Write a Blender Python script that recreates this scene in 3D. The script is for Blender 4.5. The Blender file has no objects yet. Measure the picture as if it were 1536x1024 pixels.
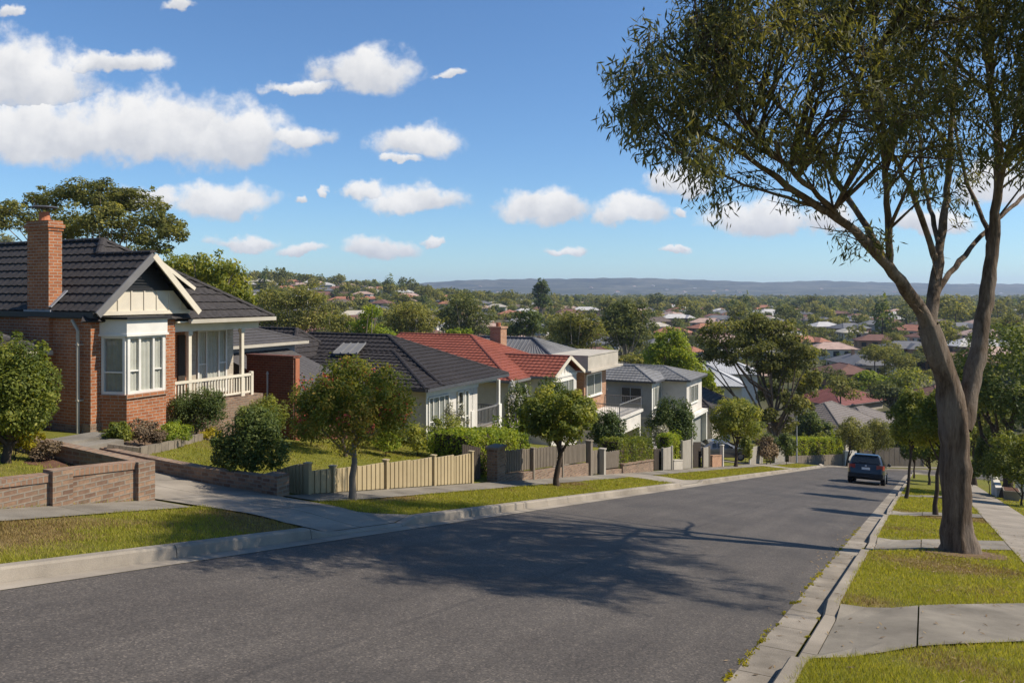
import bpy, math, random
import numpy as np
from mathutils import Vector
C = bpy.context.scene.collection
D = bpy.data
rad = math.radians
# ------------------------------------------------------------------ survey of the street
# the eye is the origin; the street runs along (DX, DY), falling 1 in 5.7; s = metres along it, w = metres to its right
FOC, HOR = 1200.0, 440.0
DX, DY = 619/1350.2, 1200/1350.2
def sw(X, Y): return DX*X + DY*Y, DY*X - DX*Y
def xy(s, w): return DX*s + DY*w, DY*s - DX*w
def sstep(t):
    t = np.clip(t, 0, 1); return t*t*(3-2*t)
_R = np.array([0, 60, 100, 150, 250, 400, 600, 900, 1300, 2000, 2800, 9000.])
_Z = np.array([-17, -18, -18.6, -19.5, -17.5, -14.5, -12.5, -11.5, -12, -14, -16, -16.])
HILL_A = np.array([-3, -.62, -.35, -.25, -.17, -.07, .02, .3, 3.])
HILL_H = np.array([40, 34, 20.5, 17, 12.5, 6, 0, -3, -3.])
CROSS_L = [(9.6, 11.4), (29.4, 32.2), (57.5, 61)]
CROSS_R = [(7.45, 9.75), (16.2, 18.1), (25.4, 26.9), (36.3, 38.)]
def slope_z(s):
    s = np.asarray(s, float)
    a = -2 - .1766*np.clip(s, -12, 76)
    k = np.clip(s-76, 0, 34)
    return a - .1766*(k - k*k/68)
def skew_r(w): return 1.15*np.clip(w+1.05, 0, 2.9)
def terrain(X, Y):
    X = np.asarray(X, float); Y = np.asarray(Y, float)
    s, w = sw(X, Y)
    near = slope_z(s)
    # verge, road bed and driveway crossings
    wl = -8.07 - w; wr = w + .98
    onroad = (wl < 0) & (wr < 0)
    v = np.where(onroad, -.05, .13)
    for a, b in CROSS_L:
        dip = sstep((s-a+.45)/.45)*sstep((b+.45-s)/.45)*(1-sstep(wl/1.7))
        v = np.where(wl >= 0, v - .115*dip, v)
    for a, b in CROSS_R:
        s2 = s - skew_r(w)
        dip = sstep((s2-a+.35)/.35)*sstep((b+.35-s2)/.35)*(1-sstep(wr/1.1))
        v = np.where(wr >= 0, v - .115*dip, v)
    # raised lots on the left; the first one is cut by the driveway
    e = np.clip(-11.72 - w, 0, None)
    gen = .03 + .5*sstep(e/7)
    gardA = .3 + .3*sstep(e/5)
    driv = .35*sstep(e/8)
    garden = np.where(s < 9.24, gardA, np.where(s < 11.74, driv, gen))
    v = v + np.where((w < -11.72), garden, 0)
    near = near + v*(1-sstep((s-74)/8))
    R = np.hypot(X, Y)
    far = np.interp(R, _R, _Z)
    az = X/np.maximum(Y, 1e-3)
    az = np.where(Y > 0, az, np.where(X > 0, 3, -3))
    far = far + np.interp(az, HILL_A, HILL_H)*sstep((R-170)/480)*(1-sstep((R-1000)/900)) 
    far = far + 1.6*np.sin(X*.021+1)*np.sin(Y*.017)*sstep((R-150)/200)
    t = np.maximum(sstep((s-76)/34), sstep((R-120)/160))
    return near*(1-t) + far*t
def T(X, Y): return float(terrain(X, Y))
def px2w(px, w):                       # where the sight line of a column crosses a line parallel to the kerb
    k = (px-768)/FOC; Y = w/(DY*k-DX); return k*Y, Y
def ray(px, Y): return (px-768)/FOC*Y, Y
def zof(py, Y): return -(py-HOR)/FOC*Y
class Line(object):                    # axes along a line between two points: u along it, v to its left
    def __init__(s, a, b):
        s.X, s.Y = a; L = math.hypot(b[0]-a[0], b[1]-a[1]); s.L = L; s.ex, s.ey = (b[0]-a[0])/L, (b[1]-a[1])/L
    def xy(s, u, v): return s.X+s.ex*u-s.ey*v, s.Y+s.ey*u+s.ex*v
    def P(s, u, v, z): return (*s.xy(u, v), z)
    def u(s, px, v=0):
        k = (px-768)/FOC; x, y = s.xy(0, v); return (k*y-x)/(s.ex-k*s.ey)
    def z(s, py, u, v): return zof(py, s.xy(u, v)[1])
    def g(s, u, v): return T(*s.xy(u, v))
BS, BW = 74., 12.6                     # the street ends in a bend to the right about this point (s, w)
def bend(R, deg): return xy(BS+R*math.sin(math.radians(deg)), BW-R*math.cos(math.radians(deg)))
class Frame:                           # a house's own axes: u along the street, v away from it
    def __init__(s, px, w):
        s.X, s.Y = px2w(px, w)
    def xy(s, u, v): return s.X+DX*u-DY*v, s.Y+DY*u+DX*v
    def P(s, u, v, z): return (s.X+DX*u-DY*v, s.Y+DY*u+DX*v, z)
    def u(s, px, v=0):
        k = (px-768)/FOC; return (k*s.Y-s.X+v*(DY+DX*k))/(DX-DY*k)
    def v(s, px, u=0):
        k = (px-768)/FOC; return (s.X+DX*u-k*(s.Y+DY*u))/(DY+DX*k)
    def z(s, py, u, v): return zof(py, s.xy(u, v)[1])
    def g(s, u, v): return T(*s.xy(u, v))
# ------------------------------------------------------------------ materials
MATS = {}
def _new(name):
    m = D.materials.new(name); m.use_nodes = True
    nt = m.node_tree; b = nt.nodes['Principled BSDF']
    return m, nt, b
def _n(nt, t, **kw):
    n = nt.nodes.new(t)
    for k, v in kw.items():
        if k.startswith('i_'):
            key = k[2:]; key = int(key) if key.isdigit() else key.replace('_', ' ')
            n.inputs[key].default_value = v
        else: setattr(n, k, v)
    return n
def c4(c): return (c[0], c[1], c[2], 1)
def _noise(nt, co, scale, detail=4, rough=.6):
    n = _n(nt, 'ShaderNodeTexNoise', i_Scale=scale, i_Detail=detail, i_Roughness=rough)
    if co is not None: nt.links.new(co, n.inputs['Vector'])
    return n.outputs['Fac']
def _ramp(nt, fac, stops):
    r = _n(nt, 'ShaderNodeValToRGB'); e = r.color_ramp.elements
    while len(e) < len(stops): e.new(.5)
    for el, (p, c) in zip(e, stops): el.position = p; el.color = c4(c)
    nt.links.new(fac, r.inputs[0]); return r.outputs[0]
def _mix(nt, fac, a, b, mode='MIX'):
    m = _n(nt, 'ShaderNodeMix', data_type='RGBA', blend_type=mode)
    for s, x in ((0, fac), (6, a), (7, b)):
        if isinstance(x, (int, float)): m.inputs[s].default_value = x
        elif isinstance(x, tuple): m.inputs[s].default_value = c4(x)
        else: nt.links.new(x, m.inputs[s])
    return m.outputs[2]
def _bump(nt, b, h, strength=.3, dist=.01):
    bp = _n(nt, 'ShaderNodeBump', i_Strength=strength, i_Distance=dist)
    nt.links.new(h, bp.inputs['Height']); nt.links.new(bp.outputs[0], b.inputs['Normal'])
def _co(nt, which='Object', scale=None):
    t = _n(nt, 'ShaderNodeTexCoord'); o = t.outputs[which]
    if scale is not None:
        m = _n(nt, 'ShaderNodeMapping'); m.inputs['Scale'].default_value = scale
        nt.links.new(o, m.inputs['Vector']); o = m.outputs[0]
    return o
def plain(name, col, rough=.6, amt=.18, scale=3., spec=.3, bump=0, fine=40., metal=0, stretch=None):
    m, nt, b = _new(name)
    co = _co(nt, 'Object', stretch)
    f = _noise(nt, co, scale, 5)
    lo = tuple(x*(1-amt) for x in col); hi = tuple(min(1, x*(1+amt)) for x in col)
    a = _ramp(nt, f, [(.3, lo), (.7, hi)])
    f2 = _noise(nt, co, fine, 3)
    a = _mix(nt, .35*min(1, amt*3), a, _ramp(nt, f2, [(.3, tuple(x*.7 for x in col)), (.7, tuple(min(1, x*1.25) for x in col))]))
    a = _mix(nt, 1., a, _ramp(nt, _noise(nt, _co(nt, 'Object'), .55, 6, .65), [(.3, (.84, .83, .82)), (.7, (1.1, 1.1, 1.1))]), 'MULTIPLY')
    nt.links.new(a, b.inputs['Base Color'])
    b.inputs['Roughness'].default_value = rough; b.inputs['Specular IOR Level'].default_value = spec
    b.inputs['Metallic'].default_value = metal
    if bump: _bump(nt, b, f2, bump, .01)
    MATS[name] = m; return m
def bricks(name, c1, c2, mortar, bw=.24, bh=.086, msz=.011, dirt=None):
    m, nt, b = _new(name)
    uv = _co(nt, 'UV')
    br = _n(nt, 'ShaderNodeTexBrick', i_Color1=c4(c1), i_Color2=c4(c2), i_Mortar=c4(mortar), i_Scale=1., i_Mortar_Size=msz, i_Mortar_Smooth=.25, i_Bias=-.1, i_Brick_Width=bw, i_Row_Height=bh)
    nt.links.new(uv, br.inputs['Vector'])
    f = _noise(nt, uv, 2.2, 5); f2 = _noise(nt, uv, 16, 4)
    a = _mix(nt, .55, br.outputs['Color'], _ramp(nt, f, [(.3, (.62, .6, .58)), (.7, (1.2, 1.2, 1.2))]), 'MULTIPLY')
    a = _mix(nt, .6, a, _ramp(nt, f2, [(.25, (.65, .65, .65)), (.75, (1.3, 1.3, 1.3))]), 'MULTIPLY')
    if dirt:
        a = _mix(nt, _ramp(nt, _noise(nt, uv, 1.1, 6, .7), [(.5, (0, 0, 0)), (.68, (.7, .7, .7))]), a, dirt)
    nt.links.new(a, b.inputs['Base Color'])
    b.inputs['Roughness'].default_value = .85; b.inputs['Specular IOR Level'].default_value = .2
    inv = _n(nt, 'ShaderNodeMath', operation='MULTIPLY_ADD', i_1=-1., i_2=1.); nt.links.new(br.outputs['Fac'], inv.inputs[0])
    ad = _n(nt, 'ShaderNodeMath', operation='MULTIPLY_ADD', i_1=.35); nt.links.new(f2, ad.inputs[0]); nt.links.new(inv.outputs[0], ad.inputs[2])
    _bump(nt, b, ad.outputs[0], .6, .008)
    MATS[name] = m; return m
def leafmat(name, dark, mid, light, trans=.3, rough=.5, spec=.35):
    dark, mid, light = (tuple(min(.6, x*1.55) for x in c) for c in (dark, mid, light)); trans = min(.5, trans*1.3)
    m, nt, b = _new(name)
    at = _n(nt, 'ShaderNodeAttribute', attribute_name='tint')
    oi = _n(nt, 'ShaderNodeObjectInfo')
    ad = _n(nt, 'ShaderNodeMath', operation='MULTIPLY_ADD', i_1=.22, i_2=-.11)
    nt.links.new(oi.outputs['Random'], ad.inputs[0])
    s = _n(nt, 'ShaderNodeMath', operation='ADD'); nt.links.new(at.outputs['Fac'], s.inputs[0]); nt.links.new(ad.outputs[0], s.inputs[1])
    col = _ramp(nt, s.outputs[0], [(.05, dark), (.5, mid), (.95, light)])
    nt.links.new(col, b.inputs['Base Color'])
    b.inputs['Roughness'].default_value = rough; b.inputs['Specular IOR Level'].default_value = spec
    tr = _n(nt, 'ShaderNodeBsdfTranslucent')
    tc = _mix(nt, 1., col, (1.5, 1.45, .6), 'MULTIPLY'); nt.links.new(tc, tr.inputs['Color'])
    mx = _n(nt, 'ShaderNodeMixShader', i_0=trans)
    nt.links.new(b.outputs[0], mx.inputs[1]); nt.links.new(tr.outputs[0], mx.inputs[2])
    nt.links.new(mx.outputs[0], nt.nodes['Material Output'].inputs['Surface'])
    MATS[name] = m; return m
def glassmat(name, tint=(.75, .8, .8)):
    m, nt, b = _new(name)
    g = _n(nt, 'ShaderNodeBsdfGlossy', i_Roughness=.03); g.inputs['Color'].default_value = (.82, .83, .8, 1)
    t = _n(nt, 'ShaderNodeBsdfTransparent'); t.inputs['Color'].default_value = c4(tint)
    fr = _n(nt, 'ShaderNodeLayerWeight', i_Blend=.5); pw = _n(nt, 'ShaderNodeMath', operation='POWER', i_1=4.); nt.links.new(fr.outputs['Facing'], pw.inputs[0])
    ad = _n(nt, 'ShaderNodeMath', operation='MULTIPLY_ADD', i_1=.75, i_2=.05); nt.links.new(pw.outputs[0], ad.inputs[0])
    mx = _n(nt, 'ShaderNodeMixShader'); nt.links.new(ad.outputs[0], mx.inputs[0])
    nt.links.new(t.outputs[0], mx.inputs[1]); nt.links.new(g.outputs[0], mx.inputs[2])
    nt.links.new(mx.outputs[0], nt.nodes['Material Output'].inputs['Surface'])
    MATS[name] = m; return m
bricks('brick_soldier', (.31, .185, .115), (.19, .115, .076), (.24, .2, .155), bw=.082, bh=.3)
bricks('brick_orange', (.37, .138, .056), (.28, .094, .04), (.35, .275, .205))
bricks('brick_dark', (.15, .048, .028), (.1, .036, .024), (.14, .1, .08))
bricks('brick_garden', (.3, .19, .12), (.15, .088, .06), (.24, .2, .155), bw=.205, bh=.078, msz=.013, dirt=(.15, .125, .085))
bricks('brick_tan', (.4, .2, .1), (.32, .15, .075), (.4, .33, .26))
bricks('brick_cream', (.5, .43, .33), (.42, .36, .27), (.45, .4, .33))
plain('tile_dark', (.046, .041, .039), .75, .5, 9., .2, .4, 60)
plain('tile_black', (.034, .029, .027), .7, .5, 8., .25, .4, 60)
plain('tile_red', (.235, .068, .04), .6, .35, 6., .3, .4, 60)
plain('tile_taupe', (0.17, 0.145, 0.123), .6, .25, 6., .3, .3, 60)
plain('tile_faded', (0.204, 0.0723, 0.0553), .6, .25, 6., .3, .3, 60)
plain('tile_grey', (.085, .078, .074), .7, .35, 8., .25, .3, 60)
plain('metal_grey', (.18, .178, .175), .7, .16, 3., .2)
plain('metal_pale', (0.44, 0.44, 0.432), .5, .1, 3., .3)
plain('metal_dark', (.07, .072, .078), .45, .2, 3., .4)
plain('white_paint', (0.672, 0.648, 0.582), .55, .06, 2., .3)
plain('cream_paint', (0.623, 0.558, 0.435), .6, .08, 2., .3)
plain('cream_trim', (0.425, 0.383, 0.306), .6, .08, 2., .3)
plain('grey_trim', (.16, .155, .15), .55, .12, 3., .3)
plain('black_trim', (.02, .02, .02), .5, .2, 3., .35)
plain('render_white', (0.574, 0.541, 0.484), .8, .1, 1.5, .2, .15)
plain('render_grey', (0.289, 0.285, 0.289), .8, .1, 1.5, .2, .15)
plain('render_cream', (0.425, 0.383, 0.315), .8, .12, 1.5, .2, .15)
plain('concrete', (0.272, 0.236, 0.188), .9, .36, .9, .15, .5, 90)
plain('concrete_dark', (0.2, 0.178, 0.144), .9, .42, 1.1, .15, .5, 110)
plain('concrete_worn', (.235, .205, .165), .9, .5, 1.6, .15, .6, 70)
plain('stone', (0.204, 0.17, 0.128), .9, .3, 4., .15, .5, 50)
plain('fence_beige', (0.376, 0.296, 0.168), .55, .1, 1.5, .3)
plain('timber_grey', (.2, .165, .125), .85, .3, 5., .15, .4, 30, stretch=(6, 6, .6))
plain('timber_dark', (.06, .048, .038), .85, .3, 5., .15, .4, 30, stretch=(6, 6, .6))
plain('timber_pale', (0.357, 0.323, 0.264), .85, .15, 4., .15, .3, 30, stretch=(6, 6, .6))
plain('terracotta', (.38, .14, .07), .8, .2)
plain('lead', (.26, .27, .29), .5, .2)
plain('curtain', (.5, .48, .42), .9, .06, 6., .1)
plain('curtain_dim', (.26, .26, .235), .9, .1, 6., .1)
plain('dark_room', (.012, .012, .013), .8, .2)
plain('soil', (.12, .065, .045), .95, .4, 3., .1, .8, 60)
plain('mulch', (.15, .1, .065), .95, .45, 8., .1, .8, 90)
def gum_bark():
    m, nt, b = _new('bark_gum')
    co = _co(nt, 'Object', (4.5, 4.5, .55)); c2 = _co(nt, 'Object', (9, 9, 1.6))
    f = _noise(nt, co, 1.6, 7, .7); g = _noise(nt, c2, 3.2, 6, .75); p = _noise(nt, _co(nt, 'Object', (1, 1, .35)), 2.1, 3, .5)
    a = _ramp(nt, f, [(.28, (.038, .026, .018)), (.45, (.12, .086, .06)), (.6, (.205, .152, .108)), (.78, (.3, .245, .19))])
    a = _mix(nt, _ramp(nt, p, [(.52, (0, 0, 0)), (.6, (.55, .55, .55))]), a, (.24, .195, .155))
    a = _mix(nt, .8, a, _ramp(nt, g, [(.3, (.5, .48, .46)), (.5, (1, 1, 1)), (.7, (1.3, 1.28, 1.25))]), 'MULTIPLY')
    nt.links.new(a, b.inputs['Base Color']); b.inputs['Roughness'].default_value = .93; b.inputs['Specular IOR Level'].default_value = .1
    h = _n(nt, 'ShaderNodeMath', operation='ADD'); nt.links.new(f, h.inputs[0]); nt.links.new(g, h.inputs[1]); _bump(nt, b, h.outputs[0], 1., .035); MATS['bark_gum'] = m
gum_bark()
plain('bark_dark', (.075, .056, .042), .9, .4, 6., .12, .8, 40, stretch=(3, 3, .6))
plain('bark_pale', (.24, .2, .155), .9, .3, 3., .12, .6, 40, stretch=(3, 3, .6))
plain('rubber', (.015, .015, .016), .85, .2)
plain('car_trim', (.018, .018, .02), .5, .1)
plain('alloy', (.45, .46, .48), .3, .1, metal=.8)
plain('galvanised', (.36, .37, .37), .5, .12)
plain('blossom', (.4, .06, .035), .7, .4, 20)
plain('plate_white', (.75, .75, .73), .5, .03)
glassmat('window_glass', (.92, .94, .93))
glassmat('car_glass', (.12, .14, .15))
def paint(name, col):
    m, nt, b = _new(name); b.inputs['Base Color'].default_value = c4(col); b.inputs['Roughness'].default_value = .28
    b.inputs['Coat Weight'].default_value = .8; b.inputs['Coat Roughness'].default_value = .06; b.inputs['Metallic'].default_value = .25
    MATS[name] = m
paint('car_navy', (.012, .018, .026)); paint('car_silver', (.1, .108, .12)); paint('lamp_red', (.28, .012, .012))
# street surfaces
def ground_mat():
    m, nt, b = _new('grass_ground')
    g = _n(nt, 'ShaderNodeNewGeometry').outputs['Position']
    mid = _noise(nt, g, 3.5, 4); fine = _noise(nt, g, 45, 4, .7)
    green = _ramp(nt, mid, [(.3, (.1, .105, .016)), (.7, (.185, .175, .032))])
    dry = _ramp(nt, mid, [(.3, (.14, .088, .038)), (.7, (.22, .16, .068))])
    col = _mix(nt, _ramp(nt, _n(nt, 'ShaderNodeAttribute', attribute_name='dry').outputs['Fac'], [(.3, (0, 0, 0)), (.8, (.95, .95, .95))]), green, dry)
    col = _mix(nt, .7, col, _ramp(nt, fine, [(.25, (.45, .45, .45)), (.75, (1.45, 1.45, 1.45))]), 'MULTIPLY')
    # out of town the ground is scrub, bare lots and paddocks
    far = _ramp(nt, _noise(nt, g, .012, 6, .7), [(.35, (.045, .055, .02)), (.55, (.1, .09, .05)), (.7, (.17, .14, .09))])
    ln = _n(nt, 'ShaderNodeVectorMath', operation='LENGTH'); nt.links.new(g, ln.inputs[0])
    mr = _n(nt, 'ShaderNodeMapRange', i_1=75., i_2=130.); nt.links.new(ln.outputs['Value'], mr.inputs[0])
    col = _mix(nt, mr.outputs[0], col, far)
    nt.links.new(col, b.inputs['Base Color']); b.inputs['Roughness'].default_value = .95; b.inputs['Specular IOR Level'].default_value = .1
    _bump(nt, b, fine, .8, .03); MATS['grass_ground'] = m
def asphalt_mat():
    m, nt, b = _new('asphalt')
    uv = _co(nt, 'UV')
    big = _noise(nt, uv, .5, 5, .6); fine = _noise(nt, uv, 48, 4, .9); mid = _noise(nt, uv, 9, 4)
    mp = _n(nt, 'ShaderNodeMapping'); mp.inputs['Scale'].default_value = (.16, 2.2, 1); nt.links.new(uv, mp.inputs[0])
    lanes = _noise(nt, mp.outputs[0], 1.2, 3)
    base = _ramp(nt, big, [(.3, (.07, .06, .051)), (.7, (.098, .085, .072))])
    base = _mix(nt, .5, base, _ramp(nt, lanes, [(.3, (.68, .68, .69)), (.7, (1.25, 1.25, 1.24))]), 'MULTIPLY')
    base = _mix(nt, .5, base, _ramp(nt, mid, [(.3, (.8, .8, .8)), (.7, (1.15, 1.15, 1.15))]), 'MULTIPLY')
    base = _mix(nt, 1., base, _ramp(nt, fine, [(.32, (.5, .5, .51)), (.5, (.95, .95, .95)), (.66, (1.4, 1.38, 1.36)), (.74, (2.0, 1.95, 1.9))]), 'MULTIPLY')
    agg = _n(nt, 'ShaderNodeTexVoronoi', i_Scale=62.); nt.links.new(uv, agg.inputs['Vector']); ag = _n(nt, 'ShaderNodeSeparateColor'); nt.links.new(agg.outputs['Color'], ag.inputs[0])
    base = _mix(nt, .9, base, _ramp(nt, ag.outputs[0], [(.0, (.6, .6, .6)), (.45, (.95, .95, .95)), (.8, (1.12, 1.11, 1.1)), (.97, (1.8, 1.75, 1.7))]), 'MULTIPLY')
    # sealed seams along the lanes and a few darker patches
    sp = _n(nt, 'ShaderNodeSeparateXYZ'); wob = _n(nt, 'ShaderNodeMath', operation='MULTIPLY_ADD', i_1=.35); nt.links.new(uv, sp.inputs[0]); nt.links.new(_noise(nt, uv, .35, 3), wob.inputs[0]); nt.links.new(sp.outputs[1], wob.inputs[2])
    for w0, wd, k in ((-4.35, .035, .35), (-6.1, .02, .25), (-2.75, .28, .1), (-5.2, .3, .1)):
        d = _n(nt, 'ShaderNodeMath', operation='COMPARE', i_1=w0+.17, i_2=wd); nt.links.new(wob.outputs[0], d.inputs[0])
        mm = _n(nt, 'ShaderNodeMath', operation='MULTIPLY'); nt.links.new(d.outputs[0], mm.inputs[0]); nt.links.new(_ramp(nt, _noise(nt, uv, .8, 4), [(.38, (0, 0, 0)), (.55, (k, k, k))]), mm.inputs[1])
        base = _mix(nt, mm.outputs[0], base, (.03, .027, .025))
    base = _mix(nt, _ramp(nt, _noise(nt, uv, .28, 2, .4), [(.6, (0, 0, 0)), (.62, (.28, .28, .28))]), base, (.045, .04, .036))
    # hairline cracks
    vo = _n(nt, 'ShaderNodeTexVoronoi', feature='DISTANCE_TO_EDGE', i_Scale=.33)
    wv = _mix(nt, .12, uv, _n(nt, 'ShaderNodeTexNoise', i_Scale=1.2, i_Detail=5).outputs['Color'], 'LINEAR_LIGHT')
    nt.links.new(wv, vo.inputs['Vector'])
    ck = _ramp(nt, vo.outputs['Distance'], [(.002, (.6, .6, .6)), (.009, (1, 1, 1))])
    base = _mix(nt, .16, base, ck, 'MULTIPLY')
    nt.links.new(base, b.inputs['Base Color']); b.inputs['Roughness'].default_value = .8; b.inputs['Specular IOR Level'].default_value = .3
    nt.links.new(base, b.inputs['Base Color']); _bump(nt, b, fine, .55, .006); MATS['asphalt'] = m
ground_mat(); asphalt_mat()
leafmat('leaf_gum', (.032, .036, .014), (.075, .075, .026), (.17, .145, .044), .3, .6, .2)
leafmat('leaf_gum_far', (.046, .05, .016), (.115, .117, .032), (.23, .2, .056), .3, .7, .12)
leafmat('leaf_dark', (.026, .042, .01), (.062, .082, .02), (.14, .15, .034), .26, .55, .2)
leafmat('leaf_far', (.033, .043, .014), (.075, .086, .026), (.15, .145, .045), .22, .7, .12)
leafmat('leaf_bright', (.06, .095, .012), (.15, .18, .02), (.28, .28, .035), .36, .6, .2)
leafmat('leaf_street', (.045, .062, .012), (.115, .13, .022), (.25, .23, .038), .34, .55, .2)
leafmat('leaf_crape', (.044, .06, .012), (.115, .13, .02), (.26, .17, .032), .34, .6, .2)
leafmat('leaf_yellow', (.11, .1, .008), (.24, .2, .014), (.34, .27, .024), .35, .6, .2)
leafmat('leaf_brown', (.07, .052, .034), (.14, .1, .064), (.23, .17, .1), .2, .7, .1)
leafmat('leaf_grey', (.09, .09, .066), (.2, .19, .14), (.36, .33, .27), .2, .7, .1)
leafmat('grass_blade', (.1, .103, .012), (.205, .195, .027), (.3, .25, .068), .33, .7, .12)
leafmat('grass_dry', (.1, .068, .026), (.17, .12, .047), (.24, .18, .077), .2, .8, .08)
# ------------------------------------------------------------------ mesh helpers
ORG = {}
def tag(o, label=None, cat=None, group=None, kind=None):
    if label: o['label'] = label
    if cat: o['category'] = cat
    if group: o['group'] = group
    if kind: o['kind'] = kind
    return o
def thing(name, loc, label, cat, group=None):
    o = D.objects.new(name, None); C.objects.link(o); o.empty_display_size = .2
    o.location = loc; ORG[o] = Vector(loc); return tag(o, label, cat, group)
def link(name, me, parent=None, loc=None):
    o = D.objects.new(name, me); C.objects.link(o)
    if parent is not None: o.parent = parent; ORG[o] = ORG.get(parent, Vector((0, 0, 0)))
    elif loc is not None: o.location = loc; ORG[o] = Vector(loc)
    else: ORG[o] = Vector((0, 0, 0))
    return o
def np_mesh(name, V, F, mats, tint=None, smooth=False, midx=None):
    """V (n,3); F (m,k) faces of one size"""
    me = D.meshes.new(name); V = np.asarray(V, np.float32); F = np.asarray(F, np.int32)
    m, k = F.shape
    me.vertices.add(len(V)); me.vertices.foreach_set('co', V.ravel())
    me.loops.add(m*k); me.loops.foreach_set('vertex_index', F.ravel())
    me.polygons.add(m); me.polygons.foreach_set('loop_start', np.arange(0, m*k, k, dtype=np.int32)); me.polygons.foreach_set('loop_total', np.full(m, k, np.int32))
    for x in (mats if isinstance(mats, (list, tuple)) else [mats]): me.materials.append(MATS[x])
    if midx is not None: me.polygons.foreach_set('material_index', np.asarray(midx, np.int32))
    if smooth: me.polygons.foreach_set('use_smooth', np.ones(m, bool))
    if tint is not None:
        a = me.attributes.new('tint', 'FLOAT', 'FACE'); a.data.foreach_set('value', np.asarray(tint, np.float32))
    me.update(calc_edges=True); return me
class MB:
    def __init__(s): s.v = []; s.f = []; s.m = []; s.cur = 0
    def add(s, verts, faces):
        o = len(s.v); s.v.extend([tuple(map(float, p)) for p in verts])
        for f in faces: s.f.append([int(i)+o for i in f]); s.m.append(s.cur)
        return s
    def quad(s, *p): return s.add(p, [tuple(range(len(p)))])
    def box8(s, b, t):                       # bottom ring of 4, top ring of 4 (counter-clockwise seen from above)
        return s.add(list(b)+list(t), [(3, 2, 1, 0), (4, 5, 6, 7), (0, 1, 5, 4), (1, 2, 6, 5), (2, 3, 7, 6), (3, 0, 4, 7)])
    def box(s, x0, x1, y0, y1, z0, z1):
        return s.box8([(x0, y0, z0), (x1, y0, z0), (x1, y1, z0), (x0, y1, z0)], [(x0, y0, z1), (x1, y0, z1), (x1, y1, z1), (x0, y1, z1)])
    def fbox(s, H, u0, u1, v0, v1, z0, z1):  # box on a house's axes
        r = [(u0, v0), (u1, v0), (u1, v1), (u0, v1)]
        return s.box8([H.P(a, b, z0) for a, b in r], [H.P(a, b, z1) for a, b in r])
    def prism(s, ring, off):                 # a flat ring of points pushed along off
        n = len(ring); r2 = [tuple(np.add(p, off)) for p in ring]
        return s.add(list(ring)+r2, [tuple(range(n-1, -1, -1)), tuple(range(n, 2*n))]+[(i, (i+1) % n, n+(i+1) % n, n+i) for i in range(n)])
    def tube(s, path, r, sides=8, caps=True):
        V, F = tube_arr(path, r, sides); n = len(path)
        s.add(V, F)
        if caps:
            o = len(s.v)-n*sides
            s.f.append([o+i for i in range(sides-1, -1, -1)]); s.m.append(s.cur)
            s.f.append([o+(n-1)*sides+i for i in range(sides)]); s.m.append(s.cur)
        return s
    def bar(s, a, b, w, h=None, up=(0, 0, 1)):   # a square-section bar between two points
        a = Vector(a); b = Vector(b); h = h or w
        d = (b-a).normalized(); u = Vector(up)
        if abs(d.dot(u)) > .98: u = Vector((DX, DY, 0))
        x = d.cross(u).normalized(); y = x.cross(d)
        r = [(-1, -1), (1, -1), (1, 1), (-1, 1)]
        return s.box8([a+x*(i*w/2)+y*(j*h/2) for i, j in r], [b+x*(i*w/2)+y*(j*h/2) for i, j in r])
    def build(s, name, mats, parent=None, loc=None, smooth=False, uv=None):
        mats = mats if isinstance(mats, (list, tuple)) else [mats]
        o = ORG.get(parent) if parent is not None else (Vector(loc) if loc is not None else Vector((0, 0, 0)))
        V = np.array(s.v, float)
        W = V - np.array(o)
        me = D.meshes.new(name); me.from_pydata(W.tolist(), [], s.f)
        for x in mats: me.materials.append(MATS[x])
        if len(mats) > 1: me.polygons.foreach_set('material_index', np.array(s.m, np.int32))
        if smooth: me.polygons.foreach_set('use_smooth', np.ones(len(s.f), bool))
        me.update()
        # texture coordinates in metres, laid flat on every face
        np_ = len(me.polygons); nr = np.zeros(np_*3); me.polygons.foreach_get('normal', nr); nr = nr.reshape(-1, 3)
        nl = len(me.loops); lv = np.zeros(nl, np.int32); me.loops.foreach_get('vertex_index', lv)
        lt = np.zeros(np_, np.int32); me.polygons.foreach_get('loop_total', lt)
        N = np.repeat(nr, lt, 0); P = V[lv]
        if uv == 'sw': UV = np.stack(sw(P[:, 0], P[:, 1]), 1)
        else:
            up = np.zeros_like(N); up[:, 2] = 1
            u = np.cross(up, N); ln = np.linalg.norm(u, axis=1)
            flat = ln < .12; u[flat] = (DX, DY, 0); ln[flat] = 1
            u /= ln[:, None]; vv = np.cross(N, u)
            UV = np.stack([(P*u).sum(1), (P*vv).sum(1)], 1)
        l = me.uv_layers.new(name='UVMap'); l.data.foreach_set('uv', UV.astype(np.float32).ravel())
        return link(name, me, parent, loc)
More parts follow.
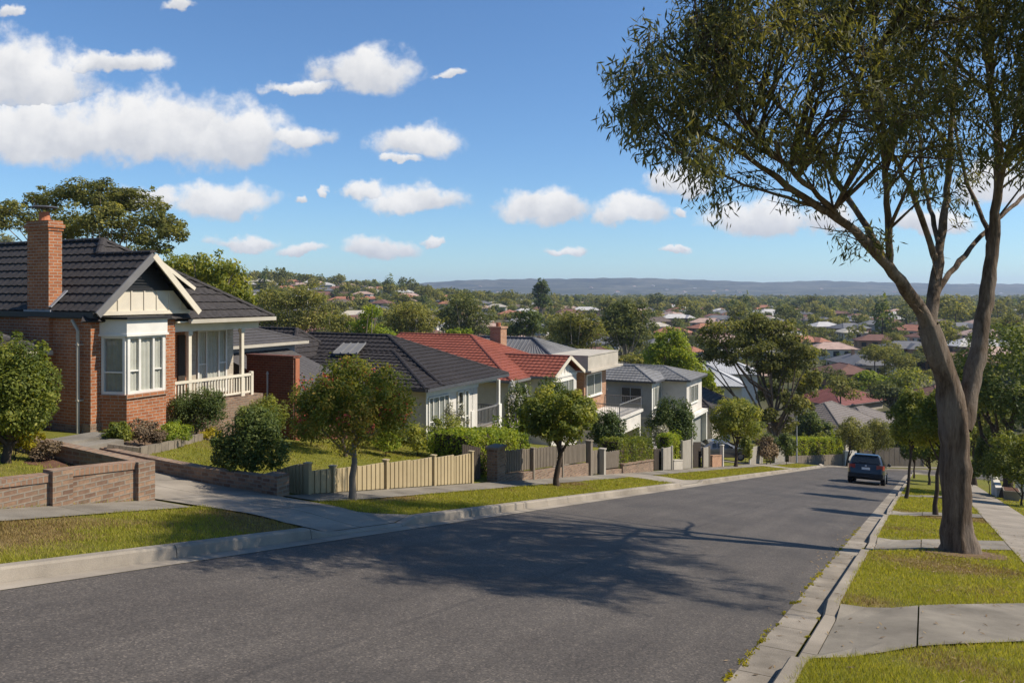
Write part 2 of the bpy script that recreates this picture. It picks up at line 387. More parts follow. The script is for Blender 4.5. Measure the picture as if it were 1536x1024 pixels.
def tube_arr(path, radii, sides=8):
    P = np.asarray(path, float); n = len(P)
    R = np.full(n, radii, float) if np.isscalar(radii) else np.asarray(radii, float)
    Tn = np.gradient(P, axis=0); Tn /= np.linalg.norm(Tn, axis=1)[:, None]+1e-9
    a = np.array([1., 0, 0]) if abs(Tn[0, 0]) < .8 else np.array([0, 1., 0])
    x = np.cross(Tn[0], a); x /= np.linalg.norm(x)
    V = np.zeros((n, sides, 3)); th = np.arange(sides)*2*math.pi/sides
    for i in range(n):
        x = x - Tn[i]*x.dot(Tn[i]); x /= np.linalg.norm(x)+1e-9
        y = np.cross(Tn[i], x)
        V[i] = P[i]+R[i]*(np.cos(th)[:, None]*x+np.sin(th)[:, None]*y)
    i, j = np.meshgrid(np.arange(n-1), np.arange(sides), indexing='ij'); j2 = (j+1) % sides
    F = np.stack([i*sides+j, i*sides+j2, (i+1)*sides+j2, (i+1)*sides+j], -1).reshape(-1, 4)
    return V.reshape(-1, 3), F
def copy_tree(o, loc=None, rz=None, scale=None, label=None, group=None, parent=None):
    c = o.copy(); C.objects.link(c)
    if parent is not None: c.parent = parent
    if loc is not None: c.location = loc
    if rz is not None: c.rotation_euler[2] = rz
    if scale is not None: c.scale = scale if not np.isscalar(scale) else (scale,)*3
    if label: c['label'] = label
    if group: c['group'] = group
    for ch in o.children: copy_tree(ch, parent=c)
    return c
# ------------------------------------------------------------------ sheets laid on the ground
def sheet(name, edge0, edge1, ss, n, lift, mat, gaps=None):
    """a strip between edge0(s) and edge1(s) (offsets from the street line), draped on the terrain"""
    mb = MB(); ss = list(ss)
    pts = []
    for s in ss:
        row = []
        for k in range(n+1):
            w = edge0(s)+(edge1(s)-edge0(s))*k/n
            X, Y = xy(s, w); row.append((X, Y, T(X, Y)+lift))
        pts.append(row)
    V = [p for r in pts for p in r]
    F = [(i*(n+1)+k, i*(n+1)+k+1, (i+1)*(n+1)+k+1, (i+1)*(n+1)+k) for i in range(len(ss)-1) for k in range(n)]
    a = pts[0][0]; b = pts[0][1]; c = pts[1][0]
    if np.cross(np.subtract(b, a), np.subtract(c, a))[2] < 0: F = [f[::-1] for f in F]
    return tag(mb.add(V, F).build(name, mat, uv='sw'), kind='structure')
def slabs(name, corners_fn, s0, s1, step, n, lift, mat, gap=.012, sub=3):
    """separate concrete slabs with open joints"""
    mb = MB(); s = s0
    while s < s1-1e-6:
        e = min(s+step, s1)
        V = []
        for i in range(sub+1):
            t = s+gap/2+(e-s-gap)*i/sub; w0, w1 = corners_fn(t)
            for k in range(n+1):
                w = w0+(w1-w0)*k/n; X, Y = xy(t + (skew_r(w)-skew_r(w0) if False else 0), w); V.append((X, Y, T(X, Y)+lift))
        F = [(i*(n+1)+k, (i+1)*(n+1)+k, (i+1)*(n+1)+k+1, i*(n+1)+k+1) for i in range(sub) for k in range(n)]
        p = [V[j] for j in F[0]]
        if np.cross(np.subtract(p[1], p[0]), np.subtract(p[2], p[0]))[2] < 0: F = [f[::-1] for f in F]
        mb.add(V, F); s = e
    return tag(mb.build(name, mat, uv='sw'), kind='structure')
# ------------------------------------------------------------------ camera, sun, sky
cam = D.objects.new('camera', D.cameras.new('camera')); C.objects.link(cam)
cam.data.sensor_width = 36; cam.data.lens = 36*FOC/1536; cam.data.shift_y = -(512-HOR)/1536
cam.rotation_euler = (math.pi/2, 0, 0); cam.data.clip_start = .1; cam.data.clip_end = 20000
bpy.context.scene.camera = cam
SUN_EL, SUN_AZ = rad(45.5), math.atan2(.995, -.05)
sun = D.objects.new('sun', D.lights.new('sun', 'SUN')); C.objects.link(sun)
sun.data.energy = 5.0; sun.data.angle = rad(.53); sun.data.color = (1, .915, .79)
sv = Vector((math.cos(SUN_EL)*math.sin(SUN_AZ), math.cos(SUN_EL)*math.cos(SUN_AZ), math.sin(SUN_EL)))
sun.rotation_euler = sv.to_track_quat('Z', 'Y').to_euler()
W = D.worlds.new('World'); bpy.context.scene.world = W; W.use_nodes = True
def build_sky():
    nt = W.node_tree; bg = nt.nodes['Background']
    sk = _n(nt, 'ShaderNodeTexSky', sky_type='NISHITA', sun_disc=False, sun_elevation=SUN_EL, sun_rotation=SUN_AZ, altitude=100, air_density=1.0, dust_density=.0, ozone_density=1.2)
    L = nt.links.new
    d = _co(nt, 'Generated')
    def M(op, a, b=None, c=None, clamp=False):
        n = _n(nt, 'ShaderNodeMath', operation=op, use_clamp=clamp)
        for i, x in enumerate((a, b, c)):
            if x is None: continue
            if isinstance(x, (int, float)): n.inputs[i].default_value = x
            else: L(x, n.inputs[i])
        return n.outputs[0]
    def VM(op, a, b=None, c=None):
        n = _n(nt, 'ShaderNodeVectorMath', operation=op)
        for i, x in enumerate((a, b, c)):
            if x is None: continue
            if isinstance(x, tuple): n.inputs[i].default_value = x
            else: L(x, n.inputs[i])
        return n.outputs['Value'] if op == 'LENGTH' else n.outputs[0]
    sp = _n(nt, 'ShaderNodeSeparateXYZ'); L(d, sp.inputs[0])
    yy = M('MAXIMUM', sp.outputs[1], .05)
    cb = _n(nt, 'ShaderNodeCombineXYZ'); L(M('DIVIDE', sp.outputs[0], yy), cb.inputs[0]); L(M('DIVIDE', sp.outputs[2], yy), cb.inputs[1])
    p0 = cb.outputs[0]
    wn = _n(nt, 'ShaderNodeTexNoise', i_Scale=9., i_Detail=6., i_Roughness=.62); L(p0, wn.inputs['Vector'])
    wn2 = _n(nt, 'ShaderNodeTexNoise', i_Scale=34., i_Detail=5., i_Roughness=.6); L(p0, wn2.inputs['Vector'])
    warp = VM('MULTIPLY_ADD', wn.outputs['Color'], (.085, .05, 0), (-.0425, -.025, 0))
    warp2 = VM('MULTIPLY_ADD', wn2.outputs['Color'], (.026, .02, 0), (-.013, -.01, 0))
    p = VM('ADD', VM('ADD', p0, warp), warp2)
    clouds = [(15, 125, 125, 80), (75, 205, 160, 72), (235, 205, 165, 75), (340, 212, 125, 62), (455, 212, 58, 24), (175, 95, 85, 24),
              (548, 112, 82, 46), (450, 130, 55, 13), (680, 112, 26, 9), (628, 220, 72, 36), (596, 243, 30, 10), (335, 305, 78, 34), (368, 362, 46, 15),
              (440, 306, 15, 8), (625, 306, 76, 26), (540, 290, 34, 16), (490, 292, 10, 9), (820, 318, 80, 34), (945, 322, 54, 30), (575, 374, 56, 22),
              (1022, 276, 62, 32), (1150, 334, 92, 32), (1245, 334, 50, 26), (1500, 285, 80, 44), (1400, 340, 70, 22), (660, 362, 14, 9), (840, 374, 34, 10),
              (455, 372, 40, 10), (1015, 318, 11, 10), (225, 300, 50, 22), (270, 10, 26, 12), (1010, 378, 26, 7), (8, 15, 22, 14), (1640, 180, 110, 50), (-190, 120, 130, 60)]
    f = None; hgt = None
    for (cx, cy, rx, ry) in clouds:
        c = ((cx-768)/1200, (440-cy)/1200, 0)
        v = VM('MULTIPLY', VM('SUBTRACT', p, c), (1200/(rx*1.18), 1200/(ry*1.18), 0))
        v = VM('MAXIMUM', v, VM('MULTIPLY', v, (1, -1.7, 0)))      # flat undersides
        l = VM('LENGTH', v)
        s = _n(nt, 'ShaderNodeSeparateXYZ'); L(VM('SUBTRACT', p, c), s.inputs[0]); h = M('MULTIPLY', s.outputs[1], 1200/ry)
        if f is None: f, hgt = l, h
        else:
            lt = M('LESS_THAN', l, f)
            hgt = M('MULTIPLY_ADD', lt, M('SUBTRACT', h, hgt), hgt)
            f = M('SMOOTH_MIN', l, f, .12)
    n3 = _n(nt, 'ShaderNodeTexNoise', i_Scale=26., i_Detail=7., i_Roughness=.58); L(p0, n3.inputs['Vector'])
    dens = M('ADD', M('SUBTRACT', 1., f), M('ADD', M('MULTIPLY_ADD', n3.outputs['Fac'], 1.15, -.58), M('MULTIPLY_ADD', wn.outputs['Fac'], .5, -.25)))
    dens = M('MULTIPLY', dens, M('GREATER_THAN', sp.outputs[1], .05))
    mr = _n(nt, 'ShaderNodeMapRange', interpolation_type='SMOOTHSTEP', i_1=.0, i_2=.48); L(dens, mr.inputs[0])
    cover = M('MULTIPLY', mr.outputs[0], .97)
    # thick cores and tops are white, thin undersides are grey
    n4 = _n(nt, 'ShaderNodeTexNoise', i_Scale=15., i_Detail=5., i_Roughness=.55); L(p0, n4.inputs['Vector'])
    sh = M('ADD', M('MULTIPLY_ADD', hgt, .8, .3), M('ADD', M('MULTIPLY_ADD', n4.outputs['Fac'], 1.5, -.75), M('MULTIPLY_ADD', wn2.outputs['Fac'], .7, -.35)))
    mr2 = _n(nt, 'ShaderNodeMapRange', interpolation_type='SMOOTHSTEP', i_1=-.35, i_2=1.); L(sh, mr2.inputs[0])
    ccol = _mix(nt, mr2.outputs[0], (4.7, 4.85, 5.2), (7.6, 7.5, 7.35))
    col = _mix(nt, cover, _mix(nt, 1., sk.outputs[0], SKY_GAIN, 'MULTIPLY'), ccol)
    L(col, bg.inputs[0]); bg.inputs[1].default_value = .097
EXPOSURE = .42
SKY_GAIN = (.605, .84, 1.08)
build_sky(); W.cycles.sampling_method = 'MANUAL'; W.cycles.sample_map_resolution = 512
vs = bpy.context.scene.view_settings; vs.view_transform = 'Standard'; vs.look = 'None'; vs.exposure = EXPOSURE; vs.gamma = 1
# ------------------------------------------------------------------ ground
def fbm(x, y, seed=0):
    r = np.random.RandomState(seed); o = 0
    for k in range(6):
        a = r.uniform(0, 6.28); f = .35*1.75**k; ph = r.uniform(0, 6.28, 2)
        o = o + (np.sin((x*math.cos(a)+y*math.sin(a))*f*2+ph[0])*np.sin((y*math.cos(a)-x*math.sin(a))*f*2+ph[1]))/1.35**k
    return o/2.2
DRY = []
for px, py, r, a in [(20, 797, .7, .6), (-60, 812, 1.1, .7), (150, 785, .5, .25), (450, 798, .9, .9), (380, 775, .6, .5), (540, 745, 1., .8), (845, 724, .8, .7),
                     (1400, 776, 1.3, .8), (1330, 792, .9, .5), (1480, 780, 1., .8), (1400, 850, 1., .6), (1300, 905, .5, .6), (1480, 890, .6, .35), (1420, 1000, .5, .4), (660, 775, .8, .3)]:
    vl = 628+.0808*(px-768); Y = FOC*1.9/(py-vl); DRY.append(((px-768)/FOC*Y, Y, r, a))
def dryness(X, Y):
    d = .25+.36*fbm(X, Y, 3)+.16*fbm(X*2.7, Y*2.7, 5)
    for x, y, r, a in DRY: d = d + a*np.exp(-((X-x)**2+(Y-y)**2)/(r*r))
    return np.clip(d, 0, 1)
def build_ground():
    ss = np.concatenate([np.arange(-14, 9.1, .25), [9.22, 9.26], np.arange(9.45, 11.6, .2), [11.72, 11.76], np.arange(11.95, 36, .25), np.arange(36, 111, 1.)])
    ws = np.concatenate([np.arange(-46, -22, 3), np.arange(-22, -14, .5), np.arange(-14, -11.8, .25), [-11.73, -11.71], np.arange(-11.5, -8.15, .25), [-8.1, -8.075, -8.065, -7.9, -6., -4.6, -3, -1.3, -1.0, -.985, -.975, -.95], np.arange(-.85, 3.6, .25), [4, 4.6, 5.4, 7, 10, 14, 20, 30]])
    S, Wg = np.meshgrid(ss, ws, indexing='ij'); X, Y = xy(S, Wg); Z = terrain(X, Y)
    Z = Z + np.where((Wg < -8.3) | (Wg > -.8), .012*fbm(X*2, Y*2, 9), 0)*(S < 60)
    V = np.stack([X, Y, Z], -1).reshape(-1, 3); n = len(ws)
    i, j = np.meshgrid(np.arange(len(ss)-1), np.arange(n-1), indexing='ij')
    F = np.stack([i*n+j, i*n+j+1, (i+1)*n+j+1, (i+1)*n+j], -1).reshape(-1, 4)
    Rr = np.geomspace(14, 9500, 90); A = np.radians(np.concatenate([np.arange(-78, 78.1, 1.2), np.arange(84, 282.1-5, 6)]))
    RR, AA = np.meshgrid(Rr, A, indexing='ij'); X2, Y2 = RR*np.sin(AA), RR*np.cos(AA); Z2 = terrain(X2, Y2)
    s2, w2 = sw(X2, Y2); ins = (s2 > -13) & (s2 < 108) & (w2 > -44) & (w2 < 28)
    Z2 = np.where(ins, Z2-.6, Z2)
    V2 = np.stack([X2, Y2, Z2], -1).reshape(-1, 3); m = len(A); o = len(V)
    i, j = np.meshgrid(np.arange(len(Rr)-1), np.arange(m), indexing='ij'); j2 = (j+1) % m
    F2 = np.stack([i*m+j, i*m+j2, (i+1)*m+j2, (i+1)*m+j], -1).reshape(-1, 4)
    F2 = F2[~ins.ravel()[F2].all(1)]
    def up(V, F):
        a, b, c = V[F[:, 0]], V[F[:, 1]], V[F[:, 2]]; f = np.cross(b-a, c-a)[:, 2] < 0
        F[f] = F[f][:, ::-1]; return F
    VV = np.concatenate([V, V2]); FF = up(VV, np.concatenate([F, F2+o]))
    me = np_mesh('ground', VV, FF, 'grass_ground', smooth=True)
    a = me.attributes.new('dry', 'FLOAT', 'POINT'); a.data.foreach_set('value', dryness(VV[:, 0], VV[:, 1]).astype(np.float32))
    tag(link('ground', me), kind='structure')
build_ground()
def hills():
    px = [-2500, -400, 200, 560, 640, 700, 800, 900, 980, 1050, 1150, 1230, 1300, 1400, 1536, 1900, 3500]
    py = [430, 430, 430, 429, 424.5, 420, 418, 417, 417.5, 420, 423, 421, 423, 425, 426, 429, 431]
    az = np.linspace(-1.9, 1.9, 420); k = np.interp(az*FOC+768, px, py)
    rows = [(2300, 0), (2700, .08), (3000, .3), (3300, .42), (3600, .62), (3900, .92), (4100, 1), (4600, .9), (5400, .3)]
    V = []
    for Yd, f in rows:
        X = az*Yd; top = (HOR-k)/FOC*4100
        z = -17+(top+17)*f + (5*np.sin(X*.006+Yd)+4*np.sin(X*.013+Yd*2))*(.2+f*(1-f)*2) + (1.5*np.sin(X*.05+Yd)+1.2*np.sin(X*.083))*f
        V.append(np.stack([X, np.full_like(X, Yd), z], -1))
    V = np.concatenate(V); n = len(az)
    i, j = np.meshgrid(np.arange(len(rows)-1), np.arange(n-1), indexing='ij')
    F = np.stack([i*n+j, i*n+j+1, (i+1)*n+j+1, (i+1)*n+j], -1).reshape(-1, 4)
    m, nt, b = _new('hill_scrub')
    g = _n(nt, 'ShaderNodeNewGeometry').outputs['Position']
    col = _ramp(nt, _noise(nt, g, .006, 8, .75), [(.36, (.012, .022, .015)), (.5, (.035, .046, .026)), (.57, (.1, .1, .07)), (.64, (.03, .04, .022))])
    nt.links.new(col, b.inputs['Base Color']); b.inputs['Roughness'].default_value = 1; MATS['hill_scrub'] = m
    tag(link('hills', np_mesh('hills', V, F, 'hill_scrub', smooth=True)), kind='structure')
hills()
# ------------------------------------------------------------------ road, kerbs, paths
S_ALL = np.concatenate([np.arange(-13, 60, 1.), np.arange(60, 74.1, 1.)])
sheet('road', lambda s: -7.73, lambda s: -1.41, S_ALL, 6, .05, 'asphalt')
def end_bend():
    degs = list(np.arange(0, 90.1, 3.75))
    def strip(name, R0, R1, lift, mat, n, run=45., top=None):
        mb = MB(); rows = []
        for d in degs: rows.append([bend(R0+(R1-R0)*k/n, d) for k in range(n+1)])
        for r in np.arange(3, run, 3): rows.append([xy(BS+R0+(R1-R0)*k/n, BW+r) for k in range(n+1)])
        V = [(x, y, T(x, y)+lift) for row in rows for x, y in row]; m = n+1
        mb.add(V, [(i*m+k, (i+1)*m+k, (i+1)*m+k+1, i*m+k+1) for i in range(len(rows)-1) for k in range(n)])
        if top is not None:
            W_ = [(x, y, z-lift-.06) for x, y, z in V]; o = len(mb.v); mb.add(W_, []); L = len(rows)
            mb.f += [[i*m, i*m+o, (i+1)*m+o, (i+1)*m] for i in range(L-1)]+[[i*m+n, (i+1)*m+n, (i+1)*m+n+o, i*m+n+o] for i in range(L-1)]; mb.m += [0]*(2*(L-1))
        tag(mb.build(name, mat, uv='sw'), kind='structure')
    ri, ro = BW+1.41, BW+7.73
    strip('road', ri, ro, .055, 'asphalt', 6)
    strip('gutter', ri-.34, ri-.005, .062, 'concrete', 1); strip('gutter', ro+.005, ro+.27, .062, 'concrete', 1)
    strip('kerb', ri-.5, ri-.345, .15, 'concrete', 1, top=1); strip('kerb', ro+.275, ro+.44, .15, 'concrete', 1, top=1)
    strip('footpath', BW+10.3, BW+11.5, .03, 'concrete_dark', 2)
end_bend()
rk = random.Random(4)
def kerb(side):
    mb = MB(); s = -12.
    while s < 73.9:
        e = min(74., s+(2.35 if side < 0 else 2.0)*(1 if s < 14 or side > 0 else .55)+rk.uniform(-.05, .05)); g = .012
        st = np.linspace(s+g/2, e-g/2, 7)
        prof = []
        for t in st:
            wf = -8.0 if side < 0 else -1.06; q = -1 if side < 0 else 1
            zt = T(*xy(t, wf+q*.13))+.022; zr = slope_z(t)-.05
            prof.append([(wf-q*.012, zr), (wf+q*.012, max(zr+.06, zt-.025)), (wf+q*.035, max(zr+.062, zt)), (wf+q*.165, max(zr+.062, zt)), (wf+q*.17, zr)])
        V = []
        for t, pr in zip(st, prof):
            for w, z in pr: X, Y = xy(t, w); V.append((X, Y, float(z)))
        F = []
        for i in range(6):
            for k in range(4):
                f = (i*5+k, i*5+k+1, (i+1)*5+k+1, (i+1)*5+k); F.append(f if side > 0 else f[::-1])
        F += [tuple(range(5))[::-1] if side > 0 else tuple(range(5)), tuple(range(30, 35)) if side > 0 else tuple(range(30, 35))[::-1]]
        mb.add(V, F); s = e
    tag(mb.build('kerb', 'concrete', uv='sw'), kind='structure')
kerb(-1); kerb(1)
slabs('gutter', lambda s: (-7.985, -7.72), -12, 74, 2.35, 1, .056, 'concrete', .014, 5)
slabs('gutter', lambda s: (-1.43, -1.075), -12, 74, 1.0, 1, .056, 'concrete_worn', .012, 3)
def path_left(s):
    t = float(sstep((s-8.5)/5)); return (-11.58+.55*t, -10.62+.6*t)
slabs('footpath', path_left, -12, 9.2, 1.5, 3, .022, 'concrete_dark', .01, 4)
slabs('footpath', path_left, 11.8, 74, 1.5, 3, .022, 'concrete_dark', .01, 4)
slabs('footpath', lambda s: (1.6, 2.95), -12, 74, 1.4, 3, .022, 'concrete', .012, 4)
def driveway_left(a0, a1, b0, b1, w_in, steps):
    """driveway from the kerb opening (a0..a1) to the boundary (b0..b1) and on to w_in"""
    mb = MB(); ws = [-8.175]+list(np.arange(-8.45, w_in-.01, -.3)); n = 6
    def row(w):
        t = float(np.clip((-8.1-w)/3.9, 0, 1)); fl = .45*max(0, 1-(-8.1-w)/1.0)
        return a0+(b0-a0)*t-fl, a1+(b1-a1)*t+fl
    for a, b in zip(steps[:-1], steps[1:]):
        sel = [w for w in ws if b+.008 < w < a-.008]; sel = [a-.008]+sel+[b+.008]
        for h in range(2):
            V = []
            for w in sel:
                p, q = row(w); m_ = (p+q)/2
                lo, hi = (p, m_-.008) if h == 0 else (m_+.008, q)
                for k in range(n+1):
                    s = lo+(hi-lo)*k/n; X, Y = xy(s, w); V.append((X, Y, T(X, Y)+.026))
            F = [(i*(n+1)+k, i*(n+1)+k+1, (i+1)*(n+1)+k+1, (i+1)*(n+1)+k) for i in range(len(sel)-1) for k in range(n)]
            p = [V[j] for j in F[0]]
            if np.cross(np.subtract(p[1], p[0]), np.subtract(p[2], p[0]))[2] < 0: F = [f[::-1] for f in F]
            mb.add(V, F)
    tag(mb.build('driveway', 'concrete', uv='sw'), kind='structure')
driveway_left(9.55, 11.4, 9.3, 11.7, -20, [-8.17, -9.8, -11.5, -13.6, -16, -20])
driveway_left(29.4, 32.2, 29.2, 31.6, -16, [-8.17, -9.8, -11.4, -16])
driveway_left(57.5, 61, 57.5, 61, -19, [-8.17, -9.8, -11.4, -15, -19])
def crossing_right(a, b):
    mb = MB(); n = 5
    ws = list(np.linspace(-.89, 1.59, 10))
    cuts = [(0, 3), (3, 9)]
    for c0, c1 in cuts:
        V = []; sel = ws[c0:c1+1]; sel[0] += .008; sel[-1] -= .008
        for w in sel:
            fl = .3*max(0, 1-(w+1)/.8)
            for k in range(n+1):
                s = a-fl+(b-a+2*fl)*k/n+skew_r(w); X, Y = xy(s, w); V.append((X, Y, T(X, Y)+.024))
        mb.add(V, [(i*(n+1)+k, (i+1)*(n+1)+k, (i+1)*(n+1)+k+1, i*(n+1)+k+1) for i in range(len(sel)-1) for k in range(n)])
    tag(mb.build('driveway', 'concrete_dark', uv='sw'), kind='structure')
for a, b in CROSS_R: crossing_right(a, b)
# ------------------------------------------------------------------ grass
def grass(name, s0, s1, w0, w1, ok, dens, seed, hmin=.03, hmax=.065):
    r = np.random.RandomState(seed); out = []
    ns = max(1, int((s1-s0)/1.5)); eds = np.linspace(s0, s1, ns+1)
    for a, b in zip(eds[:-1], eds[1:]):
        d = dens((a+b)/2); n = int((b-a)*(w1-w0)*d)
        s = r.uniform(a, b, n); w = r.uniform(w0, w1, n); k = ok(s, w); out.append(np.stack([s[k], w[k]], 1))
    q = np.concatenate(out); X, Y = xy(q[:, 0], q[:, 1]); n = len(q)
    Z = terrain(X, Y)-.008
    dist = np.hypot(X, Y); dry = dryness(X, Y)
    h = r.uniform(hmin, hmax, n)*(1.15-.5*dry)*(1+.35*fbm(X*3, Y*3, 2)); wd = .0034*np.maximum(1, dist/7)
    a = r.uniform(0, 2*math.pi, n); lean = r.uniform(.2, .9, n)*h; la = r.uniform(0, 2*math.pi, n)
    B = np.stack([X, Y, Z], 1); sd = np.stack([np.cos(a)*wd, np.sin(a)*wd, 0*a], 1)
    tip = B+np.stack([np.cos(la)*lean, np.sin(la)*lean, h], 1)
    V = np.stack([B-sd, B+sd, tip], 1).reshape(-1, 3); F = np.arange(3*n).reshape(-1, 3)
    tint = np.clip(r.normal(.45, .17, n)-.12*fbm(X*2, Y*2, 8), 0, 1)
    me = np_mesh(name, V, F, ['grass_blade', 'grass_dry'], tint, midx=(r.uniform(0, 1, n) < np.clip((dry-.34)*2.2, .05, .95)).astype(int))
    tag(link(name, me), kind='stuff')
def in_cross(s, w, lst, skew, pad=-.05):
    k = np.zeros(len(s), bool)
    for a, b in lst:
        s2 = s-(skew_r(w) if skew else 0); fl = (.3*np.clip(1-(w+1)/.8, 0, 1) if skew else .5*np.clip(1-(-8.1-w)/1.0, 0, 1))
        aa, bb = a, b
        if not skew and a < 12:
            t = np.clip((-8.1-w)/3.9, 0, 1); aa, bb = 9.55-.25*t, 11.4+.3*t
        k |= (s2 > aa-fl-pad) & (s2 < bb+fl+pad)
    return k
def pl(s):
    t = sstep((s-8.5)/5); return -11.58+.55*t, -10.62+.6*t
fall = lambda near, k: (lambda s: near/(1+(max(s, 0)/k)**2))
grass('grass', 3.2, 46, -.93, 1.65, lambda s, w: ~in_cross(s, w, CROSS_R, True), lambda s: 4200/(1+(s/11.)**2.2), 1)
grass('grass', -1, 72, -10.9, -8.19, lambda s, w: (w > pl(s)[1]-.05) & ~in_cross(s, w, CROSS_L, False), lambda s: 2600/(1+(max(s, 0)/14.)**2), 2)
grass('grass', -1, 9.2, -11.7, -11.5, lambda s, w: (w < pl(s)[0]+.03), lambda s: 900, 3, .03, .1)
grass('grass', 11.95, 34, -18.5, -11.3, lambda s, w: (w < -11.75), lambda s: 520/(1+(s/24.)**2), 4)
grass('grass', 14, 50, 2.95, 5.6, lambda s, w: w > 2.94, lambda s: 500/(1+(s/20.)**2), 5)
grass('grass', 3, 9.15, -15.2, -12., lambda s, w: w < -12.6, lambda s: 500, 6)
# ------------------------------------------------------------------ house-building helpers
def tile_plane(mb, A, B, Tb, Ta, course=.34, tw=.3, amp=.03, lip=.035, kind='tile', right=None):
    """courses of tiles on a roof plane; A, B = eave left to right seen from outside, Ta, Tb = the ridge above them"""
    A, B, Ta, Tb = (np.array(p, float) for p in (A, B, Ta, Tb))
    e = B-A; L = np.linalg.norm(e); e = e/L
    m = (Ta+Tb)/2-A; m = m-e*m.dot(e); h = np.linalg.norm(m); up = m/h; n = np.cross(e, up)
    if n[2] < 0: n = -n
    xa, xb = (Ta-A).dot(e), (Tb-A).dot(e)
    if kind == 'tile': per = 4; prof = [0, .75, 1., .55]; step = tw/per
    elif kind == 'flat': per = 1; prof = [0]; step = .9
    else: per = 4; prof = [0, 0, 0, 1.]; step = tw/per
    nc = max(1, int(round(h/course)))
    V = []; F = []
    lo, hi = min(0, xa), max(L, xb)
    xs = np.arange(math.floor(lo/step), math.ceil(hi/step)+1)
    hs = np.array([prof[int(i) % per]*amp for i in xs]); xs = xs*step
    for j in range(nc):
        rows = []
        for t, off in ((j/nc, 0), (j/nc, lip), ((j+1)/nc, 0.004)):
            xl, xr = xa*t, (L+(xb-L)*t if right is None else right(j, t))
            k = (xs > xl+1e-4) & (xs < xr-1e-4)
            rows.append((t, off, xl, xr))
        # use one set of columns for the course: those inside at its lower edge, clamped above
        xl0, xr0 = rows[0][2], rows[0][3]
        x = np.concatenate([[xl0], xs[(xs > xl0+1e-4) & (xs < xr0-1e-4)], [xr0]])
        hh = np.interp(x, xs, hs)
        o = len(V); c = len(x)
        for t, off, xl, xr in rows:
            xx = np.clip(x, xl, max(xl, xr))
            f = 1. if off == lip else (.6 if off == 0.004 else 0.)
            for q, z in zip(xx, hh): V.append(A+e*q+up*(h*t)+n*(off+z*f))
        for r in range(2):
            for i in range(c-1): F.append((o+r*c+i, o+r*c+i+1, o+(r+1)*c+i+1, o+(r+1)*c+i))
    mb.add(V, F)
def ridge_caps(mb, a, b, r=.12, seg=.36, lift=.02):
    a = np.array(a, float); b = np.array(b, float); L = np.linalg.norm(b-a); n = max(1, int(L/seg)); d = (b-a)/L
    side = np.cross(d, (0, 0, 1)); side /= np.linalg.norm(side); up = np.cross(side, d)
    for k in range(n):
        p = a+d*(L*k/n); q = a+d*(L*(k+1)/n+.03); V = []
        for c, rr in ((p, r), (q, r*.86)):
            for i in range(6):
                t = math.pi*i/5; V.append(c+side*(rr*math.cos(t))+up*(rr*.75*math.sin(t)-.02+lift))
        mb.add(V, [(i, i+1, 7+i, 6+i) for i in range(5)]+[(0, 1, 2, 3, 4, 5), (11, 10, 9, 8, 7, 6)])
def seg_pt(p0, p1):
    a = np.array(p0[:2], float); b = np.array(p1[:2], float); L = np.linalg.norm(b-a); e = (b-a)/L; n = np.array([e[1], -e[0]])
    return (lambda t, d, z: (*(a+e*t+n*d), z)), L
def sbox(mb, pt, t0, t1, d0, d1, z0, z1):
    r = [(t0, d1), (t1, d1), (t1, d0), (t0, d0)]
    mb.box8([pt(t, d, z0) for t, d in r], [pt(t, d, z1) for t, d in r])
def window(parent, p0, p1, z0, z1, mull=(), rail=(), fw=.06, dep=.09, frame='white_paint', curtain='curtain', cover=(0, 1), sill=True, name='window', label=None):
    """p0 -> p1 runs left to right as seen from outside the wall"""
    pt, L = seg_pt(p0, p1); mb = MB()
    sbox(mb, pt, 0, fw, .003, dep, z0, z1); sbox(mb, pt, L-fw, L, .003, dep, z0, z1)
    sbox(mb, pt, fw, L-fw, .003, dep, z0, z0+fw); sbox(mb, pt, fw, L-fw, .003, dep, z1-fw, z1)
    for m in mull: sbox(mb, pt, m*L-fw*.42, m*L+fw*.42, .003, dep-.008, z0+fw, z1-fw)
    for a, b, f in rail: sbox(mb, pt, a*L+fw*.3, b*L-fw*.3, .003, dep-.014, z0+(z1-z0)*f-.02, z0+(z1-z0)*f+.02)
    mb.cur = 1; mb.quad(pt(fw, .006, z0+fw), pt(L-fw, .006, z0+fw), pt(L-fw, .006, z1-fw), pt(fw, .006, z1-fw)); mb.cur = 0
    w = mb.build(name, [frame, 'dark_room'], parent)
    if label: w['label'] = label
    if sill:
        s = MB(); sbox(s, pt, -.04, L+.04, .0, dep+.05, z0-.05, z0-.002); s.build('sill', frame, w)
    if curtain:
        c = MB(); t = np.linspace(fw+(L-2*fw)*cover[0], fw+(L-2*fw)*cover[1], max(8, int(L/.035)))
        dd = .03+.014*np.sin(t*46)+.006*np.sin(t*17+1)
        V = [pt(a, d, z0+fw) for a, d in zip(t, dd)]+[pt(a, d, z1-fw) for a, d in zip(t, dd)]; n = len(t)
        c.add(V, [(i, i+1, n+i+1, n+i) for i in range(n-1)]); c.build('curtain', curtain, w, smooth=True)
    g = MB(); g.quad(pt(fw*.6, dep*.68, z0+fw*.6), pt(L-fw*.6, dep*.68, z0+fw*.6), pt(L-fw*.6, dep*.68, z1-fw*.6), pt(fw*.6, dep*.68, z1-fw*.6))
    g.build('pane', 'window_glass', w); return w
def gutter(mb, a, b, h=.12, w=.12): mb.bar(np.add(a, (0, 0, -h*.4)), np.add(b, (0, 0, -h*.4)), w, h)
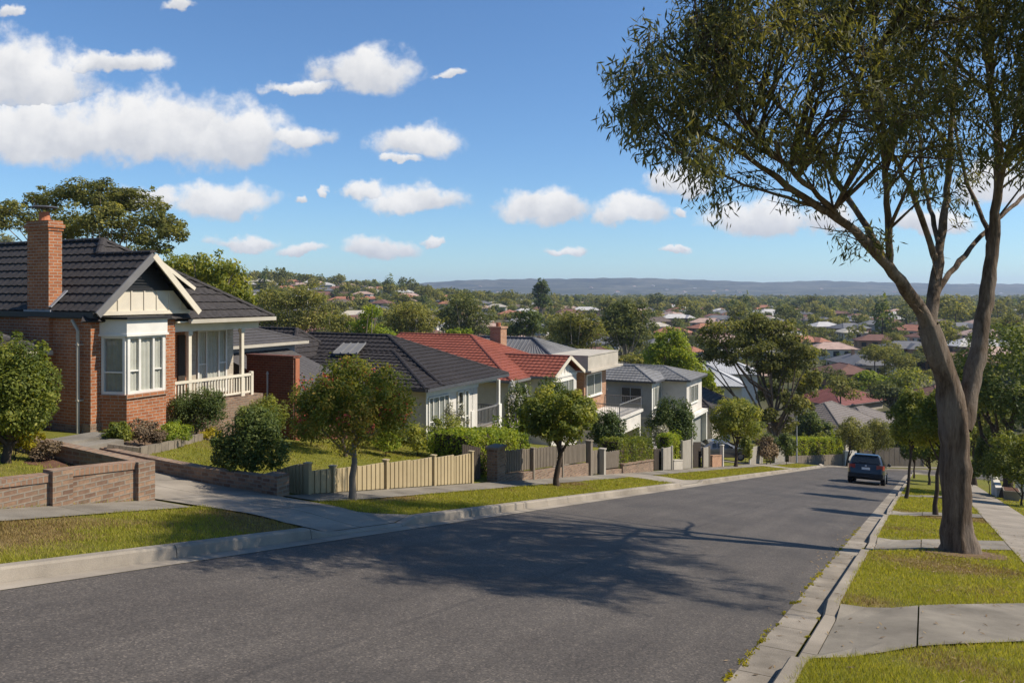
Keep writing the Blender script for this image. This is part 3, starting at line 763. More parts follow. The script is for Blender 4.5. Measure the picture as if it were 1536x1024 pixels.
def hip_roof(parent, H, u0, u1, v0, v1, ze, r0, r1, mat, kind='tile', zr=None, caps=True, thick=True, fascia='grey_trim', wall_v=None, kw={}):
    """eaves rectangle, ridge from r0 to r1 ((u, v, z) each; r0 nearer the street)"""
    mb = MB(); P = H.P
    c = [P(u0, v1, ze), P(u0, v0, ze), P(u1, v0, ze), P(u1, v1, ze)]; R0, R1 = P(*r0), P(*r1)
    tile_plane(mb, c[0], c[1], R0, R1, kind=kind, **kw)
    tile_plane(mb, c[1], c[2], R0, R0, kind=kind, **kw)
    tile_plane(mb, c[2], c[3], R1, R0, kind=kind, **kw)
    tile_plane(mb, c[3], c[0], R1, R1, kind=kind, **kw)
    mb.add([np.add(x, (0, 0, -.05)) for x in c], [(0, 1, 2, 3)])
    rf = mb.build('roof', mat, parent)
    if caps:
        k = MB()
        for a, b in ((R0, R1), (c[0], R1), (c[1], R0), (c[2], R0), (c[3], R1)): ridge_caps(k, a, b)
        k.build('ridge_cap', mat if kind == 'tile' else 'metal_dark', rf)
    g = MB()
    for a, b in ((0, 1), (1, 2), (2, 3), (3, 0)): gutter(g, c[a], c[b])
    g.build('gutter', fascia, rf); return rf
def walls(parent, H, u0, u1, v0, v1, z0, z1, mat, name='wall'):
    return MB().fbox(H, u0, u1, v0, v1, z0, z1).build(name, mat, parent)
# ------------------------------------------------------------------ the brick house with the bay window
def brick_house():
    H = Frame(136, -19.9); P = H.P
    z0 = H.g(.5, -.3)-.6
    t = thing('brick_house', P(0, 0, H.g(0, -.3)), 'orange brick house with white bay window, cream gable and tall brick chimney', 'house')
    ze = -.62
    w = MB(); w.fbox(H, 0, 2.72, 0, 1.6, z0, ze+.2); w.fbox(H, .001, H.u(349, 1.35), 1.35, 10.5, z0-.01, ze-.01)
    w.fbox(H, .3, 2.6, -.004, .05, -.9, -.45)
    w.build('wall', 'brick_orange', t)
    # lower courses of stone-coloured brick
    b = MB(); b.fbox(H, -.03, 2.75, -.03, .3, z0, H.z(636, 0, 0)); b.fbox(H, -.032, .2, .3, 10.4, z0, H.z(640, 0, 0)); b.build('plinth', 'brick_garden', t)
    m = .95
    # roof
    zr = 1.63; mb = MB()
    ug = -.1+2.24*7/9; zg = -.5+(zr+.5)*7/9; m = (zr+.5)/2.24; vg = 1.95
    tile_plane(mb, P(-.1, 11, -.5), P(-.1, -.42, -.5), P(2.14, 2.47, zr), P(2.14, 11, zr), course=.3435,
               right=lambda j, t: 11.42 if j < 7 else 11-vg-(2.47-vg)*(t*9-7)/2)
    tile_plane(mb, P(3.24, -.42, -.5), P(3.24, vg+.1, -.5), P(ug, vg+.1, zg), P(ug, -.42, zg))
    tile_plane(mb, P(-.395, -.15, -.78), P(6.62, -.15, -.78), P(2.14, 2.47, zr), P(2.14, 2.47, zr))
    tile_plane(mb, P(6.62, -.15, -.78), P(6.62, 11, -.78), P(2.14, 11, zr), P(2.14, 2.47, zr))
    # low gable behind the front one
    ua, ub = H.u(243, .8), H.u(292, .8); za, zb = H.z(393, ua, .8), H.z(431, ub, .8)
    tile_plane(mb, P(ub, .8, zb), P(ub, 2.6, zb), P(ua, 2.6, za), P(ua, .8, za))
    rf = mb.build('roof', 'tile_dark', t)
    k = MB(); ridge_caps(k, P(2.14, 2.5, zr), P(2.14, 11, zr)); ridge_caps(k, P(6.62, -.15, -.78), P(2.14, 2.47, zr)); ridge_caps(k, P(ug, vg, zg), P(2.14, 2.47, zr), .13)
    ridge_caps(k, P(ug, -.4, zg), P(ug, vg, zg), .11)
    k.build('ridge_cap', 'tile_dark', rf)
    g = MB(); gutter(g, P(-.13, 11, -.52), P(-.13, -.36, -.52), .15); g.fbox(H, -.08, .1, -.1, 11, -.68, -.56); g.build('gutter', 'black_trim', rf)
    g = MB(); gutter(g, P(3.1, -.19, -.8), P(6.66, -.19, -.8)); gutter(g, P(6.66, -.19, -.8), P(6.66, 8, -.8)); g.build('gutter', 'cream_trim', rf)
    # gable: boards, panel, louvre
    apex = (ug, -.42, zg); mr_ = (zg+.5)/(3.24-ug)
    g = MB(); g.bar(P(-.1, -.44, -.58), P(ug, -.44, apex[2]-.08), .05, .19); g.build('bargeboard', 'grey_trim', t)
    g = MB(); g.bar(P(3.24, -.445, -.58), P(ug, -.445, apex[2]-.08), .05, .17)
    g.build('bargeboard', 'cream_paint', t)
    g = MB(); g.bar(P(ub, .79, zb-.05), P(ua, .79, za-.05), .05, .11); g.build('bargeboard', 'cream_paint', t)
    zc = H.z(433, 1.5, 0); zb0 = H.z(470, 1., 0)+.02
    def gx(z): return -.1+(z+.5)/m+.08, 3.24-(z+.5)/mr_-.08
    g = MB(); a0, a1 = gx(zb0); b0, b1 = gx(zc)
    g.prism([P(a0, -.06, zb0), P(a1, -.06, zb0), P(b1, -.06, zc), P(b0, -.06, zc)], np.subtract(P(0, .05, 0), P(0, 0, 0)))
    for q in np.arange(.35, 2.9, .42):
        zt = min(zc, -.5+m*(q+.02), -.5+mr_*(3.14-q-.02)); 
        if zt > zb0+.1: g.fbox(H, q-.022, q+.022, -.085, -.06, zb0, zt)
    g.fbox(H, a0, a1, -.09, -.06, zb0-.06, zb0+.05)
    g.build('gable_panel', 'cream_paint', t)
    g = MB(); c0, c1 = gx(apex[2]-.06)
    g.prism([P(b0, -.04, zc), P(b1, -.04, zc), P(ug, -.04, apex[2]-.12)], np.subtract(P(0, .05, 0), P(0, 0, 0)))
    for z in np.arange(zc+.05, apex[2]-.25, .085):
        l, r = gx(z); g.fbox(H, l+.03, r-.03, -.075, -.04, z, z+.03)
    g.fbox(H, b0-.02, b1+.02, -.1, -.04, zc-.05, zc+.04)
    g.build('gable_louvre', 'black_trim', t)
    # bay window
    vb = -.75; ul0, ul1, ur1 = H.u(151, 0), H.u(190, vb), H.u(249, vb); ur0 = ur1+.32
    foot = [(ul0, 0), (ul1, vb), (ur1, vb), (ur0, 0)]
    def grow(d): return [(ul0-d, 0), (ul1-d*.6, vb-d), (ur1+d*.6, vb-d), (ur0+d, 0)]
    zs, zt, zb1 = H.z(591, ul1, vb), H.z(503, ul1, vb), H.z(479, ul1, vb)
    bay = MB()
    def ring(f, za, zb_, m_=bay): m_.prism([P(u, v, za) for u, v in f][::-1], (0, 0, zb_-za))
    ring(grow(.0), z0, zs-.1); bw = bay.build('bay_window', 'brick_orange', t)
    x = MB(); ring(grow(.05), zs-.13, zs-.02, x); x.build('sill', 'brick_orange', bw)
    x = MB(); ring(grow(.035), zt, zb1, x); ring(grow(.07), zt-.03, zt+.03, x); x.build('fascia', 'white_paint', bw)
    x = MB(); ring(grow(.14), zb1, zb1+.07, x); x.build('lid', 'black_trim', bw)
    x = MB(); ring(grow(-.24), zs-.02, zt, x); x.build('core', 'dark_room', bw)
    fp = [P(u, v, 0) for u, v in grow(-.06)]
    def bwin(i, mull, rails, cur):
        pt, L = seg_pt(fp[i], fp[i+1]); mb2 = MB()
        za, zb_ = zs-.02, zt-.03; fw = .075
        for tt in [0, 1]: sbox(mb2, pt, tt*(L-fw), tt*(L-fw)+fw, -.05, .06, za, zb_)
        sbox(mb2, pt, fw, L-fw, -.05, .055, za, za+fw); sbox(mb2, pt, fw, L-fw, -.05, .055, zb_-.06, zb_)
        for q in mull: sbox(mb2, pt, q*L-.03, q*L+.03, -.04, .045, za+fw, zb_-.06)
        for a, b_, f in rails: sbox(mb2, pt, a*L, b_*L, -.035, .03, za+(zb_-za)*f-.018, za+(zb_-za)*f+.018)
        mb2.build('window_frame', 'white_paint', bw)
        g2 = MB(); g2.quad(pt(.03, .01, za+.03), pt(L-.03, .01, za+.03), pt(L-.03, .01, zb_-.03), pt(.03, .01, zb_-.03)); g2.build('pane', 'window_glass', bw)
        if cur:
            c = MB(); tq = np.linspace(.05, L-.05, int(L/.03)); dd = -.03+.013*np.sin(tq*48)+.005*np.sin(tq*19); n = len(tq)
            c.add([pt(a, d, za+.05) for a, d in zip(tq, dd)]+[pt(a, d, zb_-.05) for a, d in zip(tq, dd)], [(i_, i_+1, n+i_+1, n+i_) for i_ in range(n-1)])
            c.build('curtain', cur, bw, smooth=True)
    bwin(0, (), [(0, 1, .38)], 'curtain_dim'); bwin(1, (.33, .7), [(.02, .33, .4), (.7, .98, .4)], 'curtain'); bwin(2, (), (), 'curtain_dim')
    # chimney
    uc = -.12; v1 = H.v(73, uc); v2 = H.v(41, uc); u2 = H.u(93, v1); zt = H.z(330, uc, v1)
    ch = MB(); ch.fbox(H, uc, u2, v1, v2, -.9, zt-.28)
    for d, a, b in ((.03, zt-.28, zt-.2), (.06, zt-.2, zt-.1), (.02, zt-.1, zt)): ch.fbox(H, uc-d, u2+d, v1-d, v2+d, a, b)
    ch.fbox(H, uc+.03, u2-.1, v1+.02, v2-.02, z0, -.9)
    cm = ch.build('chimney', 'brick_orange', t)
    um, vm = (uc+u2)/2, (v1+v2)/2
    p = MB(); q = P(um, vm, 0)
    p.tube([(q[0], q[1], zt-.02), (q[0], q[1], zt+.08), (q[0], q[1], zt+.26)], [.16, .14, .13], 12); p.build('chimney_pot', 'terracotta', cm)
    p = MB(); p.tube([(q[0], q[1], zt+.38), (q[0], q[1], zt+.42)], [.36, .3], 10)
    for dx_, dy_ in ((.1, 0), (-.1, 0), (0, .1), (0, -.1)): p.tube([(q[0]+dx_, q[1]+dy_, zt+.2), (q[0]+dx_, q[1]+dy_, zt+.4)], .012, 5)
    p.build('cowl', 'metal_dark', cm)
    p = MB(); p.fbox(H, uc-.05, u2+.12, v1-.14, v2+.1, -.62, -.46); p.bar(P(uc, v1-.05, -.38), P(u2+.1, v1-.05, -.38+m*(u2-uc+.1)), .12, .03); p.build('flashing', 'lead', cm)
    # downpipe
    vd = H.v(117, -.12); p = MB(); p.tube([P(-.12, vd, z0+.5), P(-.12, vd, -1.0), P(-.12, vd+.25, -.72)], .045, 8)
    for z in (-2.9, -1.4): p.fbox(H, -.17, 0, vd-.06, vd+.06, z, z+.04)
    p.build('downpipe', 'cream_trim', t)
    # veranda
    vv = .15; zd = H.z(600, H.u(320, vv), vv); zbm = -.86
    d = MB(); d.fbox(H, 2.73, 6.35, vv-.1, 1.345, zd-1.2, zd); d.build('veranda_floor', 'brick_garden', t)
    d = MB(); d.fbox(H, 2.73, 6.2, vv-.05, vv+.08, zbm-.3, zbm-.02); d.fbox(H, 6.07, 6.2, vv+.08, 6, zbm-.3, zbm-.02); d.fbox(H, 2.73, 6.5, -.1, 1.34, zbm-.02, zbm+.02); d.build('veranda_beam', 'cream_paint', t)
    for px in (284, 363):
        u = H.u(px, vv); pst = MB(); pst.fbox(H, u-.055, u+.055, vv-.04, vv+.07, zd, zbm-.3); pst.fbox(H, u-.08, u+.08, vv-.065, vv+.095, zbm-.42, zbm-.3); pst.fbox(H, u-.075, u+.075, vv-.06, vv+.09, zd, zd+.12)
        pst.build('veranda_post', 'cream_paint', t)
    bl = MB(); ue = H.u(377, vv)
    zr1 = H.z(566, 4.5, vv)
    bl.fbox(H, 2.75, ue, vv-.05, vv+.06, zr1-.06, zr1+.02); bl.fbox(H, 2.75, ue, vv-.02, vv+.04, zd+.08, zd+.14)
    for u in np.arange(2.85, ue-.02, .115): bl.fbox(H, u-.02, u+.02, vv-.012, vv+.03, zd+.14, zr1-.06)
    bl.fbox(H, ue-.05, ue+.05, vv-.05, vv+.06, zd-.05, zr1+.08)
    bl.build('balustrade', 'cream_paint', t)
    vw = 1.35; a, b = H.u(294, vw), H.u(338, vw)
    window(t, P(a, vw, 0), P(b, vw, 0), H.z(594, a, vw)+.1, H.z(495, a, vw), (.3, .72), [(0, .3, .45), (.72, 1, .45)], label='triple window on the veranda')
    cr = MB(); cr.fbox(H, H.u(286, vw), a-.02, vw-.03, vw+.01, zd, zbm-.3); cr.build('painted_brick', 'brick_cream', t); cr = MB(); cr.fbox(H, b+.02, H.u(349, vw), vw-.03, vw+.01, zd, zbm-.3); cr.build('painted_brick', 'brick_cream', t)
    dr = MB(); a, b = H.u(266, vw), H.u(276, vw); dr.fbox(H, a, b, vw-.05, vw+.01, zd, zd+2.05); dr.build('door', 'timber_dark', t)
    return H
H1 = brick_house()
def small_garage():
    H = Frame(57, -21.5); P = H.P
    pass
    t = thing('garage', P(-1.5, 0, H.g(-1.5, 0)), 'low garage with dark tiled roof beside the left wall of the brick house', 'garage')
    ze = H.z(526, 0, 0)
    walls(t, H, -3.4, -.15, .1, 5, ze-2.6, ze-.1, 'brick_garden')
    mb = MB(); zr = ze+1.15
    tile_plane(mb, P(-3.7, -.25, ze), P(.1, -.25, ze), P(-1.8, 2.6, zr), P(-1.8, 2.6, zr)); tile_plane(mb, P(.1, -.25, ze), P(.1, 5.3, ze), P(-1.8, 2.8, zr), P(-1.8, 2.6, zr))
    tile_plane(mb, P(-3.7, 5.3, ze), P(-3.7, -.25, ze), P(-1.8, 2.6, zr), P(-1.8, 2.8, zr))
    rf = mb.build('roof', 'tile_dark', t)
    k = MB(); ridge_caps(k, P(.1, -.25, ze), P(-1.8, 2.6, zr)); k.build('ridge_cap', 'tile_grey', rf)
    g = MB(); gutter(g, P(-3.7, -.29, ze), P(.2, -.29, ze)); gutter(g, P(.14, -.29, ze), P(.14, 5, ze)); g.build('gutter', 'cream_trim', rf)
# ------------------------------------------------------------------ neighbours down the hill
def grey_cottage():
    """grey roof and a brick side wall seen past the veranda"""
    H = Frame(462, -24); P = H.P
    t = thing('grey_roofed_cottage', P(-1, 0, H.g(-1, 0)), 'low house with plain grey hip roof half hidden behind the brick house veranda', 'house')
    ze = H.z(511, 0, 0)
    walls(t, H, -6, -.4, .4, 8, ze-3.6, ze-.05, 'render_grey')
    u0 = -6.4
    va = H.v(397, -2); zr = H.z(483, -2, va)
    hip_roof(t, H, u0, 0, 0, 9, ze, (-2.2, 2.9, zr), (-2.2, 6, zr), 'tile_grey', fascia='cream_trim', kw=dict(amp=.018))
    a, b = H.u(397, .4), H.u(428, .4)
    window(t, P(a-.0, .4, 0), P(b, .4, 0), H.z(541, a, .4)-.3, H.z(527, a, .4), (.5,), curtain='curtain_dim')
grey_cottage()
def brick_side_wall():
    H = Frame(440, -19.5); P = H.P
    t = thing('brick_wall', P(0, 0, H.g(0, 0)), 'tall dark red brick wall with a thin vent pipe, right of the veranda', 'wall')
    zt = H.z(537, 0, 0); v1 = H.v(370, 0)
    walls(t, H, 0, .32, 0, v1, zt-4, zt, 'brick_dark')
    c = MB(); c.fbox(H, -.04, .36, -.04, v1, zt, zt+.07); c.build('coping', 'brick_dark', t)
    p = MB(); v = H.v(401, -.08); p.tube([P(-.08, v, zt-3), P(-.08, v, zt-.6)], .03, 8); p.tube([P(-.08, v, zt-.6), P(-.08, v, zt-.5)], [.055, .02], 8); p.build('vent_pipe', 'galvanised', t)
    p = MB(); p.fbox(H, .06, .26, -.05, -.002, zt-4, zt-.02); p.build('corner_strip', 'terracotta', t)  # terracotta strip painting the sunlit look of the wall's thin front face
brick_side_wall()
def black_roof_house():
    H = Frame(634, -18); P = H.P
    t = thing('black_roofed_house', P(0, 0, H.g(0, 0)), 'white cottage with black tiled hip roof and corner porch', 'house')
    ze = -3.8; zf = H.g(3, -.3)-.3; zfl = -6.15
    w = MB(); up = H.u(716, 0)
    w.fbox(H, .25, up, 0, 9, zf, ze-.02); w.fbox(H, .25, 6.1, 2.2, 9, zf-.01, ze-.03)
    w.build('wall', 'render_white', t)
    kw = dict(amp=.03)
    hip_roof(t, H, -.47, 6.5, -.5, 9.5, ze, (2.95, 3.55, -2.63), (2.95, 6.4, -2.63), 'tile_black', fascia='metal_dark')
    hip_roof(t, H, .75, 6.52, -.49, 13, ze+.004, (4.0, 4.6, -2.0), (4.0, 9.4, -2.0), 'tile_black', fascia='metal_dark')
    # higher wing behind, running left
    hip_roof(t, H, -.6, 5, 6.5, 16, ze-.02, (2.6, 9.0, -1.72), (2.6, 13.6, -1.72), 'tile_black', fascia='metal_dark')
    sl = MB(); a = P(1.9, 6.2, -2.86+.05); b = P(2.0, 4.9, -2.82+.05); c = P(3.05, 5.2, -2.42+.05); d = P(2.95, 6.4, -2.46+.05)  # raised pale panel painting the glint on a patch of black tiles
    sl.prism([a, b, c, d], (0, 0, .05))
    for f in (.0, .33, .66, 1.): sl.bar(np.add(np.array(a)*(1-f)+np.array(b)*f, (0, 0, .08)), np.add(np.array(d)*(1-f)+np.array(c)*f, (0, 0, .08)), .05, .04)
    sl.build('tile_glint_patch', 'metal_grey', t)
    walls(t, H, -.1, 4.5, 7, 15.5, zf-.02, ze-.05, 'render_white')
    # lean-to of dark sheeting at the left
    H2 = Frame(512, -21); lt = MB()
    tile_plane(lt, H2.P(-3.2, -.6, H2.z(586, -1, -.6)), H2.P(.6, -.6, H2.z(586, -1, -.6)), H2.P(.6, 3.6, H2.z(520, .6, 3.6)), H2.P(-3.2, 3.6, H2.z(520, .6, 3.6)), kind='metal', tw=.25, amp=.02, course=9)
    l = lt.build('lean_to_roof', 'tile_grey', t)
    x = MB(); x.fbox(H2, -3.1, .4, -.3, 3, H2.z(586, -1, -.6)-2.5, H2.z(586, -1, -.6)-.1); x.build('lean_to_wall', 'brick_dark', t)
    # front windows, trim
    tr = MB(); tr.fbox(H, .2, up+.02, -.045, .0, ze-.42, ze-.04); tr.fbox(H, up, 6.35, .0, .1, ze-.3, ze-.02); tr.fbox(H, 6.25, 6.35, .1, 2.2, ze-.3, ze-.02); tr.build('frieze', 'white_paint', t)
    cb = MB(); cb.fbox(H, .22, .37, -.03, .02, zf, ze-.42); cb.build('corner_strip', 'white_paint', t)
    a, b = H.u(641, 0), H.u(672, 0)
    window(t, P(a, 0, 0), P(b, 0, 0), zfl+.15, ze-.44, (.22, .5, .76), [(0, .22, .42), (.76, 1, .42)], curtain='curtain_dim')
    a, b = H.u(685, 0), H.u(692, 0); window(t, P(a, 0, 0), P(b+.1, 0, 0), zfl+.75, ze-.44, (), [(0, 1, .5)], curtain=None)
    a, b = H.u(693.5, 0), H.u(701.5, 0); window(t, P(a+.1, 0, 0), P(b, 0, 0), zfl+.1, ze-.44, (), [(0, 1, .36)], name='door', curtain='curtain_dim', sill=False)
    for px in (707, 748):
        u = H.u(px, .05); p = MB(); p.fbox(H, u-.07, u+.07, 0, .14, zfl+.9, ze-.3); p.fbox(H, u-.13, u+.13, -.05, .2, zfl-.6, zfl+.9); p.build('porch_post', 'white_paint', t)
    f = MB(); f.fbox(H, up, 6.4, -.05, 2.19, zf, zfl); f.build('porch_floor', 'concrete', t)
    r = MB(); u1, u2 = H.u(711, .05), H.u(746, .05)
    r.fbox(H, u1, u2, .03, .08, zfl+.82, zfl+.88); r.fbox(H, u1, u2, .04, .07, zfl+.1, zfl+.14)
    for u in np.arange(u1+.1, u2, .13): r.fbox(H, u-.012, u+.012, .045, .07, zfl+.1, zfl+.82)
    r.fbox(H, 6.29, 6.33, .1, 2.15, zfl+.82, zfl+.88)
    for v in np.arange(.2, 2.1, .13): r.fbox(H, 6.3, 6.32, v-.012, v+.012, zfl+.1, zfl+.82)
    r.build('railing', 'metal_grey', t)
black_roof_house()
def red_roof_house():
    H = Frame(850, -19); P = H.P
    t = thing('red_roofed_house', P(0, 0, H.g(0, 0)), 'white gabled cottage with terracotta red tiled roof and brick chimney', 'house')
    ue0, ue1, ua = H.u(833, -.4), H.u(877, -.4), H.u(856, -.4)
    ze = H.z(566, ue0, -.4)-.02; za = H.z(535, ua, -.4); zf = H.g(0, 0)-.5
    m = (za-ze)/(ua-ue0); m2 = (za-ze)/(ue1-ua)
    v2 = H.v(766, ua)
    vend = v2+.9
    mb = MB()
    tile_plane(mb, P(ue0, vend, ze), P(ue0, -.4, ze), P(ua, -.4, za), P(ua, vend, za)); tile_plane(mb, P(ue1, -.4, ze), P(ue1, vend, ze), P(ua, vend, za), P(ua, -.4, za))
    # main hip
    vm0 = H.v(796, ue0)
    uR = ua+.6; vR = H.v(707, uR); zR = H.z(503, uR, vR)
    um0 = H.u(768, vm0); um1 = 3.5
    zm = H.z(566, ue0, vm0)
    rf = None
    tile_plane(mb, P(um0, vm0+13, zm), P(um0, vm0, zm), P(uR, vR, zR), P(uR, vR+5.5, zR))
    tile_plane(mb, P(um0, vm0, zm), P(um1, vm0, zm), P(uR, vR, zR), P(uR, vR, zR))
    tile_plane(mb, P(um1, vm0, zm), P(um1, vm0+13, zm), P(uR, vR+5.5, zR), P(uR, vR, zR))
    tile_plane(mb, P(um1, vm0+13, zm), P(um0, vm0+13, zm), P(uR, vR+5.5, zR), P(uR, vR+5.5, zR))
    rf = mb.build('roof', 'tile_red', t)
    k = MB(); ridge_caps(k, P(uR, vR, zR), P(uR, vR+5.5, zR)); ridge_caps(k, P(um0, vm0, zm), P(uR, vR, zR)); ridge_caps(k, P(um1, vm0, zm), P(uR, vR, zR)); k.build('ridge_cap', 'tile_red', rf); k = MB(); ridge_caps(k, P(ua, -.4, za), P(ua, vend, za)); k.build('ridge_cap', 'tile_red', rf)
    g = MB(); gutter(g, P(ue0-.03, vend, ze), P(ue0-.03, -.3, ze)); gutter(g, P(um0, vm0-.03, zm), P(um1, vm0-.03, zm)); gutter(g, P(um0-.03, vm0+12, zm), P(um0-.03, vm0, zm)); g.build('gutter', 'grey_trim', rf)
    u0, u1 = ue0+.35, ue1-.35
    w = MB(); w.fbox(H, u0, u1, 0, vend, zf, ze); w.prism([P(u0, 0, ze), P(u1, 0, ze), P(ua, 0, za-.25)], np.subtract(P(0, .2, 0), P(0, 0, 0)))
    w.build('wall', 'render_white', t)
    walls(t, H, um0+.5, um1-.5, vm0+.5, vm0+12.5, zf-.5, zm-.03, 'render_cream')
    b = MB(); b.bar(P(ue0, -.42, ze-.02), P(ua, -.42, za-.02), .05, .2); b.bar(P(ue1, -.42, ze-.02), P(ua, -.42, za-.02), .05, .2); b.build('bargeboard', 'cream_paint', t)
    b = MB()
    for q in np.arange(u0+.4, u1-.2, .5):
        zt = min(ze+m*(q-ue0), ze+m2*(ue1-q))-.35
        if zt > ze+.1: b.fbox(H, q-.03, q+.03, -.03, 0, ze-.1, zt)
    b.fbox(H, u0, u1, -.05, 0, ze-.15, ze+.02); b.build('gable_batten', 'white_paint', t)
    a, b_ = u0+.5, u1-.6
    window(t, P(a, 0, 0), P(b_, 0, 0), ze-1.9, ze-.35, (.3, .7), curtain='curtain_dim')
    uc = uR+1.; v1 = H.v(760, uc); v1, v2_ = H.v(751, uc), H.v(735, uc); u2 = H.u(760, v1); zt = H.z(490, uc, v1)
    c = MB(); c.fbox(H, uc, u2, v1, v2_, zt-2.8, zt-.12); c.fbox(H, uc-.06, u2+.06, v1-.06, v2_+.06, zt-.12, zt); cm = c.build('chimney', 'brick_tan', t)
    p = MB(); q = P((uc+u2)/2, (v1+v2_)/2, zt); p.tube([q, np.add(q, (0, 0, .25))], .16, 10); p.build('chimney_pot', 'terracotta', cm)
    p = MB(); p.fbox(H, uc-.1, u2+.15, v1-.15, v2_+.1, zt-1.75, zt-1.5); p.build('flashing', 'lead', cm)
red_roof_house()
def balcony_house():
    H = Frame(876, -19.7); P = H.P
    t = thing('balcony_house', P(0, 0, H.g(0, 0)), 'two storey tan brick house with flat white parapet and glass-railed balcony over garage', 'house')
    u1 = H.u(909, 0); zc = H.z(551, 2, 0); zf = H.g(0, -2)-1.2
    walls(t, H, 0, u1, 0, 9, zf, zc, 'brick_tan')
    vb = -.75
    b0 = H.u(882, vb); b1 = H.u(927, vb); zt = H.z(534.5, b0, vb); zb_ = H.z(556, b0, vb)
    f = MB(); f.fbox(H, b0, b1, vb, 7.5, zb_, zt); f.fbox(H, b0-.06, b1+.35, vb-.25, 7.6, zb_-.12, zb_); f.fbox(H, b0-.04, b1+.04, vb-.04, 7.54, zt, zt+.05)
    f.build('parapet', 'render_cream', t)
    vq = H.v(834, b0-.4); rf = hip_roof(t, H, b0-.4, b1+.2, vq, vq+14, zt-.3, (b0+1.4, H.v(800, b0+1.4), H.z(507, b0+1.4, H.v(800, b0+1.4))), (b0+1.4, H.v(800, b0+1.4)+4, H.z(507, b0+1.4, H.v(800, b0+1.4))), 'metal_grey', kind='metal', kw=dict(tw=.3, amp=.03, course=20), fascia='metal_dark')
    walls(t, H, b0, b1-.3, vq+.4, vq+13, zf-1, zt-.36, 'render_grey')
    a, b = H.u(878.5, 0), H.u(901, 0)
    window(t, P(a, 0, 0), P(b, 0, 0), H.z(596, a, 0), H.z(562, a, 0), (.5,), curtain='curtain_dim', fw=.08)
    # balcony over the garage
    vf = -2.6; c0, c1 = H.u(929, vf), H.u(961.5, vf)
    zd = H.z(626, c0, vf); zr = H.z(607, c0, vf)
    d = MB(); d.fbox(H, c0-.05, c1+.12, vf-.12, .0, zd-.18, zd); d.build('balcony_floor', 'render_white', t)
    d = MB(); d.fbox(H, c0+.05, c1, vf+.02, vf+.3, zd-1.15, zd-.18); d.fbox(H, c0+.05, c0+.3, vf+.3, 6, zf, zd-.18); d.fbox(H, c1-.25, c1, vf+.02, 3, zf, zd-1.15); d.fbox(H, c0+.3, c1-.02, 2.5, 2.7, zf, zd-.18); d.build('garage_wall', 'render_white', t)
    g = MB(); g.fbox(H, c0+.35, c1-.3, vf+1.2, vf+1.26, zf, zd-1.15)
    for z in np.arange(zd-2.9, zd-1.2, .42): g.fbox(H, c0+.35, c1-.3, vf+1.18, vf+1.2, z, z+.03)
    g.build('garage_door', 'render_grey', t)
    r = MB(); cn = [(c0, .0), (c0, vf), (c1, vf), (c1, 0)]
    for (ua, va), (ub, vb_) in zip(cn[:-1], cn[1:]):
        r.bar(P(ua, va, zr), P(ub, vb_, zr), .05, .05); r.bar(P(ua, va, zd+.08), P(ub, vb_, zd+.08), .03, .03)
        L = math.hypot(ub-ua, vb_-va); n = max(2, int(L/.12))
        for i in range(n+1): r.bar(P(ua+(ub-ua)*i/n, va+(vb_-va)*i/n, zd), P(ua+(ub-ua)*i/n, va+(vb_-va)*i/n, zr), .014, .014)
    for (ua, va) in cn: r.bar(P(ua, va, zd-.05), P(ua, va, zr+.02), .05, .05)
    r.build('railing', 'metal_grey', t)
    p = MB(); p.tube([P(u1+.02, -.06, zd+.1), P(u1+.02, -.06, zd+1.1), P(u1+.1, -.06, zd+1.2)], .035, 6); p.build('downpipe', 'metal_dark', t)
balcony_house()
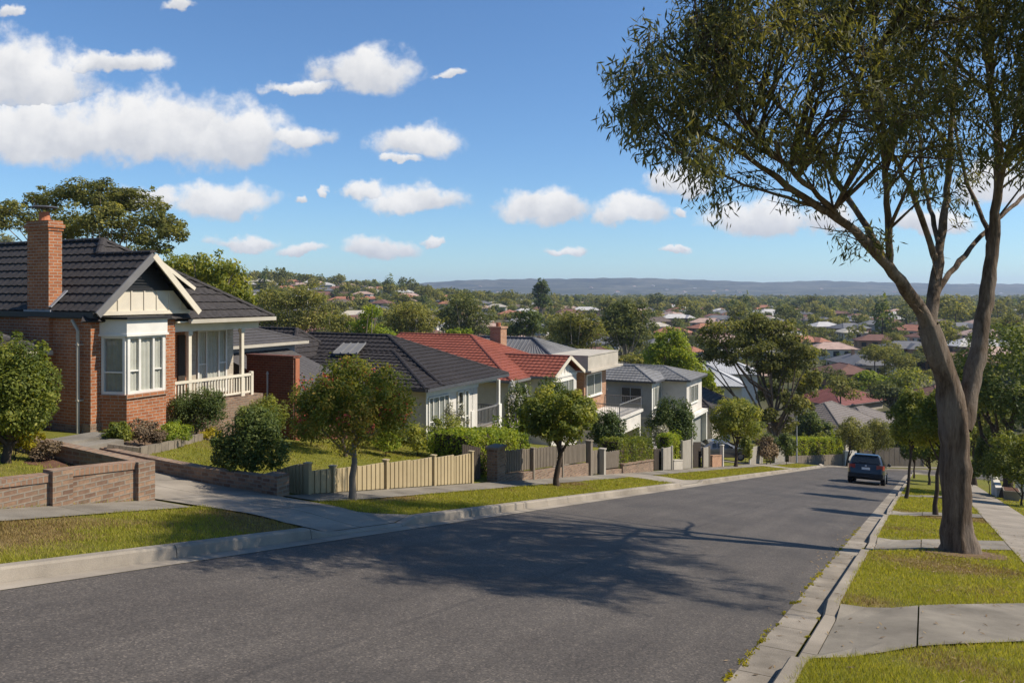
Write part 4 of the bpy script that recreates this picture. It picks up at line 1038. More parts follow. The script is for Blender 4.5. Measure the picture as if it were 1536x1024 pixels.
def grey_house():
    H = Frame(1030, -16.5); P = H.P
    t = thing('grey_rendered_house', P(0, 0, H.g(0, 0)), 'two storey grey rendered house with twin grey hip roofs', 'house')
    zf = H.g(0, 0)-.8; ze = H.z(570, 0, 0); u1 = H.u(1052.5, 0)
    walls(t, H, 0, u1, 0, 9, zf, ze, 'render_white')
    vb = H.v(992, 0); ub = H.u(977.5, vb); 
    walls(t, H, ub, .01, vb, 11, zf-.2, ze+.02, 'render_grey')
    o = .35
    v1 = H.v(996, 2.6); zr = H.z(549, 2.6, v1)
    hip_roof(t, H, -o, u1+o, -o, 10, ze, (2.6, v1, zr), (2.6, v1+4, zr), 'metal_grey', fascia='metal_dark', kw=dict(amp=.02, tw=.3))
    um = ub+1.6; v2 = H.v(953, um); zr2 = H.z(549, um, v2)
    hip_roof(t, H, ub-o, 2., vb-o, v2+8, ze+.03, (um, v2, zr2), (um, v2+4, zr2), 'metal_grey', fascia='metal_dark', kw=dict(amp=.02, tw=.3))
    a, b = H.u(1034.5, 0), H.u(1046, 0)
    window(t, P(a, 0, 0), P(b, 0, 0), H.z(605.5, a, 0), H.z(579, a, 0), (.5,), curtain='curtain_dim')
    a, b = ub+.3, -.15
    window(t, P(a, vb, 0), P(b, vb, 0), H.z(612, a, vb), H.z(577, a, vb), (.5,), curtain='curtain_dim', fw=.1)
    tr = MB(); tr.fbox(H, ub-.03, 0, vb-.04, vb, ze-.55, ze); tr.fbox(H, ub-.03, ub+.2, vb-.04, vb, zf, ze-.55); tr.build('trim', 'white_paint', t)
    va, vb2 = H.v(920, ub), H.v(968, ub)
    window(t, P(ub, H.v(932, ub), 0), P(ub, H.v(963, ub), 0), H.z(604, ub, vb+2), H.z(580, ub, vb+2), (.45,), curtain=None, frame='render_grey')
    bd = MB(); bd.fbox(H, ub-.04, .02, vb-.05, 9, H.z(629, ub, vb), H.z(626, ub, vb)); bd.fbox(H, -.04, u1+.04, -.04, 2, H.z(626, 0, 0), H.z(622, 0, 0)); bd.build('string_course', 'render_cream', t)
    # porch and garage opening
    p = MB(); z1 = H.z(628, 0, 0); p.fbox(H, .15, u1-.25, -.02, .04, zf, z1); p.build('garage_door', 'curtain_dim', t)
    p = MB(); p.fbox(H, -.03, .2, -.45, -.03, zf, z1); p.fbox(H, u1-.25, u1+.02, -.45, -.03, zf, z1); p.build('porch_post', 'white_paint', t)
    p = MB(); p.fbox(H, -.06, u1+.06, -.5, -.03, z1, z1+.25); p.build('porch_beam', 'white_paint', t)
grey_house()
def simple_house(name, label, px, w, ue, ve, py_e, rise, wallh, roof, wall, kind='tile', win=True, loc=None, amp=.022, fascia='grey_trim', rdir='v', cat='house', hood=None):
    """a plain hip-roofed house: near eaves corner at column px, row py_e; ue x ve metres of eaves"""
    H = Frame(px, w) if loc is None else loc; P = H.P
    ze = H.z(py_e, 0, 0)
    t = thing(name, P(ue/2, ve/2, ze-wallh), label, cat)
    walls(t, H, .5, ue-.5, .5, ve-.5, ze-wallh-1.5, ze-.03, wall)
    zr = ze+rise; h = min(ue, ve)/2
    if rdir == 'v': r0, r1 = (ue/2, h, zr), (ue/2, ve-h, zr)
    else: r0 = r1 = None
    if rdir == 'v' and ve >= ue: hip_roof(t, H, 0, ue, 0, ve, ze, r0, r1, roof, kind=kind, fascia=fascia, kw=dict(amp=amp, course=.4 if kind == 'tile' else 30, tw=.35))
    else:
        mb = MB(); a, b = P(h, ve/2, zr), P(ue-h, ve/2, zr); c = [P(0, ve, ze), P(0, 0, ze), P(ue, 0, ze), P(ue, ve, ze)]
        kw = dict(amp=amp, course=.4 if kind == 'tile' else 30, tw=.35, kind=kind)
        tile_plane(mb, c[0], c[1], a, a, **kw); tile_plane(mb, c[1], c[2], b, a, **kw); tile_plane(mb, c[2], c[3], b, b, **kw); tile_plane(mb, c[3], c[0], a, b, **kw)
        rf = mb.build('roof', roof, t); k = MB()
        for p, q in ((a, b), (c[0], a), (c[1], a), (c[2], b), (c[3], b)): ridge_caps(k, p, q, .14)
        k.build('ridge_cap', roof if kind == 'tile' else 'metal_dark', rf); g = MB()
        for i in range(4): gutter(g, c[i], c[(i+1) % 4])
        g.build('gutter', fascia, rf)
    if win:
        for i, (a, b) in enumerate(((.14, .36), (.58, .84))):
            window(t, P(.5+(ue-1)*a, .5, 0), P(.5+(ue-1)*b, .5, 0), ze-wallh+.9, ze-.5, (.5,), curtain='curtain_dim')
            window(t, P(.5, .5+(ve-1)*b, 0), P(.5, .5+(ve-1)*a, 0), ze-wallh+.9, ze-.5, (.5,), curtain='curtain_dim')
    return t
simple_house('brown_roofed_house', 'cream house with brown tiled hip roof between grey rendered house and street tree', 1075, -15.5, 8, 9, 620, 2.3, 2.6, 'tile_dark', 'render_cream')
small_garage()
class Plain:                          # same axes, placed by column and distance
    def __init__(s, px, Y, rot=0): s.X, s.Y = ray(px, Y); s.c, s.s_ = math.cos(rot), math.sin(rot)
    def xy(s, u, v): 
        u, v = u*s.c-v*s.s_, u*s.s_+v*s.c
        return s.X+DX*u-DY*v, s.Y+DY*u+DX*v
    def P(s, u, v, z): return (*s.xy(u, v), z)
    def z(s, py, u, v): return zof(py, s.xy(u, v)[1])
    def g(s, u, v): return T(*s.xy(u, v))
simple_house('pale_roofed_house', 'house with broad pale metal roof just above the brown roofed house', 0, 0, 9, 12, 580, 2.2, 2.8, 'metal_pale', 'render_white', 'metal', loc=Plain(1120, 92, .3), win=False)
simple_house('pale_roofed_house', 'second pale metal roofed house, the higher one behind the big gum tree', 0, 0, 9, 11, 562, 1.9, 2.8, 'metal_pale', 'render_white', 'metal', loc=Plain(1142, 118, .25), win=False)
simple_house('taupe_roofed_house', 'house with wide taupe tiled hip roof at the foot of the street above olive trees', 0, 0, 13, 11, 657, 3.0, 3.2, 'tile_taupe', 'render_cream', loc=Plain(1272, 92, -.35), rdir='u')
simple_house('taupe_roofed_house', 'lower taupe tiled roof of the house right beside the wide taupe hip roof', 0, 0, 12, 10, 650, 2.4, 3, 'tile_taupe', 'render_cream', loc=Plain(1316, 104, -.35), rdir='u', win=False)
simple_house('red_hip_house', 'house with faded red hip roof rising above the taupe roofs', 0, 0, 13, 10, 609, 2.3, 3, 'tile_faded', 'render_cream', loc=Plain(1262, 128, -.5), rdir='u', win=False)
# ------------------------------------------------------------------ walls, fences and gates
def hit(px, py, y0=4., y1=600.):
    """the point of the ground seen at a place in the survey photo"""
    Y = np.concatenate([np.arange(y0, 60, .04), np.arange(60, y1, .5)]); X = (px-768)/FOC*Y
    z = -(py-HOR)/FOC*Y; d = z-terrain(X, Y); i = int(np.argmax(d < 0)); 
    return float(X[i]), float(Y[i]), T(X[i], Y[i])
WL = -11.72
def front_wall():
    t = thing('brick_front_wall', (*xy(8, WL), T(*xy(8, -11.45))), 'low weathered brick garden wall along the footpath below the brick house', 'wall')
    zt = lambda s: -2.64-.095*(s-7.35)
    m = MB(); c = MB()
    ss = [4.5, 7.9, 8.0, 8.9, 9.86]
    for a, b in ((3.5, 7.5), (7.5, 9.22)):
        for q in range(4):
            s0, s1 = a+(b-a)*q/4, a+(b-a)*(q+1)/4; off = .05 if a < 5 else 0
            r = [(s0, WL+.115), (s1, WL+.115), (s1, WL-.115), (s0, WL-.115)]
            lo = [(*xy(s, w), T(*xy(s, -11.45))-.3) for s, w in r]; hi = [(*xy(s, w), zt(s)-.11-off) for s, w in r]; m.box8(lo[::-1], hi[::-1])
            r = [(s0, WL+.135), (s1, WL+.135), (s1, WL-.135), (s0, WL-.135)]
            c.box8([(*xy(s, w), zt(s)-.11-off) for s, w in r][::-1], [(*xy(s, w), zt(s)-off) for s, w in r][::-1])
    m.build('wall_face', 'brick_garden', t); c.build('coping', 'brick_soldier', t)
    for s in (7.6, 9.06):
        p = MB(); r = [(s-.16, WL+.2), (s+.16, WL+.2), (s+.16, WL+.117), (s-.16, WL+.117)]
        p.box8([(*xy(a, w), T(*xy(a, -11.45))-.3) for a, w in r][::-1], [(*xy(a, w), zt(a)+.004) for a, w in r][::-1]); p.build('pilaster', 'brick_garden', t)
    p = MB()
    for q in range(8):
        w0, w1 = WL-.116-4.6*q/8, WL-.116-4.6*(q+1)/8; r = [(9.1, w0), (9.3, w0), (9.3, w1), (9.1, w1)]
        f = lambda w: zt(9.22)+.05*(WL-w)
        p.box8([(*xy(s, w), T(*xy(9.6, w))-.3) for s, w in r][::-1], [(*xy(s, w), f(w)-.03) for s, w in r][::-1])
    p.build('return_wall', 'brick_garden', t)
front_wall()
def drive_wall():
    t = thing('low_retaining_wall', (*xy(11.8, -12.3), T(*xy(11.6, -12.3))), 'low brick retaining wall with a stub pillar along the right of the driveway', 'wall')
    m = MB(); n = 9
    for q in range(n):
        w0, w1 = -11.5-5.4*q/n, -11.5-5.4*(q+1)/n; r = [(11.7, w0), (11.89, w0), (11.89, w1), (11.7, w1)]
        f = lambda w: T(*xy(11.6, w))+.34-.02*(-11.5-w)
        m.box8([(*xy(s, w), T(*xy(11.6, w))-.4) for s, w in r][::-1], [(*xy(s, w), f(w)) for s, w in r][::-1])
    m.build('wall_face', 'brick_garden', t)
    p = MB(); r = [(11.63, -11.1), (11.97, -11.1), (11.97, -11.498), (11.63, -11.498)]; z = T(*xy(11.65, -11.3))
    p.box8([(*xy(s, w), z-.3) for s, w in r][::-1], [(*xy(s, w), z+.4) for s, w in r][::-1]); p.build('pillar', 'brick_garden', t)
drive_wall()
def edging():
    pts = [hit(*p) for p in [(160, 687), (207, 684), (258, 673), (325, 657)]]
    m = MB()
    for a, b in zip(pts[:-1], pts[1:]):
        n = 5
        for i in range(n):
            p = np.add(a, np.subtract(b, a)*(i+.03)/n); q = np.add(a, np.subtract(b, a)*(i+.97)/n)
            p[2] = T(p[0], p[1])+.07; q[2] = T(q[0], q[1])+.07; m.bar(p, q, .12, .26)
    o = m.build('garden_edging', 'stone', loc=pts[1]); tag(o, 'stone edging of the shrub bed below the bay window', 'edging')
    st = thing('garden_steps', hit(120, 676), 'old concrete steps and slab landing by the corner of the brick house', 'steps')
    for px, py, l, d, h in ((112, 668, 1.5, .8, .14), (140, 676, 1.1, .6, .14), (126, 684, 1.2, .5, .2)):
        x, y, z = hit(px, py); m = MB(); c = np.array((x, y, z+h/2)); m.bar(c-np.array((DX, DY, 0))*l/2, c+np.array((DX, DY, 0))*l/2, d, h); m.build('step', 'concrete_dark', st)
edging()
def bed(pts, mat, name='soil'):
    P = [hit(*p)[:2] for p in pts]; c = np.mean(P, 0); m = MB(); n = len(P); R = 7
    V = [(c[0], c[1], T(*c)+.05)]
    for k in range(1, R+1):
        for i in range(n*3):
            a, b = np.array(P[i//3]), np.array(P[(i//3+1) % n]); q = a+(b-a)*(i % 3)/3; q = c+(q-c)*k/R*(1+(.04*math.sin(i*2.3) if k == R else 0)); V.append((q[0], q[1], T(*q)+(.045+.012*math.sin(i*3+k*2) if k < R else .008)))
    n *= 3; F = [(0, 1+i, 1+(i+1) % n) for i in range(n)]+[(1+(k-1)*n+i, 1+k*n+i, 1+k*n+(i+1) % n, 1+(k-1)*n+(i+1) % n) for k in range(1, R) for i in range(n)]
    a, b, d = np.array(V[0]), np.array(V[1]), np.array(V[2])
    if np.cross(b-a, d-a)[2] < 0: F = [f[::-1] for f in F]
    m.add(V, F); tag(m.build(name, mat, smooth=True), kind='structure')
bed([(35, 694), (70, 703), (135, 704), (205, 691), (150, 684), (90, 682)], 'soil')
bed([(152, 668), (165, 684), (207, 681), (256, 670), (320, 656), (325, 648), (262, 655), (205, 660)], 'mulch')
HS = Frame(458, -11.1)
def fz(px, py): return HS.z(py, HS.u(px), 0)
def up_(px): return HS.u(px)
def gnd(u, v=0): return HS.g(u, v)
def beige_fence():
    t = thing('beige_fence', HS.P(0, 0, gnd(0)), 'beige paling fence stepping down beside the footpath behind the crape myrtle', 'fence')
    segs = [(466, 497, 706, 702), (500, 538, 703, 698), (538.5, 575, 699, 693), (581, 615, 694, 689), (615.5, 647, 690.5, 685), (652.5, 680, 686, 681.5), (680.5, 704, 684, 679.5)]
    for a, b, ya, yb in segs:
        m = MB(); ua, ub = up_(a), up_(b); za, zb = HS.z(ya, ua, 0), HS.z(yb, ub, 0); n = max(3, int((ub-ua)/.08))
        for i in range(n):
            f0, f1 = ua+(ub-ua)*i/n, ua+(ub-ua)*(i+1)/n-.004; o = .018*(i % 2)
            z0, z1 = za+(zb-za)*i/n, za+(zb-za)*(i+1)/n
            r = [(f0, -.02-o), (f1, -.02-o), (f1, .01), (f0, .01)]
            m.box8([HS.P(u, v, gnd(u)+.03) for u, v in r], [HS.P(u, v, z0 if u == f0 else z1) for u, v in r])
        m.fbox(HS, ua, ub, .01, .04, gnd((ua+ub)/2)+.3, gnd((ua+ub)/2)+.36)
        m.build('panel', 'fence_beige', t)
    for px, py in ((461, 695), (498.5, 699), (578, 690), (649.5, 683), (706, 677)):
        u = up_(px); m = MB(); m.fbox(HS, u-.045, u+.045, -.075, .05, gnd(u)-.2, HS.z(py, u, 0)); m.fbox(HS, u-.06, u+.06, -.09, .06, HS.z(py, u, 0), HS.z(py, u, 0)+.025); m.build('post', 'fence_beige', t)
    # return along the driveway side
    v1 = HS.v(413, 0); m = MB(); n = 16; u0 = up_(461)
    ys = [704, 703, 701, 699, 697.5, 696, 695.5, 696]
    for i in range(n):
        a, b = .06+(v1-.06)*i/n, .06+(v1-.06)*(i+1)/n-.012; py = np.interp(1-(i+.5)/n, np.linspace(0, 1, 8), ys)
        m.fbox(HS, u0-.02-.018*(i % 2), u0+.01, a, b, gnd(u0, a)-.1, HS.z(py, u0, (a+b)/2))
    m.build('panel', 'fence_beige', t)
beige_fence()
def side_gate():
    a, b = up_(710), up_(737)
    t = thing('timber_gate', HS.P(a, .35, gnd(a, .35)), 'dark weathered timber gate between beige fence and brick pillar', 'gate')
    m = MB(); n = 9
    for i in range(n):
        u0, u1 = a+(b-a)*i/n, a+(b-a)*(i+1)/n-.012; z = HS.z(667+5*i/n, u0, .35); m.fbox(HS, u0, u1, .35, .37, gnd(u0, .35)+.05, z)
    m.build('boards', 'timber_dark', t)
    m = MB(); m.fbox(HS, a, b, .37, .41, gnd(a, .35)+.2, gnd(a, .35)+.28); m.fbox(HS, a, b, .37, .41, gnd(a, .35)+.7, gnd(a, .35)+.78); m.build('rail', 'timber_dark', t)
    a, b = up_(738), up_(753)
    t = thing('brick_pillar', HS.P(a, 0, gnd(a)), 'square brick gate pillar with a flat cap at the start of the picket fence', 'pillar')
    m = MB(); zt = HS.z(675, a, 0); m.fbox(HS, a+.1, b-.02, -.12, .22, gnd(a)-.3, zt); m.build('shaft', 'brick_garden', t)
    m = MB(); m.fbox(HS, a+.06, b+.02, -.16, .26, zt, zt+.07); m.build('cap', 'stone', t)
side_gate()
def picket(name, label, px0, px1, y0, y1, b0, b1, mat='timber_grey', base='brick_garden', posts=(), pw=.07, gap=.045, tall=()):
    """pickets from row y0..y1 down to the top of a dwarf wall at b0..b1"""
    ua, ub = up_(px0), up_(px1)
    t = thing(name, HS.P(ua, 0, gnd(ua)), label, 'fence')
    za, zb = HS.z(y0, ua, 0), HS.z(y1, ub, 0); wa, wb = HS.z(b0, ua, 0), HS.z(b1, ub, 0)
    m = MB(); u = ua; rnd = random.Random(int(px0))
    while u < ub-pw:
        f = (u-ua)/(ub-ua); z0 = wa+(wb-wa)*f+.05; z1 = za+(zb-za)*f+rnd.uniform(-.02, .015)
        m.fbox(HS, u, u+pw, -.012, .012, z0, z1); u += pw+gap
    for q in (.18, .8):
        p = HS.P(ua, .03, wa+(za-wa)*q); r = HS.P(ub, .03, wb+(zb-wb)*q); m.bar(p, r, .035, .07)
    m.build('pickets', mat, t)
    if base:
        m = MB(); n = 6
        for i in range(n):
            f0, f1 = i/n, (i+1)/n; u0, u1 = ua+(ub-ua)*f0, ua+(ub-ua)*f1
            r = [(u0, -.1), (u1, -.1), (u1, .12), (u0, .12)]
            m.box8([HS.P(u, v, gnd(u)-.2) for u, v in r], [HS.P(u, v, wa+(wb-wa)*(f0 if u == u0 else f1)) for u, v in r])
        m.build('dwarf_wall', base, t)
    for px, py in posts:
        u = up_(px); m = MB(); z = HS.z(py, u, 0); m.fbox(HS, u-.055, u+.055, -.13, -.015, gnd(u)-.2, z); m.fbox(HS, u-.065, u+.065, -.14, 0, z, z+.03); m.build('post', mat, t)
    return t
picket('picket_fence', 'grey weathered picket fence on a dwarf brick wall behind the round street tree', 753.5, 879, 676, 665, 712, 694, posts=((796, 672), (840, 668)), )
def post(label, px, py, r=.07, mat='timber_grey', v=-.05, name='gate_post', cat='post', sq=True, group=None):
    u = up_(px); z0 = gnd(u, v); z = HS.z(py, u, v); t = thing(name, HS.P(u, v, z0), label, cat, group)
    m = MB(); m.fbox(HS, u-r, u+r, v-r, v+r, z0-.2, z); m.build('shaft', mat, t)
    m = MB(); m.fbox(HS, u-r*1.25, u+r*1.25, v-r*1.25, v+r*1.25, z, z+.05); m.build('cap', mat, t); return t
def panel(name, label, px0, px1, y0, y1, mat, cat='fence', v=0, board=.11, frame=None, d=0, HS=HS):
    gnd = HS.g
    ua, ub = HS.u(px0, v), HS.u(px1, v); t = thing(name, HS.P(ua, v, gnd(ua, v)), label, cat); m = MB(); n = max(3, int((ub-ua)/board))
    for i in range(n):
        a, b = ua+(ub-ua)*i/n, ua+(ub-ua)*(i+1)/n-.01; z = HS.z(y0+(y1-y0)*(i+.5)/n, a, v); m.fbox(HS, a, b, v-.01-.01*(i % 2), v+.015, gnd(a, v)+.02, z)
    m.build('boards', mat, t)
    m = MB()
    for q in (.25, .85):
        za, zb = gnd(ua, v)+(HS.z(y0, ua, v)-gnd(ua, v))*q, gnd(ub, v)+(HS.z(y1, ub, v)-gnd(ub, v))*q; m.bar(HS.P(ua, v+.04, za), HS.P(ub, v+.04, zb), .04, .07)
    m.build('rail', mat, t)
    for u, y in ((ua, y0), (ub, y1)):
        if frame:
            m = MB(); m.fbox(HS, u-.05, u+.05, v-.07, v+.03, gnd(u, v)-.2, HS.z(y, u, v)+.06); m.build('post', frame, t)
    return t
post('tall square timber post at the lower end of the picket fence', 882, 662, .1)
panel('timber_gate', 'narrow brown paling gate just below the tall timber post', 886.5, 899, 676, 675, 'timber_grey', 'gate', .1)
post('pale capped post between brown gate and short picket fence', 902, 674, .1, 'timber_pale')
picket('picket_fence', 'short grey picket fence between pale capped post and clipped hedge', 905.5, 930, 678, 675, 705, 702)
def dwarf(name, label, px0, px1, y0, y1, mat, v=0, HS=HS):
    gnd = HS.g
    ua, ub = HS.u(px0, v), HS.u(px1, v); m = MB(); r = [(ua, v-.1), (ub, v-.1), (ub, v+.12), (ua, v+.12)]
    m.box8([HS.P(u, q, gnd(u, v)-.3) for u, q in r], [HS.P(u, q, HS.z(y0 if u == ua else y1, u, v)) for u, q in r])
    t = thing(name, HS.P(ua, v, gnd(ua, v)), label, 'wall'); m.build('wall_face', mat, t)
    c = MB(); c.box8([HS.P(u, q*1.25, HS.z(y0 if u == ua else y1, u, v)) for u, q in r], [HS.P(u, q*1.25, HS.z(y0 if u == ua else y1, u, v)+.05) for u, q in r]); c.build('coping', mat, t); return t
dwarf('low_brick_wall', 'low brick wall under the clipped hedge', 931, 977, 697, 690, 'brick_garden', -.05)
panel('timber_gate', 'dark brown gate right of the clipped hedge', 980.5, 991, 674, 673, 'timber_dark', 'gate', .15)
panel('pale_fence', 'short pale sloping fence panel right of the dark brown gate', 993.5, 1007, 673, 670, 'timber_pale', frame='timber_pale')
dwarf('low_rendered_wall', 'low pale rendered wall between two pale fence panels', 1008, 1021, 691, 690, 'render_cream')
panel('pale_fence', 'tall pale fence panel in front of the grey rendered house porch', 1022.5, 1037, 662, 659, 'timber_pale', frame='timber_pale')
panel('timber_gate', 'olive brown gate right of the tall pale fence panel', 1040, 1051, 663, 663, 'timber_dark', 'gate', .2)
panel('pale_fence', 'little grey-white fence panel just left of the silver parked car', 1053.5, 1063, 672, 670, 'timber_pale', frame='timber_grey')
dwarf('low_brick_wall', 'short low tan brick wall in front of the silver parked car', 1066, 1080, 684, 683, 'brick_tan')
post('white bollard post at the right end of the short tan brick wall', 1081.5, 668, .1, 'render_white', name='bollard', cat='bollard')
panel('pale_fence', 'pale fence panel with leafy top beyond the driveway of the silver car', 1124, 1142.5, 671, 668, 'timber_pale', frame='render_white')
panel('pale_fence', 'small cream fence panel under the large gum tree', 1162, 1176, 669, 668, 'timber_pale', frame='render_white')
BL = Line(bend(24.4, 14), bend(24.6, 37))
panel('low_grey_fence', 'long low dark fence under the bright hedge at the bend', 1183, 1264, 684, 681, 'timber_grey', HS=BL, frame='timber_grey', board=.3)
dwarf('low_rendered_wall', 'small white rendered wall at the far end of the bright hedge', 1266, 1284, 677, 676, 'render_white', HS=BL)
BL2 = Line(bend(25, 40), bend(25, 66))
panel('far_paling_fence', 'grey paling fence facing up the street behind the navy car', 1290, 1385, 672, 670, 'timber_grey', HS=BL2, frame='timber_grey', board=.3)
# ------------------------------------------------------------------ lamp post, right-hand garden wall
def lamp():
    v = -.5
    u = HS.u(1195, v); z0 = gnd(u, v); zt = HS.z(607, u, v)
    t = thing('street_lamp', HS.P(u, v, z0), 'thin grey street lamp pole on the left footpath near the bright hedge', 'lamp post')
    m = MB(); m.tube([HS.P(u, v, z0-.1), HS.P(u, v, z0+1), HS.P(u, v, zt)], [.1, .075, .055], 8); m.build('pole', 'galvanised', t)
    m = MB(); m.tube([HS.P(u, v, zt-.02), HS.P(u, v-.25, zt+.28), HS.P(u, v-.8, zt+.36)], [.05, .04, .035], 6); m.build('arm', 'galvanised', t)
    m = MB(); m.tube([HS.P(u, v-.75, zt+.35), HS.P(u, v-.95, zt+.36), HS.P(u, v-1.2, zt+.33)], [.06, .11, .05], 8); m.build('lamp_head', 'metal_dark', t)
lamp()
def right_garden():
    x, y, z = hit(1490, 741); s, w = sw(x, y)
    R = Frame(1490, w); R.X, R.Y = x, y
    def du(a): return a
    t = thing('white_garden_wall', (x, y, z), 'low white rendered wall in shade below the right-hand hedge', 'wall')
    m = MB(); m.fbox(R, -3.6, 0, -.1, .1, z-1, z+1.05); m.build('wall_face', 'render_white', t); m = MB(); m.fbox(R, -3.65, .05, -.14, .14, z+1.05, z+1.12); m.build('coping', 'render_white', t)
    x, y, z = hit(1517, 750); t = thing('concrete_planter', (x, y, z), 'square concrete planter box at the foot of the white garden wall', 'planter')
    R.X, R.Y = x, y; m = MB()
    b = [R.P(a, c, z-.1) for a, c in ((-.32, -.25), (.32, -.25), (.32, .25), (-.32, .25))]; q = [R.P(a, c, z+.5) for a, c in ((-.42, -.33), (.42, -.33), (.42, .33), (-.42, .33))]
    m.box8(b, q); m.build('box', 'concrete', t); m = MB(); m.fbox(R, -.36, .36, -.28, .28, z+.5, z+.515); m.build('soil', 'soil', t)
    x, y, z = hit(1533, 748); R.X, R.Y = x, y; zt = zof(697, y)
    t = thing('white_gate_pillar', (x, y, z), 'white rendered gate pillar with a terracotta pot on top at the right edge', 'pillar')
    m = MB(); m.fbox(R, -.26, .26, -.26, .26, z-.3, zt); m.build('shaft', 'render_white', t); m = MB(); m.fbox(R, -.32, .32, -.32, .32, zt, zt+.07); m.build('cap', 'render_white', t)
    m = MB(); p = R.P(0, 0, zt+.075); m.tube([np.add(p, (0, 0, q)) for q in (0, .02, .2, .34, .36, .42)], [.1, .11, .17, .2, .23, .22], 12)
    tag(m.build('flower_pot', 'terracotta', loc=p), 'terracotta pot standing on the white gate pillar', 'pot')
right_garden()
# ------------------------------------------------------------------ cars
def car(name, label, loc, body_mat, scale=1., yaw_extra=0., sedan=False, pitch=True):
    t = thing(name, loc, label, 'car'); ORG[t] = Vector((0, 0, 0))
    yaw = -math.atan2(DX, DY)+yaw_extra
    t.rotation_euler = (-math.atan(.1766)*(1 if pitch else 0), 0, yaw); t.scale = (scale,)*3
    if sedan: prof = [(-2.25, .62), (-2.22, .86), (-2.1, .93), (-1.5, .98), (-1.35, 1.0), (-.75, 1.36), (-.3, 1.42), (.2, 1.4), (.5, 1.33), (1.15, .98), (1.7, .9), (2.1, .78), (2.25, .6)]
    else: prof = [(-2.02, .55), (-2.0, .78), (-1.95, .96), (-1.88, 1.03), (-1.62, 1.41), (-1.5, 1.48), (-.9, 1.53), (-.2, 1.52), (.3, 1.44), (1.05, 1.0), (1.5, .93), (1.85, .8), (2.0, .6)]
    y0, y1 = prof[0][0], prof[-1][0]
    ring_n = None; V = []
    for y, zt in prof:
        e = 1-max(0, (abs(y)-(abs(y1)-.35))/.35)**2*.14
        zb = .24 if abs(y) < abs(y1)-.12 else .36
        belt = min(.95, zt-.02); hw = .87*e
        cabin = max(0, zt-.98)
        rw = hw-.05-cabin*.36
        pts = [(0, zb), (hw*.9, zb), (hw*.985, zb+.12), (hw, (zb+belt)*.52), (hw*.99, belt*.9), (hw*.96, belt)]
        if cabin > .05: pts += [(rw+.03, zt-.1), (rw-.05, zt-.025), (rw*.6, zt)]
        else: pts += [(hw*.9, zt-.012), (hw*.8, zt-.004), (hw*.55, zt)]
        pts += [(0, zt+.006)]
        full = pts+[(-x, z) for x, z in pts[-2:0:-1]]
        V += [(x, y, z) for x, z in full]; ring_n = len(full)
    k = ring_n; n = len(prof); F = [(i*k+j, (i+1)*k+j, (i+1)*k+(j+1) % k, i*k+(j+1) % k) for i in range(n-1) for j in range(k)]
    F += [tuple(range(k)), tuple(range((n-1)*k, n*k))[::-1]]
    b = MB(); b.add(V, F); b.build('body', body_mat, t, smooth=True)
    def zt(y): return float(np.interp(y, [p[0] for p in prof], [p[1] for p in prof]))
    # glass
    if sedan: ra, rb, fa, fb = -1.38, -.8, .55, 1.1
    else: ra, rb, fa, fb = -1.875, -1.6, .36, 1.0
    def rwid(y): return .87-.05-max(0, zt(y)-.98)*.36
    for nm, a, c, s in (('rear_window', ra, rb, -1), ('windscreen', fb, fa, 1)):
        g = MB(); wa, wc = rwid(a)-.1, rwid(c)-.09; off = .022
        g.quad((-wa, a+s*off, zt(a)+.02), (wa, a+s*off, zt(a)+.02), (wc, c+s*off, zt(c)+.005), (-wc, c+s*off, zt(c)+.005)); g.build(nm, 'car_glass_solid', t)
    for s in (-1, 1):
        for a, c in ((rb+.15, -.35), (-.28, fa+.25)):
            g = MB(); q = []
            for y, top in ((a, 0), (c, 0), (c, 1), (a, 1)):
                if top: yy = min(max(y, rb+.05), fa-.08); q.append((s*(rwid(yy)+.045), yy, zt(yy)-.115))
                else: q.append((s*.846, y, .985))
            g.quad(*q); g.build('side_window', 'car_glass_solid', t)
        # wheels
        for y in (-1.28 if not sedan else -1.35, 1.25 if not sedan else 1.38):
            m = MB(); m.tube([(s*.66, y, .31), (s*.68, y, .31), (s*.86, y, .31), (s*.885, y, .31)], [.27, .315, .315, .27], 18); w = m.build('wheel', 'rubber', t, smooth=False)
            m = MB(); m.tube([(s*.85, y, .31), (s*.895, y, .31)], [.2, .19], 12); m.build('rim', 'alloy', w)
        m = MB(); yb = y0; zl, zh = (.66, .84) if sedan else (.76, .99)
        r = [(s*.5, yb-.005), (s*.845, yb+.16), (s*.86, yb+.3), (s*.5, yb+.2)] if sedan else [(s*.5, yb+.02), (s*.79, yb+.05), (s*.868, yb+.3), (s*.5, yb+.3)]
        m.prism([(x, y, zl) for x, y in r], (0, 0, zh-zl)); m.build('tail_light', 'lamp_red', t)
        m = MB(); m.tube([(s*.86, .72, .97), (s*1.0, .7, 1.0)], [.03, .03], 6); m.tube([(s*.93, .66, 1.02), (s*.97, .68, 1.02), (s*1.02, .72, 1.02), (s*1.07, .76, 1.02)], [.03, .09, .09, .04], 8); m.build('mirror', 'car_trim', t, smooth=True)
    m = MB(); m.prism([(-.8, y0-.03, .36), (.8, y0-.03, .36), (.86, y0+.3, .34), (-.86, y0+.3, .34)], (0, 0, .2)); m.build('bumper', 'car_trim' if not sedan else body_mat, t)
    m = MB(); zp = .74 if not sedan else .52; m.box(-.19, .19, y0-.02, y0+.05, zp, zp+.115) if not sedan else m.box(-.19, .19, y0-.045, y0-.02, zp, zp+.115); m.build('number_plate', 'plate_white', t)
    m = MB(); m.tube([(0, y0+.02, .94), (0, y0-.005, .94)], [.05, .045], 8); m.build('badge', 'alloy', t)
    m = MB(); m.bar((-.35, ra-.05 if not sedan else ra, zt(ra)+.07), (.05, ra-.02, zt(ra)+.045), .02); m.build('wiper', 'car_trim', t)
